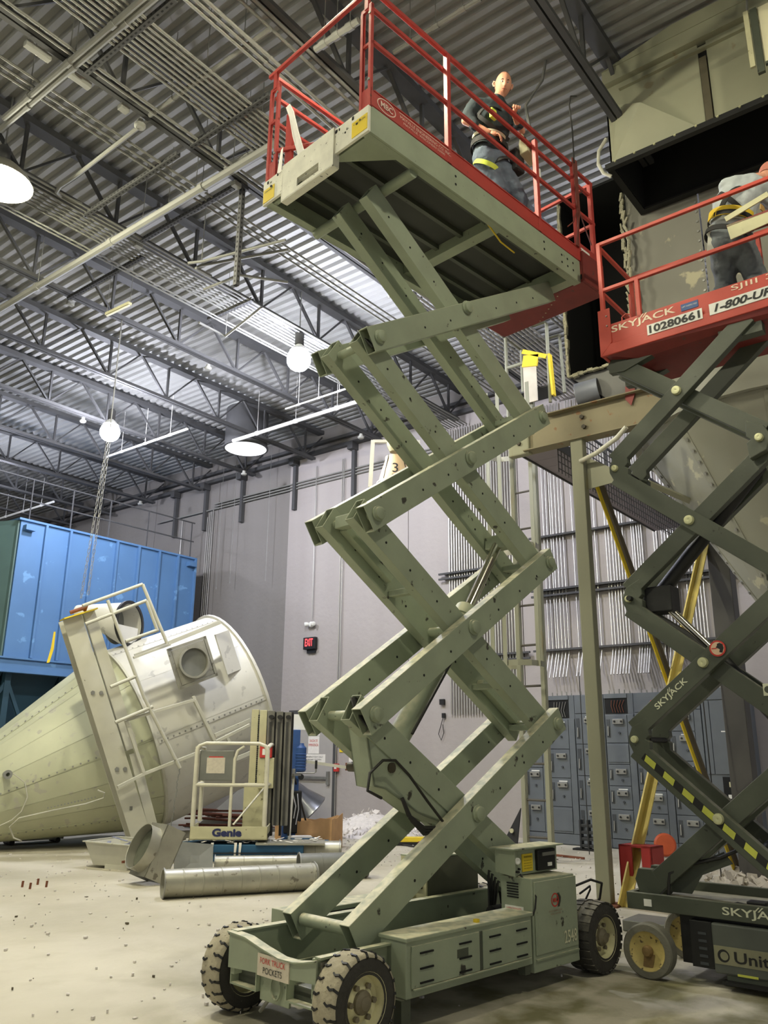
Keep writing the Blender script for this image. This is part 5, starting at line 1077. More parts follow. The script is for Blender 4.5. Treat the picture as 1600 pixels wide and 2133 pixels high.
mb = MB(); n = 28; c0 = tr((-0.13, 0, 0.02)); dx = (R_ @ V((-1,0,0))); ra = [tr((-0.13, 0.20*math.cos(2*math.pi*j/n), 0.0+0.25*math.sin(2*math.pi*j/n)))+dx*0.0 for j in range(n)]; rb = [p+dx*0.13 for p in ra]; rc = [c0+(p-c0)*0.97 for p in rb]
mb.add(ra+rb+rc, [(i*n+j, i*n+(j+1) % n, (i+1)*n+(j+1) % n, (i+1)*n+j) for i in (0, 1) for j in range(n)]).build('round_mouth', GALV, t, 40)
MB().add([c0+(p-c0)*0.97+dx*0.02 for p in ra], [tuple(range(n))]).build('mouth_shadow_plate', SKYG, t)  # dark sheet stands in for the shade inside the mouth
# open bin with scrap
t = thing('open_bin', 'pale open sheet-metal bin with scrap standing under the hopper beam', 'bin', tuple(floor_pt(272, 1806)), math.radians(14))
mb = MB(); b0 = [(-0.30,-0.30,0.04),(0.30,-0.30,0.04),(0.30,0.42,0.04),(-0.30,0.42,0.04)]; t0 = [(-0.36,-0.40,0.32),(0.36,-0.40,0.32),(0.36,0.55,0.34),(-0.36,0.55,0.34)]
mb.add(b0+t0+[(x*0.97, y*0.97, z) for x, y, z in t0]+[(x*0.97, y*0.97, z+0.02) for x, y, z in b0], [(0,1,2,3)]+[(i, (i+1) % 4, 4+(i+1) % 4, 4+i) for i in range(4)]+[(4+i, 4+(i+1) % 4, 8+(i+1) % 4, 8+i) for i in range(4)]+[(8+i, 8+(i+1) % 4, 12+(i+1) % 4, 12+i) for i in range(4)]+[(12,13,14,15)])
mb.build('bin_shell', BEAMW, t)
for i in range(4):
    a, b = V(t0[i]), V(t0[(i+1) % 4]); MB().bar(a*1.03, b*1.03, 0.05, 0.012).build('rim_flange', BEAMW, t)
for x in (-0.28, 0.28): MB().box((x-0.03, -0.2, 0), (x+0.03, 0.2, 0.06)).build('skid', BEAMW, t)
rw = random.Random(8); mb = MB()
for k in range(14):
    c = V((rw.uniform(-0.25,0.25), rw.uniform(-0.1,0.42), rw.uniform(0.22,0.38))); d = V((rw.uniform(-1,1), rw.uniform(-1,1), rw.uniform(-0.2,0.3))).normalized(); mb.bar(c-d*0.12, c+d*0.12, 0.05, 0.008)
tag(mb.build('metal_scrap', mat('bluish_scrap', (150,154,176), 0.5, 0.3, 0.2, 9), t), kind='stuff')
MB().bar((-0.42, -0.2, 0.12), (-0.30, -0.2, 0.12), 0.03, 0.03).build('handle_stub', RUST, t)
# dark panel leaning by the genie base
single(MB().hexa([(7.66, 9.46, 0), (8.12, 9.22, 0), (8.13, 9.24, 0), (7.67, 9.48, 0)], [(7.78, 9.62, 0.42), (8.26, 9.40, 0.36), (8.27, 9.42, 0.36), (7.79, 9.64, 0.42)]), 'grey_panel', 'dark grey panel marked in pen leaning behind the duct transition', 'panel', GALVD)
# --- mast lift
gl = thing('mast_lift', 'cream mast lift with a tubular cage on blue bearers', 'lift', (9.54, 10.05, 0), math.radians(-48)); gl.scale = (1.38, 1.30, 1.06)
# local: x to the right along its front, y away from the camera
def G(x, y, z): return V((x, y, z))
BZ = 0.30
for x in (-0.75, ): pass
MB().box(G(-0.78, -0.30, 0.02), G(0.62, 0.10, 0.24)).build('bearer_block', BLUEB, gl, bevel=0.01)
MB().box(G(-0.70, 0.2, 0.02), G(0.9, 0.5, 0.22)).build('bearer_block', BLUEB, gl, bevel=0.01)
MB().box(G(-0.60, -0.34, 0.13), G(0.55, -0.30, 0.14)).build('bearer_seam', BLACK, gl)
MB().box(G(0.1, -0.34, 0.24), G(0.85, 0.12, 0.265)).build('loose_board', GALV, gl)
rw = random.Random(5); mb = MB()
for k in range(70):
    c = V((rw.uniform(-0.78,0.8), rw.uniform(-0.36,0.1), 0.265+rw.uniform(0,0.03))); a = rw.uniform(0,3.14); d = V((math.cos(a), math.sin(a), rw.uniform(-0.3,0.3))); mb.bar(c, c+d*rw.uniform(0.04,0.12), 0.025, 0.004)
tag(mb.build('paper_scraps', PAPER, gl), kind='stuff')
for x in (-0.38, -0.13, -0.08): MB().prism([G(x, -0.312, 0.27), G(x+0.03, -0.312, 0.27), G(x+0.02, -0.315, 0.08), G(x-0.0, -0.315, 0.10)], (0, 0.004, 0)).build('hanging_strip', PAPER, gl)
bk = MB().box(G(-0.62, -0.28, BZ), G(0.22, -0.27, BZ+0.18)).box(G(0.21, -0.28, BZ), G(0.22, 0.36, BZ+0.18)).box(G(-0.62, -0.28, BZ), G(-0.61, 0.36, BZ+0.18)).box(G(-0.62, -0.28, BZ), G(0.22, 0.36, BZ+0.02)).box(G(-0.62, 0.35, BZ), G(0.22, 0.36, BZ+0.10)).build('basket_tray', CREAM, gl, bevel=0.003)
text('maker_text', 'Genie', INKN, bk, G(-0.22, -0.283, BZ+0.10), (1,0,0), (0,0,1), 0.32, 0.11, bold=0.05)
for k in range(5): MB().prism([G(0.223, -0.24+0.12*k, BZ+0.02), G(0.223, -0.18+0.12*k, BZ+0.02), G(0.223, -0.21+0.12*k, BZ+0.08), G(0.223, -0.27+0.12*k, BZ+0.08)], (0.003, 0, 0)).build('hazard_stripe', BLACK, bk)
def cage(pts, r=0.026, name='cage_tube'): return MB().pipe([G(*p) for p in pts], r, 10).build(name, TUBEW, gl, 60)
def arch(x0, x1, y, z0, z1, rc=0.09):
    return [(x0, y, z0), (x0, y, z1-rc), (x0+(x1-x0)*0.03, y, z1-rc*0.4), (x0+(x1-x0)*0.12, y, z1), (x1-(x1-x0)*0.12, y, z1), (x1-(x1-x0)*0.03, y, z1-rc*0.4), (x1, y, z1-rc), (x1, y, z0)]
cage(arch(-0.60, 0.18, -0.25, BZ+0.18, BZ+1.32)); cage([(-0.60,-0.25,BZ+0.74), (0.18,-0.25,BZ+0.74)]); cage([(-0.20,-0.25,BZ+0.18), (-0.20,-0.25,BZ+0.74)], 0.018)
cage([(0.18, -0.25, BZ+1.26), (0.20, 0.0, BZ+1.31), (0.20, 0.26, BZ+1.31), (0.20, 0.33, BZ+1.22), (0.20, 0.34, BZ+0.2)]); cage([(0.18,-0.25,BZ+0.74), (0.20,0.34,BZ+0.74)]); cage([(-0.60,-0.25,BZ+0.74), (-0.60,0.34,BZ+0.74)]); cage([(-0.60, -0.25, BZ+1.26), (-0.60, 0.33, BZ+1.26), (-0.60, 0.34, BZ+0.2)])
cage([(-0.16, -0.25, BZ+0.2), (0.16, 0.10, BZ+0.72)], 0.012, 'cage_brace')
cage([(-0.18,-0.25,BZ+0.76), (-0.18,-0.25,BZ+1.10), (-0.15,-0.25,BZ+1.22), (-0.08,-0.25,BZ+1.28)], 0.018)
dc = MB().box(G(-0.57, -0.235, BZ+0.80), G(-0.19, -0.20, BZ+1.22)).build('document_box', GALVD, gl, bevel=0.01)
MB().box(G(-0.49, -0.238, BZ+0.90), G(-0.29, -0.235, BZ+1.12)).build('paper_label', mat('aged_paper', (196,188,170), 0.8, 0, 0.1, 30), dc); MB().box(G(-0.47, -0.239, BZ+1.12), G(-0.31, -0.235, BZ+1.135)).build('label_line', INKR, dc)
# mast
for k in range(5):
    x0 = -0.06+0.10*k
    MB().box(G(x0, 0.28-0.03*k, BZ+0.15 if k else 0.28), G(x0+(0.085 if k < 2 else 0.078), 0.42, 2.14-0.01*k)).build('mast_section', CREAM if k < 2 else mat('mast_grey', (120,118,110), 0.5, 0.3), gl, bevel=0.004)
    if k >= 2: MB().tube(G(x0+0.045, 0.11, 2.02), G(x0+0.045, 0.27, 2.02), 0.032, 14).build('sheave', BLACK, gl, 40)
for k in range(2, 5): MB().box(G(-0.06+0.10*k+0.078, 0.25, 0.3), G(-0.06+0.10*k+0.10, 0.40, 2.10)).build('mast_gap', BLACK, gl)
for k in range(2, 5): MB().box(G(-0.06+0.10*k+0.02, 0.20-0.03*(k-2), 0.45), G(-0.06+0.10*k+0.045, 0.28-0.03*(k-2), 1.95)).build('guide_rod', mat('dark_guide', (60,60,58), 0.5, 0.3), gl)
for x in (0.02, 0.09):
    mb = MB()
    for j in range(54): mb.box(G(x, 0.262-0.004*(j % 2), 0.5+0.029*j), G(x+0.018, 0.275, 0.52+0.029*j))
    tag(mb.build('mast_chain', BLACK, gl), kind='stuff')
MB().box(G(-0.10, 0.2, BZ), G(0.16, 0.28, 1.05)).build('mast_cover', CREAM, gl, bevel=0.006)
sw = MB().box(G(0.06, 0.10, 0.98), G(0.24, 0.2, 1.42)).build('switch_panel', CREAM, gl, bevel=0.008)
MB().box(G(0.07, 0.08, 1.42), G(0.21, 0.2, 1.60)).build('red_switch_box', INKR, sw, bevel=0.006); MB().box(G(0.10, 0.077, 1.46), G(0.17, 0.08, 1.55)).build('switch_label', WHITE, sw)
for z in (1.10, 1.2, 1.3): MB().tube(G(0.15, 0.09, z), G(0.15, 0.1, z), 0.02, 10).build('toggle', BLACK, sw)
# --- blue machine with tripod behind it
bm_ = thing('blue_machine', 'blue upright machine with motor and arm behind the mast lift', 'machine', (11.12, 10.68, 0), math.radians(-40))
MB().box((-0.16, -0.1, 0), (0.10, 0.12, 1.98)).build('column', BLUEM, bm_, bevel=0.01); MB().box((-0.14, -0.13, 0.25), (0.16, 0.0, 0.95)).build('lower_housing', BLACK, bm_, bevel=0.02)
MB().lathe([(0, 0.05), (0.03, 0.10), (0.42, 0.10), (0.46, 0.06), (0.5, 0.05), (0.5, 0.001)], (0.12, -0.05, 1.25), (0,0,1), 20, True).build('motor', BLUEM, bm_, 40)
for k in range(6): MB().lathe([(0, 0.10), (0.01, 0.112), (0.02, 0.10)], (0.12, -0.05, 1.30+0.05*k), (0,0,1), 20).build('motor_fin', BLUEM, bm_)
MB().tube((0.13, -0.155, 1.18), (0.13, -0.12, 1.18), 0.05, 16).build('outlet_hole', BLACK, bm_)
MB().box((-0.05, 0.0, 1.98), (0.2, 0.03, 2.25)).build('white_plate', WHITE, bm_)
MB().bar((0.2, -0.05, 1.44), (0.95, -0.15, 1.34), 0.06, 0.05).build('arm', BEAMW, bm_); MB().box((0.92, -0.2, 1.29), (1.0, -0.1, 1.42)).build('arm_end', RUST, bm_)
MB().pipe([(0.0,-0.13,0.9), (0.05,-0.2,0.7), (0.02,-0.2,0.5)], 0.01, 6).pipe([(0.08,-0.13,0.9), (0.1,-0.2,0.65), (0.06,-0.2,0.4)], 0.01, 6).build('machine_lead', mat('white_lead', (200,200,205), 0.6), bm_, 60)
TRL = tuple(floor_pt(606, 1771))
tri = thing('tripod_stand', 'grey tripod stand in front of the torn cardboard box', 'stand', TRL)
top = V((0, 0, 1.22))
pa, pb, pc = floor_pt(600, 1778)-V(TRL), floor_pt(648, 1752)-V(TRL), V((-0.3, 0.7, 0))
MB().tube(pa, top, 0.024, 10).build('leg', TUBEW, tri, 40); MB().tube(pb, top, 0.018, 10).build('leg', BLACK, tri, 40); MB().tube(pc, top, 0.018, 10).build('leg', STEEL, tri, 40)
MB().box(top-V((0.09,0.09,0.02)), top+V((0.09,0.09,0.02))).tube(top, top+V((0,0,0.1)), 0.03, 10).build('head_plate', STEEL, tri)
MB().pipe([top+V((0.03,-0.03,0.03)), top+V((0.22,-0.28,0.03)), top+V((0.24,-0.30,0.05)), top+V((0.24,-0.30,0.22))], 0.012, 8).build('crank', STEEL, tri, 60); MB().tube(top+V((0.24,-0.30,0.10)), top+V((0.24,-0.30,0.24)), 0.022, 10).build('crank_grip', BLACK, tri, 40)
# blue pallet, torn box
pal = thing('blue_pallet', 'blue pallet end in front of the torn cardboard box behind the tripod', 'pallet', tuple(floor_pt(628, 1772)), math.radians(-40)); pal.scale = (0.5, 0.5, 1.6)
for k in range(5): MB().box((-0.5, -0.45+0.2*k, 0.11), (0.5, -0.31+0.2*k, 0.135)).build('plank', BLUEB, pal)
for y in (-0.42, 0, 0.42): MB().box((-0.5, y-0.05, 0), (0.5, y+0.05, 0.11)).build('bearer', BLUEB, pal)
MB().box((-0.42, -0.4, 0.135), (0.3, 0.1, 0.15)).build('white_sheet', PAPER, pal)
bx = thing('cardboard_box', 'torn tan cardboard box beside the blue pallet', 'box', (0, 0, 0)); 
q0, q1, q2 = floor_pt(577, 1762), floor_pt(690, 1775), floor_pt(712, 1760)
q0 = floor_pt(572, 1764); q1 = floor_pt(690, 1776); q2 = floor_pt(713, 1764); q3 = q0+(q2-q1); bx.location = q1; rw = random.Random(2)
def torn(a, b, h0, h1, n, name, th):
    a, b = a-q1, b-q1; pts = [a, b]; 
    for k in range(n, -1, -1): pts.append(a+(b-a)*(k/n)+V((0, 0, h0+(h1-h0)*k/n+rw.uniform(-0.03, 0.03))))
    d = (b-a).normalized(); MB().prism(pts, V((-d.y, d.x, 0))*th).build(name, CARD, bx)
torn(q1, q0, 0.50, 0.42, 16, 'box_side', 0.008); torn(q1, q2, 0.52, 0.56, 6, 'box_end', 0.008); torn(q2, q3, 0.5, 0.4, 10, 'box_side', 0.008)
# bell of dark sheet behind
t = thing('bell_duct', 'grey bell-shaped duct lying tilted with its dark mouth down before the door', 'duct', (12.75, 11.75, 0.30))
MB().lathe([(0.0, 0.40), (0.02, 0.42), (0.05, 0.40), (0.35, 0.28), (0.9, 0.16), (1.05, 0.12)], (0,0,0.15), (-0.55, 0.45, 0.75), 32).build('bell_shell', mat('shiny_grey_sheet', (104,106,110), 0.3, 0.6, 0.1, 3), t, 50)
MB().tube((0.0,0,0.16), (0.002,0,0.158), 0.40, 28).build('bell_mouth', DARK, t) if False else MB().lathe([(0.03, 0.38), (0.031, 0.001)], (0,0,0.15), (-0.55, 0.45, 0.75), 28).build('bell_mouth', DARK, t)
MB().box((-0.25, -0.2, -0.30), (0.2, 0.2, -0.10)).build('rest_block', RUST, t)
# rubble pile
rw = random.Random(11); mb = MB()
for k in range(520):
    a = rw.uniform(0, 6.283); r = rw.random()**0.7; x = 0.95*r*math.cos(a)*1.2; y = 1.05*r*math.sin(a); z = max(0.02, 0.50*(1-r)**0.9*rw.uniform(0.4, 1.0)); s = rw.uniform(0.03, 0.10)
    u = V((rw.uniform(-1,1), rw.uniform(-1,1), rw.uniform(-1,1))).normalized(); w = u.orthogonal().normalized()
    c = V((x, y, z)); mb.prism([c+u*s*rw.uniform(0.5,1), c+w*s, c-u*s*rw.uniform(0.5,1), c-w*s*rw.uniform(0.4,1)], u.cross(w)*0.01)
mb.lathe([(0.0, 1.05), (0.15, 0.75), (0.32, 0.4), (0.42, 0.1), (0.43, 0.001)], (0,0,0), (0,0,1), 24)
o = mb.build('rubble_pile', DEBRIS, loc=(14.1, 11.3, 0)); tag(o, 'heap of white broken board and paper rubble against the far wall', 'rubble', kind='stuff')
mb = MB(); mb2 = MB()
for k in range(1300):
    if k < 900: c = V((rw.uniform(3.0, 13.5), rw.uniform(3.0, 13.5), 0.003)) 
    else: c = V((rw.gauss(12.6, 1.3), rw.gauss(9.0, 1.6), 0.003))
    if c.x > 15: continue
    s = rw.uniform(0.006, 0.024); a = rw.uniform(0, 6.28); u = V((math.cos(a), math.sin(a), 0)); w = V((-u.y, u.x, 0)); (mb if k % 9 else mb2).prism([c+u*s, c+w*s*0.6, c-u*s*0.8, c-w*s*0.5], V((0,0,rw.uniform(0.004,0.02))))
tag(mb.build('floor_litter', DEBRIS), 'pale flakes and crumbs scattered over the dusty floor', 'litter', kind='stuff'); tag(mb2.build('floor_litter', mat('brown_crumbs', (92,84,68), 0.9)), 'dark bits of scrap scattered over the dusty floor', 'litter', kind='stuff')
for i, (x, y) in enumerate(((46, 1848), (78, 1843), (96, 1848), (62, 1852))):
    c = floor_pt(x, y); single(MB().tube(c, c+V((0.005, 0, 0.07)), 0.014, 8), 'anchor_bolt', ['leftmost', 'second', 'rightmost', 'short middle'][i]+' rusty anchor bolt standing up from the floor at the left', 'bolt', RUST)
c = floor_pt(60, 1756); mb = MB()
t = thing('wheel_dolly', 'low dark dolly crushed under the hopper cone at the left', 'dolly', (c.x, c.y-0.1, 0), math.radians(-10))
MB().box((-0.5, -0.15, 0.06), (0.5, 0.15, 0.10)).build('deck', STEEL, t); 
for x in (-0.4, 0.4): MB().tube((x, -0.16, 0.045), (x, 0.16, 0.045), 0.045, 12).build('roller', BLACK, t, 40)
MB().box((-0.35, -0.1, 0.10), (-0.2, 0.05, 0.2)).build('block', BEAMW, t)
single(MB().tube((9.9, 13.2, 0.1), (11.9, 12.35, 0.1), 0.09, 18), 'floor_pipe', 'grey pipe lying on the floor under the hopper', 'pipe', BEAMW, smooth=40)
MB()
# scrap steel behind the cage lift
t = thing('scrap_heap', 'rusty rods and sheet scrap heaped behind the mast lift cage', 'scrap', (12.9, 14.2, 0))
for k in range(16):
    a = rw.uniform(-0.5, 0.5)+2.2; c = V((rw.uniform(-0.3,0.3), rw.uniform(-0.6,0.6), rw.uniform(0.05,0.40))); d = V((math.cos(a), math.sin(a), rw.uniform(-0.04,0.1))); MB().tube(c-d*1.0, c+d*0.9, 0.02, 6).build('rusty_rod', RUST, t)
MB().prism([(-0.3, 0.8, 0.0), (0.3, -0.9, 0.0), (0.35, -0.9, 0.75), (0.1, -0.2, 0.85)], (0.02, 0.01, 0)).build('bent_sheet', BEAMW, t)
MB().box((-0.4, -1.1, 0), (0.4, 1.0, 0.06)).build('lowest_sheet', GALVD, t)

# ================================================================== RAISED HOPPER, ITS FRAME, DUCT HOOD (right)
fr = thing('support_frame', 'olive steel support frame with tall column and heavy cross beam between the two lifts', 'steel frame', (9.44, 4.2, 0))
def F3(x, y, z): return V((x-9.44, y-4.2, z))
def hcol(x, y, z0, z1, w, d, m, name='column'):
    return MB().box(F3(x-d/2, y-w/2, z0), F3(x+d/2, y+w/2, z1)).build(name, m, fr, bevel=0.008)
hcol(9.44, 4.20, 0.02, 5.50, 0.165, 0.13, DUSTG); hcol(12.45, 3.42, 0.05, 4.95, 0.30, 0.26, mat('dark_grey_column', (70,68,64), 0.7, 0, 0.12, 2, 0.1))
MB().box(F3(9.30, 4.02, 0), F3(9.58, 4.38, 0.02)).build('base_plate', RUST, fr); MB().box(F3(12.2, 3.2, 0), F3(12.7, 3.65, 0.05)).build('base_plate', RUST, fr)
bm1 = MB().box(F3(9.435, -1.5, 5.50), F3(9.45, 4.95, 5.93)).box(F3(9.34, -1.5, 5.49), F3(9.54, 4.95, 5.505)).box(F3(9.34, -1.5, 5.93), F3(9.54, 4.6, 5.945)).build('cross_beam', mat('rusty_cream_beam', (124,116,92), 0.7, 0, 0.14, 2.0, 0.1, chips=(124,92,62), chipamt=0.03), fr)
MB().box(F3(9.38, 4.88, 5.46), F3(9.50, 5.20, 5.94)).build('end_stub', DUSTG, fr, bevel=0.02)
for (y, z) in ((4.12, 5.80), (4.10, 5.66), (5.02, 5.62)): MB().bolt(F3(9.433 if y < 4.9 else 9.379, y, z), (-1,0,0), 0.030, 0.03).build('beam_bolt', mat('dark_bolt', (62,56,46), 0.6, 0.3), fr)
MB().prism([F3(9.44, 4.1, 5.25), F3(9.44, 3.75, 5.02), F3(9.44, 3.55, 4.98), F3(9.44, 3.55, 4.86), F3(9.44, 4.1, 4.82)], (0.012, 0, 0)).build('gusset', DUSTG, fr)
MB().bar(F3(9.46, 3.6, 4.93), F3(10.8, 2.6, 4.4), 0.12, 0.02).build('strut_arm', DUSTG, fr)
# crossing braces, yellow faced
def brace(a, b, m1, lab):
    a, b = V(a), V(b); MB().bar(F3(*a), F3(*b), 0.014, 0.075, (0,0,1)).build('brace', m1, fr)
    MB().bar(F3(*a)+V((0.04,-0.03,0.05)), F3(*b)+V((0.04,-0.03,0.05)), 0.09, 0.012, (0,0,1)).build('brace', mat('dark_brown_steel', (82,76,68), 0.7, 0, 0.1, 3), fr)  # darker brown strip beside the brace face
brace((9.5, 4.05, 5.0), (12.75, 3.75, 0.05), YELLOW, '')
pb = MB().bar(F3(9.42, 4.02, 0.0), F3(12.38, 3.62, 4.7), 0.02, 0.13, (0,0,1)).bar(F3(9.44, 3.97, 0.0), F3(12.40, 3.57, 4.7), 0.10, 0.015, (0,0,1)).build('brace', PALEY, fr)
# foam-covered pipe arm
MB().pipe([F3(9.36, 4.15, 5.18), F3(9.3, 3.9, 5.22), F3(9.22, 3.6, 5.32), F3(9.18, 3.45, 5.42)], 0.03, 8).build('foam_pipe', BEAMW, fr, 60)
# raised cone hopper
hx = thing('raised_hopper', 'grey riveted cone hopper still standing in its frame behind the right lift', 'hopper', (10.9, 2.0, 2.37))
TC = 0.578; CONEG = mat('grey_hopper_paint', (138,138,126), 0.6, 0.05, 0.10, 1.2, 0.06, chips=(170,166,144), chipamt=0.02)
for j in range(10):
    a0 = 2*math.pi*j/10+0.1; mb = MB(); n = 3
    for z in (0.35, 3.1):
        for k in range(n+1): a = a0+(2*math.pi/10-0.004)*k/n; mb.v.append((z*TC*math.cos(a), z*TC*math.sin(a), z))
    for k in range(n): mb.f.append((k, k+1, n+1+k+1, n+1+k))
    mb.build('cone_plate', CONEG, hx, 30)
    e = V((TC*math.cos(a0), TC*math.sin(a0), 1)); nv = V((math.cos(a0), math.sin(a0), -TC)).normalized()
    MB().bar(e*0.4, e*3.08, 0.09, 0.012, nv).build('seam_strip', CONEG, hx)
    mb = MB(); k = 0.5
    while k < 3.0: mb.bolt(e*k+nv*0.006, nv, 0.022, 0.02); k += 0.13
    tag(mb.build('seam_bolt', STEEL, hx), kind='stuff')
MB().lathe([(3.1, 3.1*TC), (3.1, 3.1*TC+0.08), (3.12, 3.1*TC+0.08), (3.12, 3.1*TC), (4.0, 3.1*TC)], (0,0,0), (0,0,1), 40).build('drum_plate', CONEG, hx, 30)
MB().lathe([(3.0, 3.0*TC-0.01), (0.5, 0.5*TC-0.01)], (0,0,0), (0,0,1), 24).build('inner_cone', DARK, hx)
# filter housing wall above the beam
fh = thing('filter_housing', 'grey steel filter housing with a black cut opening behind the right deck', 'housing', (9.6, 3.4, 6.0))
def H3(x, y, z): return V((x-9.6, y-3.4, z-6.0))
def fb(mb, x0, x1, y0, y1, z0, z1): return mb.box(H3(x0, y0, z0), H3(x1, y1, z1))
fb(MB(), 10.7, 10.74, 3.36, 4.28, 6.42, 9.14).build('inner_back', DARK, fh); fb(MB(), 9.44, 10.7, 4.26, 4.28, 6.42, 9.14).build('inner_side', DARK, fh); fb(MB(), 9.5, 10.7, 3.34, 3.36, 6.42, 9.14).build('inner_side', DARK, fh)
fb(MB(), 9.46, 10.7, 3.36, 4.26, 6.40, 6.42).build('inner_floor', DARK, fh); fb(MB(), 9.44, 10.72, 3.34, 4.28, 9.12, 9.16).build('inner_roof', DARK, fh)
RAG = mat('ragged_cut_edge', (150,146,124), 0.8, 0, 0.3, 20, 0.6, bscale=40, chips=(60,58,50), chipamt=0.05)
rw = random.Random(21)
def ragged(pts_fn, n, name):
    mb = MB()
    for k in range(n):
        a, b = pts_fn(k/n, rw), pts_fn((k+1)/n+0.01, rw); mb.bar(a, b, rw.uniform(0.03, 0.06), rw.uniform(0.02, 0.05))
    tag(mb.build(name, RAG, fh), kind='stuff')
ragged(lambda t, r: H3(9.42, 4.27+r.uniform(-0.01,0.01), 6.40+2.72*t), 26, 'ragged_edge'); ragged(lambda t, r: H3(9.42, 4.27-0.95*t, 6.41+r.uniform(-0.015,0.015)), 14, 'ragged_edge'); ragged(lambda t, r: H3(9.40, 3.36+r.uniform(-0.03,0.03), 6.40+2.4*t), 26, 'ragged_edge')
GP = mat('grey_housing_sheet', (124,122,112), 0.65, 0.05, 0.12, 1.0, 0.05, chips=(168,162,136), chipamt=0.03)
for k, (y0, y1) in enumerate(((2.42, 3.34), (1.48, 2.40), (0.5, 1.46), (-1.2, 0.48))):
    o = fb(MB(), 9.5, 9.52, y0, y1, 6.0, 9.1).build('wall_panel', GP, fh); mb = MB()
    for j in range(22): mb.bolt(H3(9.5, y0+0.03, 6.1+0.14*j), (-1,0,0), 0.016, 0.012)
    tag(mb.build('rivet_row', STEEL, o), kind='stuff')
fb(MB(), 9.40, 9.5, -1.2, 3.34, 6.62, 6.68).build('ledge', RAG, fh)
MB().prism([H3(9.47, 4.26, 6.41), H3(9.47, 2.4, 6.41), H3(9.47, 2.4, 5.96), H3(9.47, 3.75, 5.96)], (0.02, 0, 0)).build('lower_apron', mat('lower_apron_grey', (96,96,94), 0.6, 0.05, 0.08, 2), fh)
MB().lathe([(0, 0.001), (0, 0.15), (0.02, 0.16), (0.30, 0.16), (0.30, 0.14)], H3(9.44, 4.18, 6.12), (0.2,-1,0.1), 24).build('round_stub', mat('blue_grey_cap', (120,124,136), 0.5, 0.1, 0.08, 3), fh, 40)
MB().prism([H3(9.40, 3.50, 6.12), H3(9.40, 3.42, 6.15), H3(9.40, 3.38, 5.95), H3(9.40, 3.45, 5.78), H3(9.40, 3.52, 5.88)], (0.01, 0, 0)).build('red_flap', REDD, fh)
mb = MB()
for k in range(9): mb.pipe([H3(9.36, 3.30+rw.uniform(-0.03,0.03), 8.4-0.25*k), H3(9.33, 3.30+rw.uniform(-0.04,0.04), 8.28-0.25*k), H3(9.36, 3.30+rw.uniform(-0.03,0.03), 8.15-0.25*k)], 0.022, 6)
tag(mb.build('cable_clump', RAG, fh, 60), kind='stuff')
# duct hood
hd = thing('duct_hood', 'beige duct hood with a black bolted mouth above the worker at the top right', 'duct', (8.9, 1.2, 8.46))
def D3(x, y, z): return V((x-8.9, y-1.2, z-8.46))
def db(mb, x0, x1, y0, y1, z0, z1): return mb.box(D3(x0, y0, z0), D3(x1, y1, z1))
MB().prism([D3(8.39, 3.09, 8.48), D3(8.39, 3.09, 9.62), D3(8.39, 1.95, 9.62), D3(8.39, 1.95, 8.48)], (0.012, 0, 0)).build('front_sheet', DUCTB, hd)
# shallow pyramid fold in the first front sheet
MB().add([D3(8.385, 3.08, 8.49), D3(8.385, 2.02, 8.49), D3(8.385, 2.95, 9.32), D3(8.26, 2.62, 9.08)], [(0, 1, 3), (0, 3, 2), (1, 2, 3)]).build('pressed_fold', DUCTB, hd)
MB().prism([D3(8.39, 1.85, 8.48), D3(8.39, 1.85, 9.62), D3(8.39, -1.4, 9.62), D3(8.39, -1.4, 8.48)], (0.012, 0, 0)).build('front_sheet', DUCTB, hd)
db(MB(), 8.365, 8.40, 1.86, 1.94, 8.50, 9.40).build('rib', mat('brown_rib', (84,78,60), 0.7), hd); 
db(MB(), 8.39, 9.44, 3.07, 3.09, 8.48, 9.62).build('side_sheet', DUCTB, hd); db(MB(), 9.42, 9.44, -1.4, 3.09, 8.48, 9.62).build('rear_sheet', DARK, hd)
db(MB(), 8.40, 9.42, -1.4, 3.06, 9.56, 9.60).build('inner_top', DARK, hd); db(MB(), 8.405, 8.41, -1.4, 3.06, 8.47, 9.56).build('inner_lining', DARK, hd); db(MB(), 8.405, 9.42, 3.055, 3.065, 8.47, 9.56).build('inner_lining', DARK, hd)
fl = MB(); db(fl, 8.33, 8.42, -1.4, 3.14, 8.44, 8.465); db(fl, 9.38, 9.48, -1.4, 3.14, 8.44, 8.465); db(fl, 8.42, 9.38, 3.06, 3.14, 8.44, 8.465); fl.build('mouth_flange', BLACK, hd)
db(MB(), 8.30, 8.32, -1.4, 3.13, 8.40, 8.47).build('flange_lip', BLACK, hd)
mb = MB()
for k in range(12): mb.bolt(D3(8.30, 3.0-0.24*k, 8.455), (-1,0,0.3), 0.014, 0.014)
tag(mb.build('flange_bolt', BRASS, hd), kind='stuff')
db(MB(), 8.30, 8.42, -1.4, 3.16, 9.62, 9.68).build('upper_flange', DUCTB, hd); db(MB(), 8.34, 8.40, -1.4, 2.9, 9.50, 9.53).build('batten', DUCTB, hd)
MB().hexa([D3(8.35, -1.4, 9.68), D3(9.4, -1.4, 9.68), D3(9.4, 3.1, 9.68), D3(8.35, 3.1, 9.68)][::1], [D3(8.35, -1.4, 9.86), D3(9.4, -1.4, 9.86), D3(9.4, 3.1, 9.86), D3(8.35, 3.1, 9.86)]).build('upper_box', DUCTB, hd)
MB().prism([D3(8.34, 3.1, 9.86), D3(8.34, -1.4, 9.86), D3(8.34, -1.4, 10.04), D3(8.34, 2.2, 10.04)], (0.5, 0, 0)).build('upper_taper', DUCTB, hd)
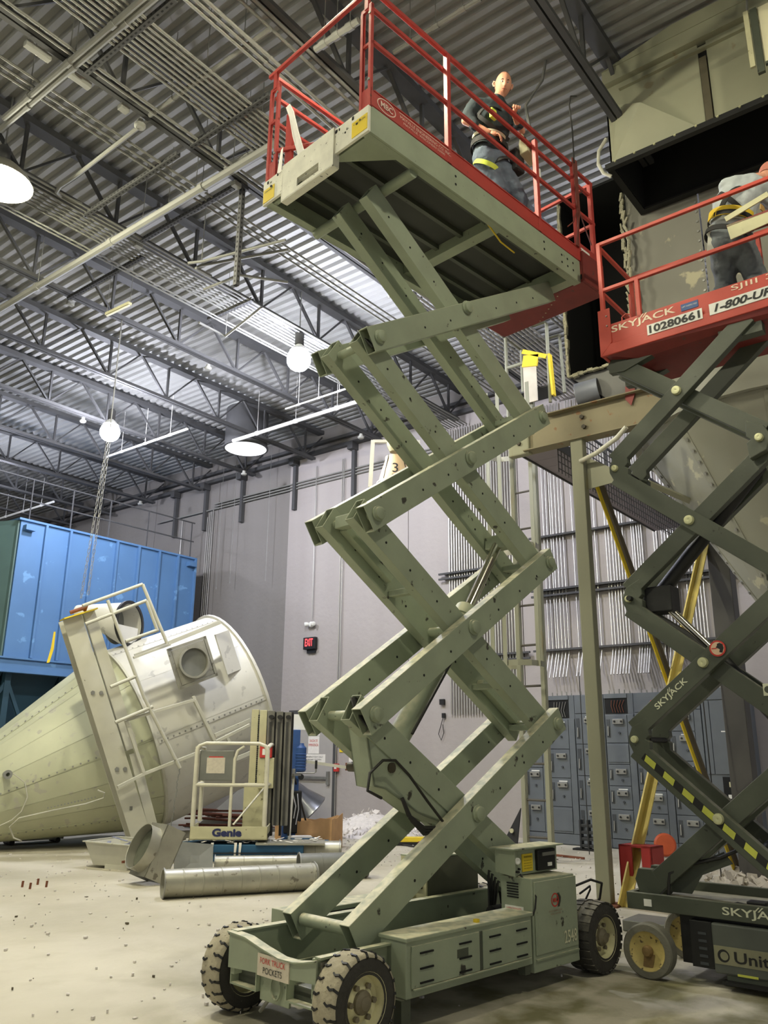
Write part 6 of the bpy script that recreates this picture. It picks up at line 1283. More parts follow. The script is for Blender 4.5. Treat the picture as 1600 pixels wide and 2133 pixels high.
single(MB().pipe([(8.44, 3.14, 8.95), (8.42, 3.24, 8.8), (8.40, 3.25, 8.6), (8.42, 3.20, 8.46), (8.46, 3.12, 8.40)], 0.022, 8), 'flex_conduit', 'pale flexible conduit looping at the left edge of the duct hood', 'conduit', BEAMW, smooth=60)
t = thing('open_hatch', 'cream duct hatch hanging bright at the top right corner', 'hatch', (7.9, 1.25, 8.5))
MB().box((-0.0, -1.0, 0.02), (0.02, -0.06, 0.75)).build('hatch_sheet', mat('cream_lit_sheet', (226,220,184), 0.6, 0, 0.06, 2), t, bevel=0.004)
MB().box((-0.03, 0.03, 0.02), (0.0, 0.08, 0.75)).build('hatch_stile', CREAM, t); MB().box((-0.02, -0.05, -0.08), (0.02, 0.02, 0.75)).build('hinge_gap', SKYG, t); MB().box((-0.01, -1.0, 0.0), (0.03, -0.06, 0.03)).build('hatch_edge', SKYG, t)
for y in (-0.9, 0.05): MB().tube((0.01, y, 0.7), (0.3, y, 1.45), 0.012, 6).build('hanger', STEEL, t)
# dangling cable behind the deck corner
single(MB().pipe([(7.95, 3.66, 10.08), (7.9, 3.70, 9.75), (7.7, 3.85, 9.3), (7.72, 3.82, 9.0), (7.75, 3.80, 8.92)], 0.02, 6), 'dangling_cable', 'grey cable end dangling in front of the ribbed roof left of the hood', 'cable', PCOND, smooth=60)

# ================================================================== WALKWAY AND CAGED LADDER
wk = thing('walkway', 'grey underside of a raised walkway with mesh side seen behind the cross beam', 'walkway', (9.9, 4.98, 5.65))
WG = mat('violet_grey_deck', (142,134,142), 0.7, 0, 0.06, 2)
for k in range(16): MB().box((0.0+0.32*k, -0.26, 0), (0.312+0.32*k, 0.26, 0.02)).build('deck_plank', WG, wk)
for y in (-0.27, 0.27): MB().box((0, y-0.012, -0.02), (5.1, y+0.012, 0.12)).build('edge_angle', JOIST, wk)
mb = MB()
for k in range(50): mb.box((0.1*k, -0.275, -0.35), (0.1*k+0.008, -0.265, 0.5))
for k in range(9): mb.box((0, -0.277, -0.3+0.1*k), (5.0, -0.263, -0.292+0.1*k))
tag(mb.build('side_mesh', JOIST, wk), kind='stuff')
for x in (0.0, 1.7, 3.4, 5.0): MB().box((x-0.02, -0.28, 0), (x+0.02, -0.24, 0.52)).build('rail_post', JOIST, wk)
MB().tube((0, -0.26, 0.52), (5.0, -0.26, 0.52), 0.02, 8).build('hand_rail', JOIST, wk)
LX = 12.4; ld = thing('caged_ladder', 'tall olive caged ladder running up behind the green lift to a small railed landing', 'ladder', (LX, 6.58, 0))
for y in (-0.23, 0.20): MB().box((-0.05, y-0.04, 0.02), (-0.035, y+0.04, 7.9)).box((-0.05, y-0.045, 0.02), (0.02, y-0.033, 7.9)).build('stile', DUSTG, ld)
k = 0.35
while k < 7.8: MB().tube((-0.02, -0.23, k), (-0.02, 0.20, k), 0.019, 8).build('rung', mat('dark_rung', (78,74,66), 0.7), ld, 40); k += 0.31*2.15 if k > 1.6 else 0.55
for z in (2.95, 4.9, 6.62):
    pts = [(-0.04, 0.24, z), (-0.10, 0.42, z), (-0.30, 0.52, z), (-0.55, 0.42, z), (-0.66, 0.15, z), (-0.62, -0.10, z), (-0.48, -0.27, z), (-0.25, -0.32, z), (-0.04, -0.27, z)]
    mb = MB()
    for a, b in zip(pts, pts[1:]): mb.hexa([V(a), V(b), V(b)*1.0+V((0.008,0.0,0)), V(a)+V((0.008,0,0))], [V(a)+V((0,0,0.09)), V(b)+V((0,0,0.09)), V(b)+V((0.008,0,0.09)), V(a)+V((0.008,0,0.09))])
    mb.build('cage_hoop', BEAMW if z > 3 else DUSTG, ld)
for (x, y) in ((-0.30, 0.52), (-0.64, 0.10), (-0.30, -0.31)): MB().box((x-0.03, y-0.035, 2.95), (x-0.02, y+0.035, 7.9)).build('cage_bar', DUSTG, ld)
MB().box((0.02, -0.60, 7.88), (0.5, 0.2, 7.91)).build('landing', JOIST, ld)
def lr_(pts, name='landing_rail'): MB().pipe(pts, 0.033, 8).build(name, DUSTG, ld, 50)
lr_([(-0.1, 0.20, 6.9), (-0.1, 0.20, 9.02), (-0.1, 0.16, 9.08), (-0.1, -0.60, 9.08), (-0.1, -0.64, 9.02), (-0.1, -0.64, 7.5)]); lr_([(-0.1, 0.2, 8.4), (-0.1, -0.64, 8.4)]); lr_([(0.5, 0.2, 7.9), (0.5, 0.2, 9.02), (0.5, 0.16, 9.08), (0.5, -0.60, 9.08), (0.5, -0.64, 7.9)]); lr_([(-0.1, 0.2, 9.05), (0.5, 0.2, 9.05)])
MB().bar((-0.12, -0.15, 8.42), (-0.12, -0.45, 8.36), 0.03, 0.22).bar((-0.12, -0.15, 8.62), (-0.12, -0.62, 8.38), 0.03, 0.08).build('safety_gate', YELLOW, ld)
MB().bar((-0.12, -0.68, 8.4), (-0.12, -0.72, 7.6), 0.04, 0.10, (1,0,0)).build('safety_gate', YELLOW, ld); MB().box((-0.11, -0.40, 7.6), (-0.09, -0.14, 8.35)).build('gate_sheet', mat('dusty_white_gate', (198,190,170), 0.7), ld)
# white bell lamp with the 3
bl = thing('bell_lamp', 'beige bell-shaped shade marked 3 hanging in a white bracket', 'lamp', (11.0, 8.35, 6.12))
prof = [(0.0, 0.30), (0.06, 0.29), (0.25, 0.24), (0.42, 0.185), (0.50, 0.175), (0.50, 0.165), (0.42, 0.175), (0.25, 0.23), (0.0, 0.285)]
sh = MB().lathe(prof, (0,0,0), (0,0,1), 40).build('bell_shade', BEIGE, bl, 50); MB().lathe([(0, 0.30), (0, 0.33), (0.02, 0.33), (0.02, 0.29)], (0,0,0), (0,0,1), 40).build('shade_rim', WHITE, sh, 40)
dv = V((-11.0, -8.35, 0)).normalized(); sv = V((-dv.y, dv.x, 0))
text('shade_number', '3', INKB, sh, dv*0.262+V((0,0,0.22)), sv, V((0,0,1))-dv*0.25, 0.10, 0.19)
MB().bar(dv*0.285+V((0,0,0.09))-sv*0.06, dv*0.283+V((0,0,0.10))+sv*0.06, 0.005, 0.008).build('number_line', INKB, sh)
for a in (-0.75, 0.85): 
    v = dv*math.cos(a)+sv*math.sin(a); MB().bar(v*0.172+V((0,0,0.51)), v*0.296+V((0,0,0.04)), 0.012, 0.012, v).build('shade_slit', INKB, sh)
MB().lathe([(0, 0.06), (0.03, 0.11), (0.10, 0.13), (0.16, 0.11), (0.18, 0.05), (0.26, 0.03)], (0,0,0.76), (0,0,1), 24, True).build('top_cap', GALVD, bl, 50)
MB().lathe([(0, 0.10), (0.06, 0.13), (0.12, 0.15), (0.16, 0.16), (0.17, 0.02)], (0,0,0.60), (0,0,1), 24, True).build('socket_ring', CREAM, bl, 50)
for s in (1, -1): MB().bar(-sv*0.40*s+V((0,0,0.80)), -sv*0.02*s+V((0,0,0.80)), 0.06, 0.05).bar(-sv*0.40*s+V((0,0,0.82)), -sv*0.44*s+V((0,0,-0.06)), 0.05, 0.07, sv).build('bracket_arm', WHITE, bl)
MB().lathe([(0, 0.06), (0.10, 0.07), (0.20, 0.06), (0.24, 0.03), (0.30, 0.035), (0.34, 0.01)], sv*0.12+V((0,0,0.44)), (0,0,1), 18, True).build('dark_fitting', BLACK, bl, 50)
e = zpt(760, 832, 8.95)-V((11.0, 8.35, 6.12)); MB().pipe([V((0,0,1.0)), V((0.05,0.05,1.06)), e], 0.022, 8).build('hanger_rod', WHITE, bl, 50)

# ================================================================== MOTOR CONTROL CABINETS
cabs = [('leftmost slate control cabinet, half hidden behind the ladder and green arm', 7.62, 8.15, 2.10, [0.2, 0.75, 1.35, 1.75, 2.08], False),
        ('slate control cabinet with an open black top bay left of the olive column', 7.05, 7.62, 2.68, [0.2, 0.66, 1.17, 1.69, 2.24], True),
        ('slate control cabinet with a red-topped label just left of the olive column', 6.45, 7.05, 2.68, [0.17, 0.70, 1.22, 1.78, 2.33], False),
        ('slate control cabinet with an open black top bay right of the olive column', 5.89, 6.45, 2.68, [0.17, 0.66, 1.06, 1.43, 1.80, 2.30], True),
        ('slate control cabinet behind the pale yellow brace', 5.27, 5.89, 2.68, [0.17, 0.62, 1.0, 1.45, 1.95, 2.33], False),
        ('slate control cabinet seen through the lowest cross of the right lift', 4.69, 5.27, 2.70, [0.17, 0.62, 1.05, 1.5, 2.0, 2.36], False)]
for (lab, y0, y1, h, zs, openb) in cabs:
    t = thing('control_cabinet', lab, 'cabinet', (14.92, (y0+y1)/2, 0)); hw = (y1-y0)/2-0.004
    MB().box((0.02, -hw, 0), (0.6, hw, h)).build('body', MCC, t); MB().box((0, -hw, 0.02), (0.02, hw, zs[0]-0.01)).build('kick_plate', MCC, t, bevel=0.003)
    wl = -hw+0.13                                   # wireway strip on the right in the photograph = low y
    for z0, z1 in zip([zs[0]]+[], [zs[-1]]): MB().box((0.0, -hw+0.004, z0), (0.02, wl-0.005, z1)).build('wireway_cover', MCC, t, bevel=0.003)
    for i, (z0, z1) in enumerate(zip(zs, zs[1:])):
        d_ = MB().box((-0.008, wl, z0+0.006), (0.02, hw-0.01, z1-0.006)).build('door', MCC, t, bevel=0.004)
        if openb and i == (0 if h > 2.6 and y0 > 7 else 3) :
            MB().box((-0.02, wl+0.0, z0+0.04), (-0.008, hw-0.03, z1-0.03)).build('blank_cover', MCC, d_, bevel=0.003); continue
        MB().box((-0.014, hw-0.10, z0+0.10), (-0.008, hw-0.03, z1-0.08)).build('handle_plate', MCCD, d_); MB().bar((-0.035, hw-0.065, z0+0.13), (-0.02, hw-0.065, min(z1-0.1, z0+0.30)), 0.018, 0.02, (1,0,0)).build('handle', STEEL, d_)
        zc = z1-0.12; bx_ = MB().box((-0.05, wl+0.06, zc-0.045), (-0.008, wl+0.26, zc+0.045)).build('button_box', STEEL, d_, bevel=0.004)
        for k in (0.09, 0.22): MB().tube((-0.065, wl+k, zc), (-0.05, wl+k, zc), 0.018, 10).build('button', BLACK, d_)
        MB().tube((-0.035, wl+0.15, zc-0.20 if z1-z0 > 0.42 else zc-0.15), (-0.008, wl+0.15, zc-0.20 if z1-z0 > 0.42 else zc-0.15), 0.02, 10).build('knob', MCCD, d_)
        if i % 2: MB().box((-0.011, wl+0.07, zc+0.055), (-0.008, wl+0.24, zc+0.075)).build('name_strip', WHITE, d_)
    if openb:
        MB().box((0.015, wl-0.02, zs[-1]+0.02), (0.021, hw-0.01, h-0.08)).build('bay_opening', DARK, t)
        for k in range(5): MB().pipe([(0.0, wl+0.05+0.05*k, zs[-1]+0.04), (-0.005, wl+0.08+0.05*k, zs[-1]+0.16), (0.0, wl+0.03+0.06*k, h-0.12)], 0.006, 6).build('loose_wire', RUST if y0 < 6 else STEEL, t, 60)
        MB().box((0.0, wl-0.02, h-0.08), (0.02, hw, h)).build('top_strip', MCC, t)
    else:
        MB().box((0.0, -hw+0.004, zs[-1]+0.01), (0.02, hw-0.01, h-0.005)).build('top_cover', MCC, t, bevel=0.003)
        if h > 2.5:
            MB().box((-0.006, wl+0.02, h-0.28), (0.0, wl+0.16, h-0.14)).build('warning_label', WHITE, t); MB().box((-0.008, wl+0.02, h-0.17), (-0.006, wl+0.16, h-0.14)).build('label_header', INKR, t); text('label_text', 'DANGER', WHITE, t, (-0.009, wl+0.09, h-0.155), (0,-1,0), (0,0,1), 0.11, 0.018)
    for k in range(5): MB().tube((0.1, -hw+0.08+0.1*k, h), (0.1, -hw+0.08+0.1*k, h+0.05+0.02*(k % 3)), 0.012, 6).build('top_stub', STEEL, t)
t = thing('tall_enclosure', 'smooth slate enclosure with two tall doors at the right end of the cabinet row', 'cabinet', (14.9, 4.38, 0))
MB().box((0.02, -0.40, 0), (0.65, 0.30, 2.72)).build('body', MCC, t)
for y0, y1 in ((-0.39, -0.09), (-0.08, 0.16), (0.17, 0.29)):
    d_ = MB().box((0, y0, 1.30), (0.02, y1, 2.50)).build('door', MCC, t, bevel=0.004)
MB().box((0, -0.39, 2.52), (0.02, 0.29, 2.71)).build('top_panel', MCC, t, bevel=0.003); MB().box((-0.01, -0.39, 0.25), (0.021, 0.05, 1.26)).build('open_bay', DARK, t)
MB().box((-0.02, -0.35, 1.10), (0.0, -0.05, 1.18)).build('terminal_strip', CREAM, t); MB().box((-0.02, -0.2, 0.92), (0.0, -0.02, 0.98)).build('terminal_strip', WHITE, t)
MB().box((-0.004, -0.22, 2.2), (0, -0.15, 2.28)).build('small_tag', WHITE, t); MB().box((-0.004, -0.25, 1.98), (0, 0.0, 2.0)).build('name_strip', WHITE, t)
# cabinet-side odds: black crate, bar on the floor, orange disc, red stand
t = thing('black_crate', 'black plastic crate standing on a mat before the slate cabinets', 'crate', (14.35, 6.62, 0))
MB().box((-0.1, -0.32, 0), (0.1, 0.28, 0.03)).build('mat', BLACK, t)
for k in range(4): MB().box((-0.05, -0.14, 0.05+0.11*k), (0.06, 0.14, 0.10+0.11*k)).build('slat', mat('charcoal_plastic', (44,46,48), 0.5), t, bevel=0.006)
for y in (-0.14, 0, 0.14): MB().box((-0.06, y-0.015, 0.03), (0.05, y+0.015, 0.50)).build('upright', mat('charcoal_plastic', (0,0,0)), t)
single(MB().bar((13.2, 6.75, 0.02), (13.1, 6.15, 0.02), 0.03, 0.03), 'floor_bar', 'thin dark bar lying on the floor before the black crate', 'bar', RUST)
single(MB().lathe([(0, 0.001), (0.0, 0.17), (0.02, 0.18), (0.05, 0.15), (0.06, 0.03)], (14.3, 5.28, 0.19), (-0.8,-0.5,0.1), 28, True), 'orange_disc', 'orange disc standing on edge behind the lowest arm of the right lift', 'disc', mat('orange_plastic', (186,82,44), 0.5), smooth=40)
t = thing('red_stand', 'red steel box stand between the olive column and the right lift', 'stand', (9.75, 3.88, 0), math.radians(-8))
for (x, y) in ((-0.12, 0.13), (-0.12, -0.10), (0.12, -0.10), (0.12, 0.13)): pass
MB().box((-0.14, 0.04, 0), (-0.12, 0.20, 0.62)).box((-0.14, 0.185, 0), (0.14, 0.20, 0.62)).build('side_plate', mat('bright_red_paint', (158,36,32), 0.5, 0, 0.08, 4, chips=(200,150,130), chipamt=-0.03), t)
MB().box((-0.14, -0.20, 0), (-0.12, -0.08, 0.62)).box((-0.14, -0.20, 0), (0.14, -0.185, 0.62)).build('side_plate', mat('bright_red_paint', (0,0,0)), t); MB().box((-0.14, -0.20, 0.60), (0.14, 0.20, 0.62)).build('top_plate', mat('bright_red_paint', (0,0,0)), t)
single(MB().pipe([(9.6, 3.75, 0.02), (9.3, 3.4, 0.12), (8.8, 3.2, 0.10), (8.4, 3.15, 0.05)], 0.02, 8), 'steel_bar', 'steel bar lying on the floor behind the tyre of the green lift', 'bar', RUST, smooth=60)
single(MB().box((8.2, 2.5, 0), (8.6, 3.5, 0.10)), 'floor_plate', 'low grey steel plate on the floor behind the right lift wheel', 'plate', GALVD, bevel=0.01)
rw = random.Random(33); mb = MB()
for k in range(160):
    c = V((12.1+rw.gauss(0, 0.35), 3.2+rw.gauss(0, 0.45), 0.01+rw.random()*0.08)); s = rw.uniform(0.03, 0.09); u = V((rw.uniform(-1,1), rw.uniform(-1,1), rw.uniform(-.5,.5))).normalized(); w = u.orthogonal().normalized(); mb.prism([c+u*s, c+w*s, c-u*s, c-w*s], u.cross(w)*0.03)
tag(mb.build('column_rubble', mat('grey_rubble', (168,160,144), 0.9, 0, 0.2, 12)), 'grey rubble heaped round the foot of the dark raised post', 'rubble', kind='stuff')
t = thing('yellow_block', 'yellow and black beam section lying on the floor beyond the scissor crossing', 'block', (12.85, 9.55, 0), math.radians(-50)); MB().box((-0.42, -0.10, 0.0), (0.42, 0.10, 0.06)).build('black_base', BLACK, t); MB().box((-0.42, -0.09, 0.06), (0.42, 0.09, 0.14)).build('yellow_body', YELLOW, t, bevel=0.006)
single(MB().pipe([(13.6, 10.6, 0.02), (13.2, 10.0, 0.02), (12.9, 9.9, 0.02), (12.6, 9.0, 0.02), (12.9, 8.3, 0.02)], 0.015, 6), 'floor_hose', 'black hose on the floor beyond the big lift', 'hose', HOSE, smooth=60)
for i, (x, y, x2, y2, z1) in enumerate(((1228, 1780, 1252, 1640, 3.0), (1375, 1835, 1370, 1730, 3.0))):
    c = floor_pt(x, y) if i == 0 else floor_pt(1504, 1840)
    single(MB().tube(c, c+V((0.1, 0.05, z1)), 0.008, 6), 'hanging_wire', ['thin wire hanging down left of the olive column', 'thin wire hanging down under the right lift arms'][i], 'wire', HOSE)
t = thing('dark_wedge', 'dark upright plate leaning at the foot of the cabinets behind the switch box', 'plate', (14.5, 8.25, 0)); MB().prism([(0, 0.18, 0), (0, -0.12, 0), (0.1, -0.16, 0.62)], (0.03, 0, 0)).build('plate', BLACK, t); MB().tube((-0.03, -0.02, 0.22), (0, -0.02, 0.22), 0.04, 12).build('knob', CREAM, t)

# ================================================================== PEOPLE
def skin(name, joints, edges, m, parent, sub=2, root=0):
    """one continuous surface grown round a skeleton of joints: (x, y, z, rx, ry)"""
    me = bpy.data.meshes.new(name+'_skeleton'); me.from_pydata([j[:3] for j in joints], edges, [])
    o = bpy.data.objects.new(name+'_src', me); COL.objects.link(o)
    sk_ = o.modifiers.new('skin', 'SKIN'); sk_.use_smooth_shade = True; sk_.branch_smoothing = 0.4
    lay = me.skin_vertices[0] if me.skin_vertices else None
    if lay is None:
        bm = bmesh.new(); bm.from_mesh(me); bm.verts.layers.skin.verify(); bm.to_mesh(me); bm.free(); lay = me.skin_vertices[0]
    for i, j in enumerate(joints):
        lay.data[i].radius = (j[3], j[4] if len(j) > 4 else j[3]); lay.data[i].use_root = (i == root)
    sb = o.modifiers.new('sub', 'SUBSURF'); sb.levels = sub; sb.render_levels = sub
    dg = bpy.context.evaluated_depsgraph_get(); me2 = bpy.data.meshes.new_from_object(o.evaluated_get(dg)); bpy.data.objects.remove(o)
    me2.name = name; me2.materials.clear(); me2.materials.append(m)
    me2.polygons.foreach_set('use_smooth', [True]*len(me2.polygons))
    r = bpy.data.objects.new(name, me2); COL.objects.link(r); r.parent = parent
    return r
def flesh(name, J, E, m, parent, lat=(1, 0, 0), vox=0.013, wrinkle=0.0):
    """tapered limbs and trunk fused into one closed surface; J = (x, y, z, half width, half depth), lat = sideways direction of the trunk"""
    mb = MB(); lat = V(lat).normalized(); rr = random.Random(len(J))
    def ball(c, r): mb.lathe([(-r, 0.001), (-0.92*r, 0.39*r), (-0.7*r, 0.71*r), (-0.38*r, 0.925*r), (0, r), (0.38*r, 0.925*r), (0.7*r, 0.71*r), (0.92*r, 0.39*r), (r, 0.001)], c, (0,0,1), 14, True)
    def offs(j):
        ry = j[4] if len(j) > 4 else j[3]; d = max(0.0, j[3]-ry); return ry, ([lat*d, -lat*d, V((0,0,0))] if d > 0.004 else [V((0,0,0))]*3)
    for j in J:
        ry, of = offs(j)
        for o_ in of: ball(V(j[:3])+o_, ry)
    for a, b in E:
        ra, oa = offs(J[a]); rb, ob = offs(J[b])
        for k in range(3): mb.tube(V(J[a][:3])+oa[k], V(J[b][:3])+ob[k], ra, 14, rb)
    me = bpy.data.meshes.new(name+'_raw'); me.from_pydata([tuple(v) for v in mb.v], [], mb.f); o = bpy.data.objects.new(name+'_src', me); COL.objects.link(o)
    bm = bmesh.new(); bm.from_mesh(me); bmesh.ops.recalc_face_normals(bm, faces=bm.faces); bm.to_mesh(me); bm.free()
    rm = o.modifiers.new('fuse', 'REMESH'); rm.mode = 'VOXEL'; rm.voxel_size = vox
    sm = o.modifiers.new('smooth', 'SMOOTH'); sm.iterations = 5; sm.factor = 0.6
    if wrinkle:
        tx = bpy.data.textures.get('cloth_folds') or bpy.data.textures.new('cloth_folds', 'CLOUDS'); tx.noise_scale = 0.09
        dp = o.modifiers.new('folds', 'DISPLACE'); dp.texture = tx; dp.strength = wrinkle; dp.mid_level = 0.5; dp.texture_coords = 'LOCAL'
    dg = bpy.context.evaluated_depsgraph_get(); me2 = bpy.data.meshes.new_from_object(o.evaluated_get(dg)); bpy.data.objects.remove(o)
    me2.name = name; me2.materials.clear(); me2.materials.append(m); me2.polygons.foreach_set('use_smooth', [True]*len(me2.polygons))
    r = bpy.data.objects.new(name, me2); COL.objects.link(r); r.parent = parent
    return r
def head(parent, c, look, upv, r=0.105, hair=True, stub=0.0):
    """sculpted head: skull, brow, eyes, nose, mouth, ears; look = gaze direction"""
    look = V(look).normalized(); sdv = look.cross(V(upv)).normalized(); up_ = sdv.cross(look); c = V(c)
    bm = bmesh.new(); bmesh.ops.create_uvsphere(bm, u_segments=40, v_segments=28, radius=1)
    for v in bm.verts:
        x, y, z = v.co      # x side, y forward, z up
        w = 0.76; d = 0.93
        if z < 0: w *= 1-0.30*(-z)**1.4; d *= 1-0.10*(-z)
        f = 0.0
        if y > 0.3:
            nose = math.exp(-((x/0.13)**2)-((z+0.12)/0.24)**2); f += 0.20*nose
            tip = math.exp(-((x/0.16)**2)-((z+0.27)/0.09)**2); f += 0.13*tip
            for ex in (-0.33, 0.33): f -= 0.10*math.exp(-(((x-ex)/0.17)**2)-((z-0.04)/0.12)**2)
            f += 0.05*math.exp(-((z-0.22)/0.10)**2)*(1 if abs(x) < 0.55 else 0)
            f += 0.05*math.exp(-((x/0.28)**2)-((z+0.52)/0.06)**2)-0.05*math.exp(-((x/0.30)**2)-((z+0.58)/0.025)**2)+0.04*math.exp(-((x/0.24)**2)-((z+0.64)/0.05)**2)
            f += 0.07*math.exp(-((x/0.25)**2)-((z+0.88)/0.12)**2)
        v.co = (x*w*r, (y*d+f)*r, z*1.18*r)
    me = bpy.data.meshes.new('head'); M3 = Matrix((sdv, look, up_)).transposed()
    for v in bm.verts: v.co = M3 @ v.co + c
    bm.to_mesh(me); bm.free(); me.materials.append(SKIN); me.polygons.foreach_set('use_smooth', [True]*len(me.polygons))
    h = bpy.data.objects.new('head', me); COL.objects.link(h); h.parent = parent
    def at(x, y, z): return M3 @ V((x*r, y*r, z*r)) + c
    for ex in (-0.27, 0.27):
        MB().lathe([(-0.012, 0.001), (-0.009, 0.007), (0, 0.0095), (0.006, 0.0065), (0.008, 0.001)], at(ex, 0.79, 0.05), look, 14).build('eye', WHITE, parent, 60)
        MB().lathe([(0, 0.001), (0.0, 0.0052), (0.002, 0.005), (0.0025, 0.001)], at(ex, 0.865, 0.05), look, 12).build('iris', mat('dark_iris', (52,42,34), 0.3), parent, 60)
        MB().pipe([at(ex*0.55, 0.90, 0.21), at(ex, 0.88, 0.26), at(ex*1.5, 0.74, 0.21)], [0.003, 0.005, 0.002], 6).build('eyebrow', HAIR, parent, 60)
    for sx in (-1, 1):
        MB().pipe([at(sx*0.76, 0.02, 0.20), at(sx*0.88, -0.10, 0.24), at(sx*0.92, -0.16, 0.05), at(sx*0.86, -0.08, -0.15), at(sx*0.77, 0.02, -0.20), at(sx*0.76, 0.04, 0.0)], [0.006, 0.010, 0.011, 0.009, 0.007, 0.007], 8, True).build('ear', SKIN, parent, 60)
    MB().pipe([at(-0.24, 0.86, -0.585), at(0, 0.94, -0.57), at(0.24, 0.86, -0.585)], [0.002, 0.005, 0.002], 8).build('lips', mat('lip_tone', (168,98,84), 0.5), parent, 60)
    if hair:
        bm = bmesh.new(); bmesh.ops.create_uvsphere(bm, u_segments=32, v_segments=20, radius=1)
        for v in list(bm.verts):
            if v.co.z < -0.35 or (v.co.y > 0.15 and v.co.z < 0.62+0.2*abs(v.co.x)) or (v.co.y > 0.55): bm.verts.remove(v)
        for v in bm.verts: v.co = M3 @ V((v.co.x*0.785*r, v.co.y*0.96*r, v.co.z*1.205*r)) + c
        me = bpy.data.meshes.new('cropped_hair'); bm.to_mesh(me); bm.free(); me.materials.append(HAIR if hair is True else hair); me.polygons.foreach_set('use_smooth', [True]*len(me.polygons))
        o = bpy.data.objects.new('cropped_hair', me); COL.objects.link(o); o.parent = parent
    return h
def hand(parent, wrist, fwd, palm_n, thumb_side, curl=1.0, sc=1.0, m=None):
    """palm and five fingers: fwd = towards the fingertips, palm_n = out of the back of the hand"""
    m = m or SKIN; f = V(fwd).normalized(); n = V(palm_n); n = (n-f*n.dot(f)).normalized(); s = f.cross(n)*thumb_side; w = V(wrist)
    J, E = [], []
    def add(p, r, par=None):
        J.append((p.x, p.y, p.z, r)); 
        if par is not None: E.append((par, len(J)-1))
        return len(J)-1
    a = add(w, 0.020*sc); b = add(w+f*0.045*sc, 0.027*sc, a); c_ = add(w+f*0.080*sc, 0.027*sc, b)
    hnd = skin('hand', J, E, m, parent, 2)
    for k, L_ in enumerate((0.070, 0.078, 0.072, 0.058)):
        off = s*(0.030-0.020*k)*sc; p0 = w+f*0.070*sc+off; p1 = w+f*0.095*sc+off+n*0.004*sc
        d1 = (f*math.cos(0.7*curl)-n*math.sin(0.7*curl)); p2 = p1+d1*L_*0.45*sc; d2 = (f*math.cos(1.7*curl)-n*math.sin(1.7*curl)); p3 = p2+d2*L_*0.33*sc; d3 = (f*math.cos(2.4*curl)-n*math.sin(2.4*curl)); p4 = p3+d3*L_*0.26*sc
        r_ = 0.0095*sc; skin('finger', [(*p0, r_), (*p1, r_*1.02), (*p2, r_*0.95), (*p3, r_*0.88), (*p4, r_*0.75)], [(0,1),(1,2),(2,3),(3,4)], m, parent, 2)
    p0 = w+f*0.025*sc+s*0.022*sc; p1 = p0+(f*0.4+s).normalized()*0.032*sc-n*0.004*sc; p2 = p1+(f+s*0.3-n*0.5).normalized()*0.030*sc; p3 = p2+(f-n*0.8).normalized()*0.024*sc
    skin('thumb', [(*p0, 0.012*sc), (*p1, 0.0115*sc), (*p2, 0.0105*sc), (*p3, 0.0085*sc)], [(0,1),(1,2),(2,3)], m, parent, 2)
    return hnd

# --- worker on the green lift, standing against the near rail
lift_deck = 6.352
pe = thing('person', 'person in dark shirt and jeans with harness, gripping the rail of the tall lift', 'person', tuple(LD*5.75+WD*4.12+V((0,0,lift_deck))), LA)
def A(l, w, z): return (l-5.75, w-4.12, z-lift_deck)
sh1, sh2 = A(5.44, 4.20, 7.83), A(5.79, 4.04, 7.84)
el1, ha1 = A(5.30, 4.22, 7.56), A(5.46, 4.05, 7.42)
el2, ha2 = A(5.86, 3.95, 7.62), A(5.58, 3.84, 7.59)
J = [(*A(5.60,4.16,7.32), 0.13, 0.11), (*A(5.60,4.15,7.48), 0.125, 0.10), (*A(5.61,4.13,7.68), 0.15, 0.11), (*A(5.63,4.11,7.83), 0.12, 0.09), (*A(5.64,4.07,7.93), 0.055, 0.055), (*A(5.65,4.04,8.02), 0.052, 0.052),
     (*sh1, 0.060), (*el1, 0.045), (*ha1, 0.027), (*sh2, 0.060), (*el2, 0.045), (*ha2, 0.027),
     (*A(5.54,4.20,7.24), 0.085), (*A(5.72,4.12,6.86), 0.062), (*A(5.62,4.26,6.46), 0.042), (*A(5.66,4.12,7.24), 0.085), (*A(5.92,4.02,6.84), 0.062), (*A(5.94,4.14,6.46), 0.042)]
E_ = [(0,1),(1,2),(2,3),(3,4),(4,5),(3,6),(6,7),(7,8),(3,9),(9,10),(10,11),(0,12),(12,13),(13,14),(0,15),(15,16),(16,17)]
def slim(J): return [j if i in (4, 5, 8, 11) else (*j[:3], *[q*(0.72 if i not in (7, 10) else 0.95) for q in j[3:]]) for i, j in enumerate(J)]
L1_ = V(sh2)-V(sh1)
flesh('body', slim(J), E_, SKIN, pe, L1_)
g_ = 0.012
JT = [(*A(5.60,4.16,7.30), 0.175, 0.125), (*J[0][:3], 0.172, 0.122), (*J[1][:3], 0.165, 0.115), (*J[2][:3], 0.190, 0.122), (*J[3][:3], 0.165, 0.092), (*A(5.645,4.07,7.945), 0.064, 0.064), (*sh1, 0.076), (*(V(sh1)*0.25+V(el1)*0.75), 0.066), (*sh2, 0.076), (*(V(sh2)*0.25+V(el2)*0.75), 0.066), (*(V(el2)*0.6+V(ha2)*0.4), 0.052), (*(V(el1)*0.6+V(ha1)*0.4), 0.052)]
flesh('shirt', JT, [(0,1),(1,2),(2,3),(3,4),(4,5),(4,6),(6,7),(4,8),(8,9),(9,10),(7,11)], SHIRT, pe, L1_, 0.012, 0.022)
JJ = [(*A(5.60,4.16,7.33), 0.170, 0.120), (*A(5.60,4.16,7.24), 0.175, 0.125), (*J[12][:3], 0.105), (*J[13][:3], 0.078), (*J[14][:3], 0.066), (*J[15][:3], 0.105), (*J[16][:3], 0.078), (*J[17][:3], 0.066)]
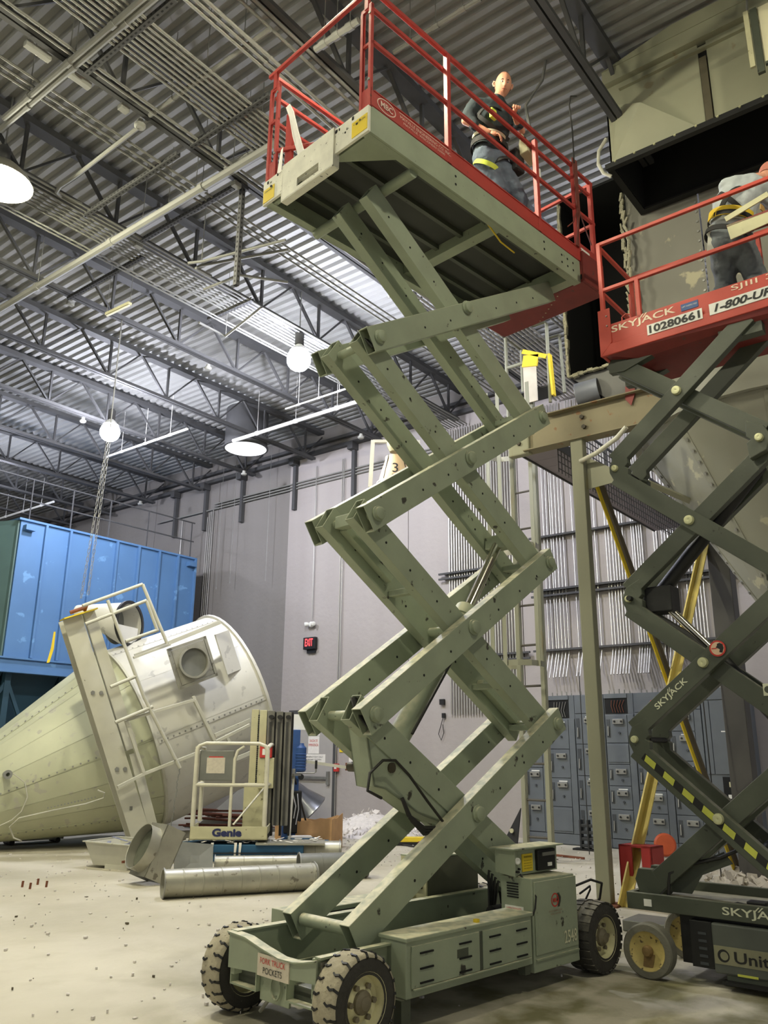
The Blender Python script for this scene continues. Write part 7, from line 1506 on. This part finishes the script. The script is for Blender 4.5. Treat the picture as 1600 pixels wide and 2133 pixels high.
flesh('jeans', JJ, [(0,1),(1,2),(2,3),(3,4),(1,5),(5,6),(6,7)], JEANS, pe, L1_, 0.012, 0.028)
for q in (J[14], J[17]): 
    p = V(q[:3]); skin('boot', [(p.x, p.y, p.z+0.05, 0.055), (p.x+0.0, p.y, 0.052, 0.052), (p.x-0.03, p.y-0.16, 0.042, 0.042)], [(0,1),(1,2)], mat('brown_boot', (74,58,44), 0.8), pe, 2)
head(pe, A(5.66, 4.01, 8.09), (-0.70, -0.85, -0.50), (0.05, -0.05, 1), 0.108, mat('shaved_hair', (150,112,92), 0.8))
hand(pe, ha2, (-0.55, -0.70, -0.05), (0.1, -0.15, 1), 1, 0.75); hand(pe, ha1, (0.5, -0.6, -0.35), (-0.3, -0.3, 1), -1, 0.6)
HB = lambda pts, w=0.045, m=HARN, nm='harness_strap': [MB().bar(a, b, w, 0.008, (V(a)+V(b))/2-V(J[1][:3])+V((0.001,0,0))).build(nm, m, pe) for a, b in zip(pts, pts[1:])]
# harness: belt and leg loops as closed bands round the body
def band(c, rx, ry, tilt, w, m, nm='harness_strap', par=pe, a0=0, a1=2*math.pi, rz=0.0):
    n = 28; mb = MB(); c = V(c); R3 = Matrix.Rotation(rz, 3, 'Z') @ Matrix.Rotation(tilt, 3, 'X')
    ring_ = []
    for k in range(n+1):
        a = a0+(a1-a0)*k/n; p = V((rx*math.cos(a), ry*math.sin(a), 0)); 
        for dz in (-w/2, w/2): ring_.append(c+R3 @ (p+V((0, 0, dz)))); ring_.append(c+R3 @ (p*1.05+V((0, 0, dz))))
    mb.v = [tuple(p) for p in ring_]
    for k in range(n):
        i = 4*k; j = 4*(k+1); mb.f += [(i, j, j+2, i+2), (i+1, i+3, j+3, j+1), (i, i+1, j+1, j), (i+2, j+2, j+3, i+3)]
    mb.f += [(0, 2, 3, 1), (4*n, 4*n+1, 4*n+3, 4*n+2)]
    return mb.build(nm, m, par, 40)
band(A(5.60,4.16,7.37), 0.20, 0.165, 0.05, 0.06, HARN, 'tool_belt'); band(A(5.60,4.16,7.46), 0.18, 0.16, 0.1, 0.035, mat('pale_webbing', (206,206,176), 0.7), 'harness_strap', pe, 2.6, 5.0)
band(A(5.57,4.19,7.16), 0.125, 0.125, 0.5, 0.045, LIME, 'leg_loop', pe, 2.4, 5.2); band(A(5.70,4.10,7.16), 0.125, 0.125, -0.4, 0.045, HARN, 'leg_loop')
band(A(5.61,4.13,7.62), 0.22, 0.175, 0.9, 0.04, HARN, 'harness_strap'); band(A(5.61,4.13,7.62), 0.22, 0.175, -0.9, 0.04, HARN, 'harness_strap')
MB().box(A(5.42, 3.98, 7.55), A(5.50, 4.02, 7.66)).build('lime_pouch', LIME, pe, bevel=0.01)
for (l, w) in ((5.80, 3.98), (5.74, 4.32)): MB().box(A(l-0.06, w-0.04, 7.12), A(l+0.08, w+0.05, 7.36)).build('tool_pouch', HARN, pe, bevel=0.015)
single(MB().pipe([LD*6.05+WD*3.90+V((0,0,7.13)), LD*6.03+WD*3.90+V((0,0,6.8)), LD*5.98+WD*3.90+V((0,0,6.50))], 0.012, 8), 'yellow_hose', 'thin yellow hose hanging beside the worker from a white plug', 'hose', YELLOW, smooth=60)
single(MB().tube(LD*6.05+WD*3.90+V((0,0,7.13)), LD*6.05+WD*3.90+V((0,0,7.24)), 0.025, 12), 'white_plug', 'white plug at the top of the yellow hose', 'plug', WHITE, smooth=40)

# --- worker on the right lift, back to the camera, bent over
S_DK = 5.381
p2 = thing('person', 'person in grey shirt and dusty jeans bending away on the right lift deck', 'person', tuple(KS*7.02+KL*1.70+V((0,0,S_DK))), KA-math.pi/2)
def B(s, l, z): return (s-7.02, l-1.70, z-S_DK)
s1, s2 = B(6.98, 1.70, 6.62), B(7.08, 1.44, 6.56)
e1, h1 = B(7.18, 1.66, 6.34), B(7.22, 1.42, 6.24); e2, h2 = B(7.25, 1.36, 6.34), B(7.26, 1.24, 6.22)
J2 = [(*B(6.96,1.72,6.06), 0.135, 0.12), (*B(6.97,1.70,6.22), 0.13, 0.105), (*B(7.0,1.65,6.42), 0.155, 0.115), (*B(7.04,1.57,6.60), 0.12, 0.09), (*B(7.09,1.49,6.66), 0.058), (*B(7.14,1.43,6.68), 0.055),
      (*s1, 0.062), (*e1, 0.047), (*h1, 0.029), (*s2, 0.062), (*e2, 0.047), (*h2, 0.029),
      (*B(6.95,1.80,5.98), 0.088), (*B(7.16,1.86,5.72), 0.064), (*B(6.98,1.92,5.47), 0.044), (*B(6.97,1.64,5.98), 0.088), (*B(7.18,1.60,5.72), 0.064), (*B(6.98,1.60,5.47), 0.044)]
L2_ = V(s2)-V(s1)
flesh('body', slim(J2), E_, SKIN, p2, L2_)
JT = [(*B(6.955,1.72,6.08), 0.185, 0.138), (*J2[0][:3], 0.185, 0.138), (*J2[1][:3], 0.178, 0.125), (*J2[2][:3], 0.200, 0.130), (*J2[3][:3], 0.175, 0.10), (*B(7.08,1.51,6.65), 0.068), (*s1, 0.080), (*(V(s1)*0.3+V(e1)*0.7), 0.068), (*s2, 0.080), (*(V(s2)*0.3+V(e2)*0.7), 0.068)]
flesh('shirt', JT, [(0,1),(1,2),(2,3),(3,4),(4,5),(4,6),(6,7),(4,8),(8,9)], SHIRTG, p2, L2_, 0.012, 0.024)
JJ = [(*B(6.96,1.72,6.10), 0.190, 0.135), (*B(6.95,1.72,6.00), 0.195, 0.142), (*J2[12][:3], 0.118), (*J2[13][:3], 0.098), (*J2[14][:3], 0.088), (*J2[15][:3], 0.118), (*J2[16][:3], 0.098), (*J2[17][:3], 0.088)]
flesh('jeans', JJ, [(0,1),(1,2),(2,3),(3,4),(1,5),(5,6),(6,7)], JEANS2, p2, L2_, 0.012, 0.03)
for q in (J2[14], J2[17]):
    p = V(q[:3]); skin('boot', [(p.x, p.y, p.z+0.04, 0.056), (p.x, p.y, 0.054, 0.054), (p.x+0.16, p.y-0.03, 0.044, 0.044)], [(0,1),(1,2)], mat('brown_boot', (0,0,0)), p2, 2)
head(p2, B(7.19, 1.37, 6.73), (0.75, -0.6, -0.35), (0.2, -0.1, 1), 0.108, mat('shaved_hair2', (176,112,96), 0.8))
hand(p2, h1, (0.5, -0.8, -0.2), (0, 0.1, 1), 1, 0.7, 1.05, mat('work_glove', (104,96,74), 0.9)); hand(p2, h2, (0.6, -0.7, -0.2), (0, 0.1, 1), -1, 0.7, 1.05, mat('work_glove', (0,0,0)))
band(B(6.97,1.70,6.24), 0.215, 0.19, 0.25, 0.085, mat('yellow_webbing', (222,190,44), 0.7), 'harness_belt', p2, 2.2, 4.6); band(B(6.97,1.70,6.22), 0.218, 0.192, 0.25, 0.04, HARN, 'harness_belt', p2)
band(B(7.0,1.66,6.36), 0.235, 0.19, 0.95, 0.045, HARN, 'harness_strap', p2); band(B(7.0,1.66,6.36), 0.235, 0.19, -0.8, 0.045, HARN, 'harness_strap', p2)
band(B(6.95,1.73,6.07), 0.225, 0.20, 0.35, 0.045, HARN, 'leather_belt', p2); band(B(6.97,1.60,6.28), 0.185, 0.175, 0.2, 0.05, mat('tan_pad', (190,150,84), 0.8), 'waist_pad', p2, 4.4, 5.6)
MB().prism([B(6.84,1.86,6.20), B(6.84,1.80,6.20), B(6.82,1.84,5.92), B(6.82,1.90,5.94)], (0.01, 0, 0)).build('hanging_rag', mat('pale_rag', (176,176,166), 0.9), p2)
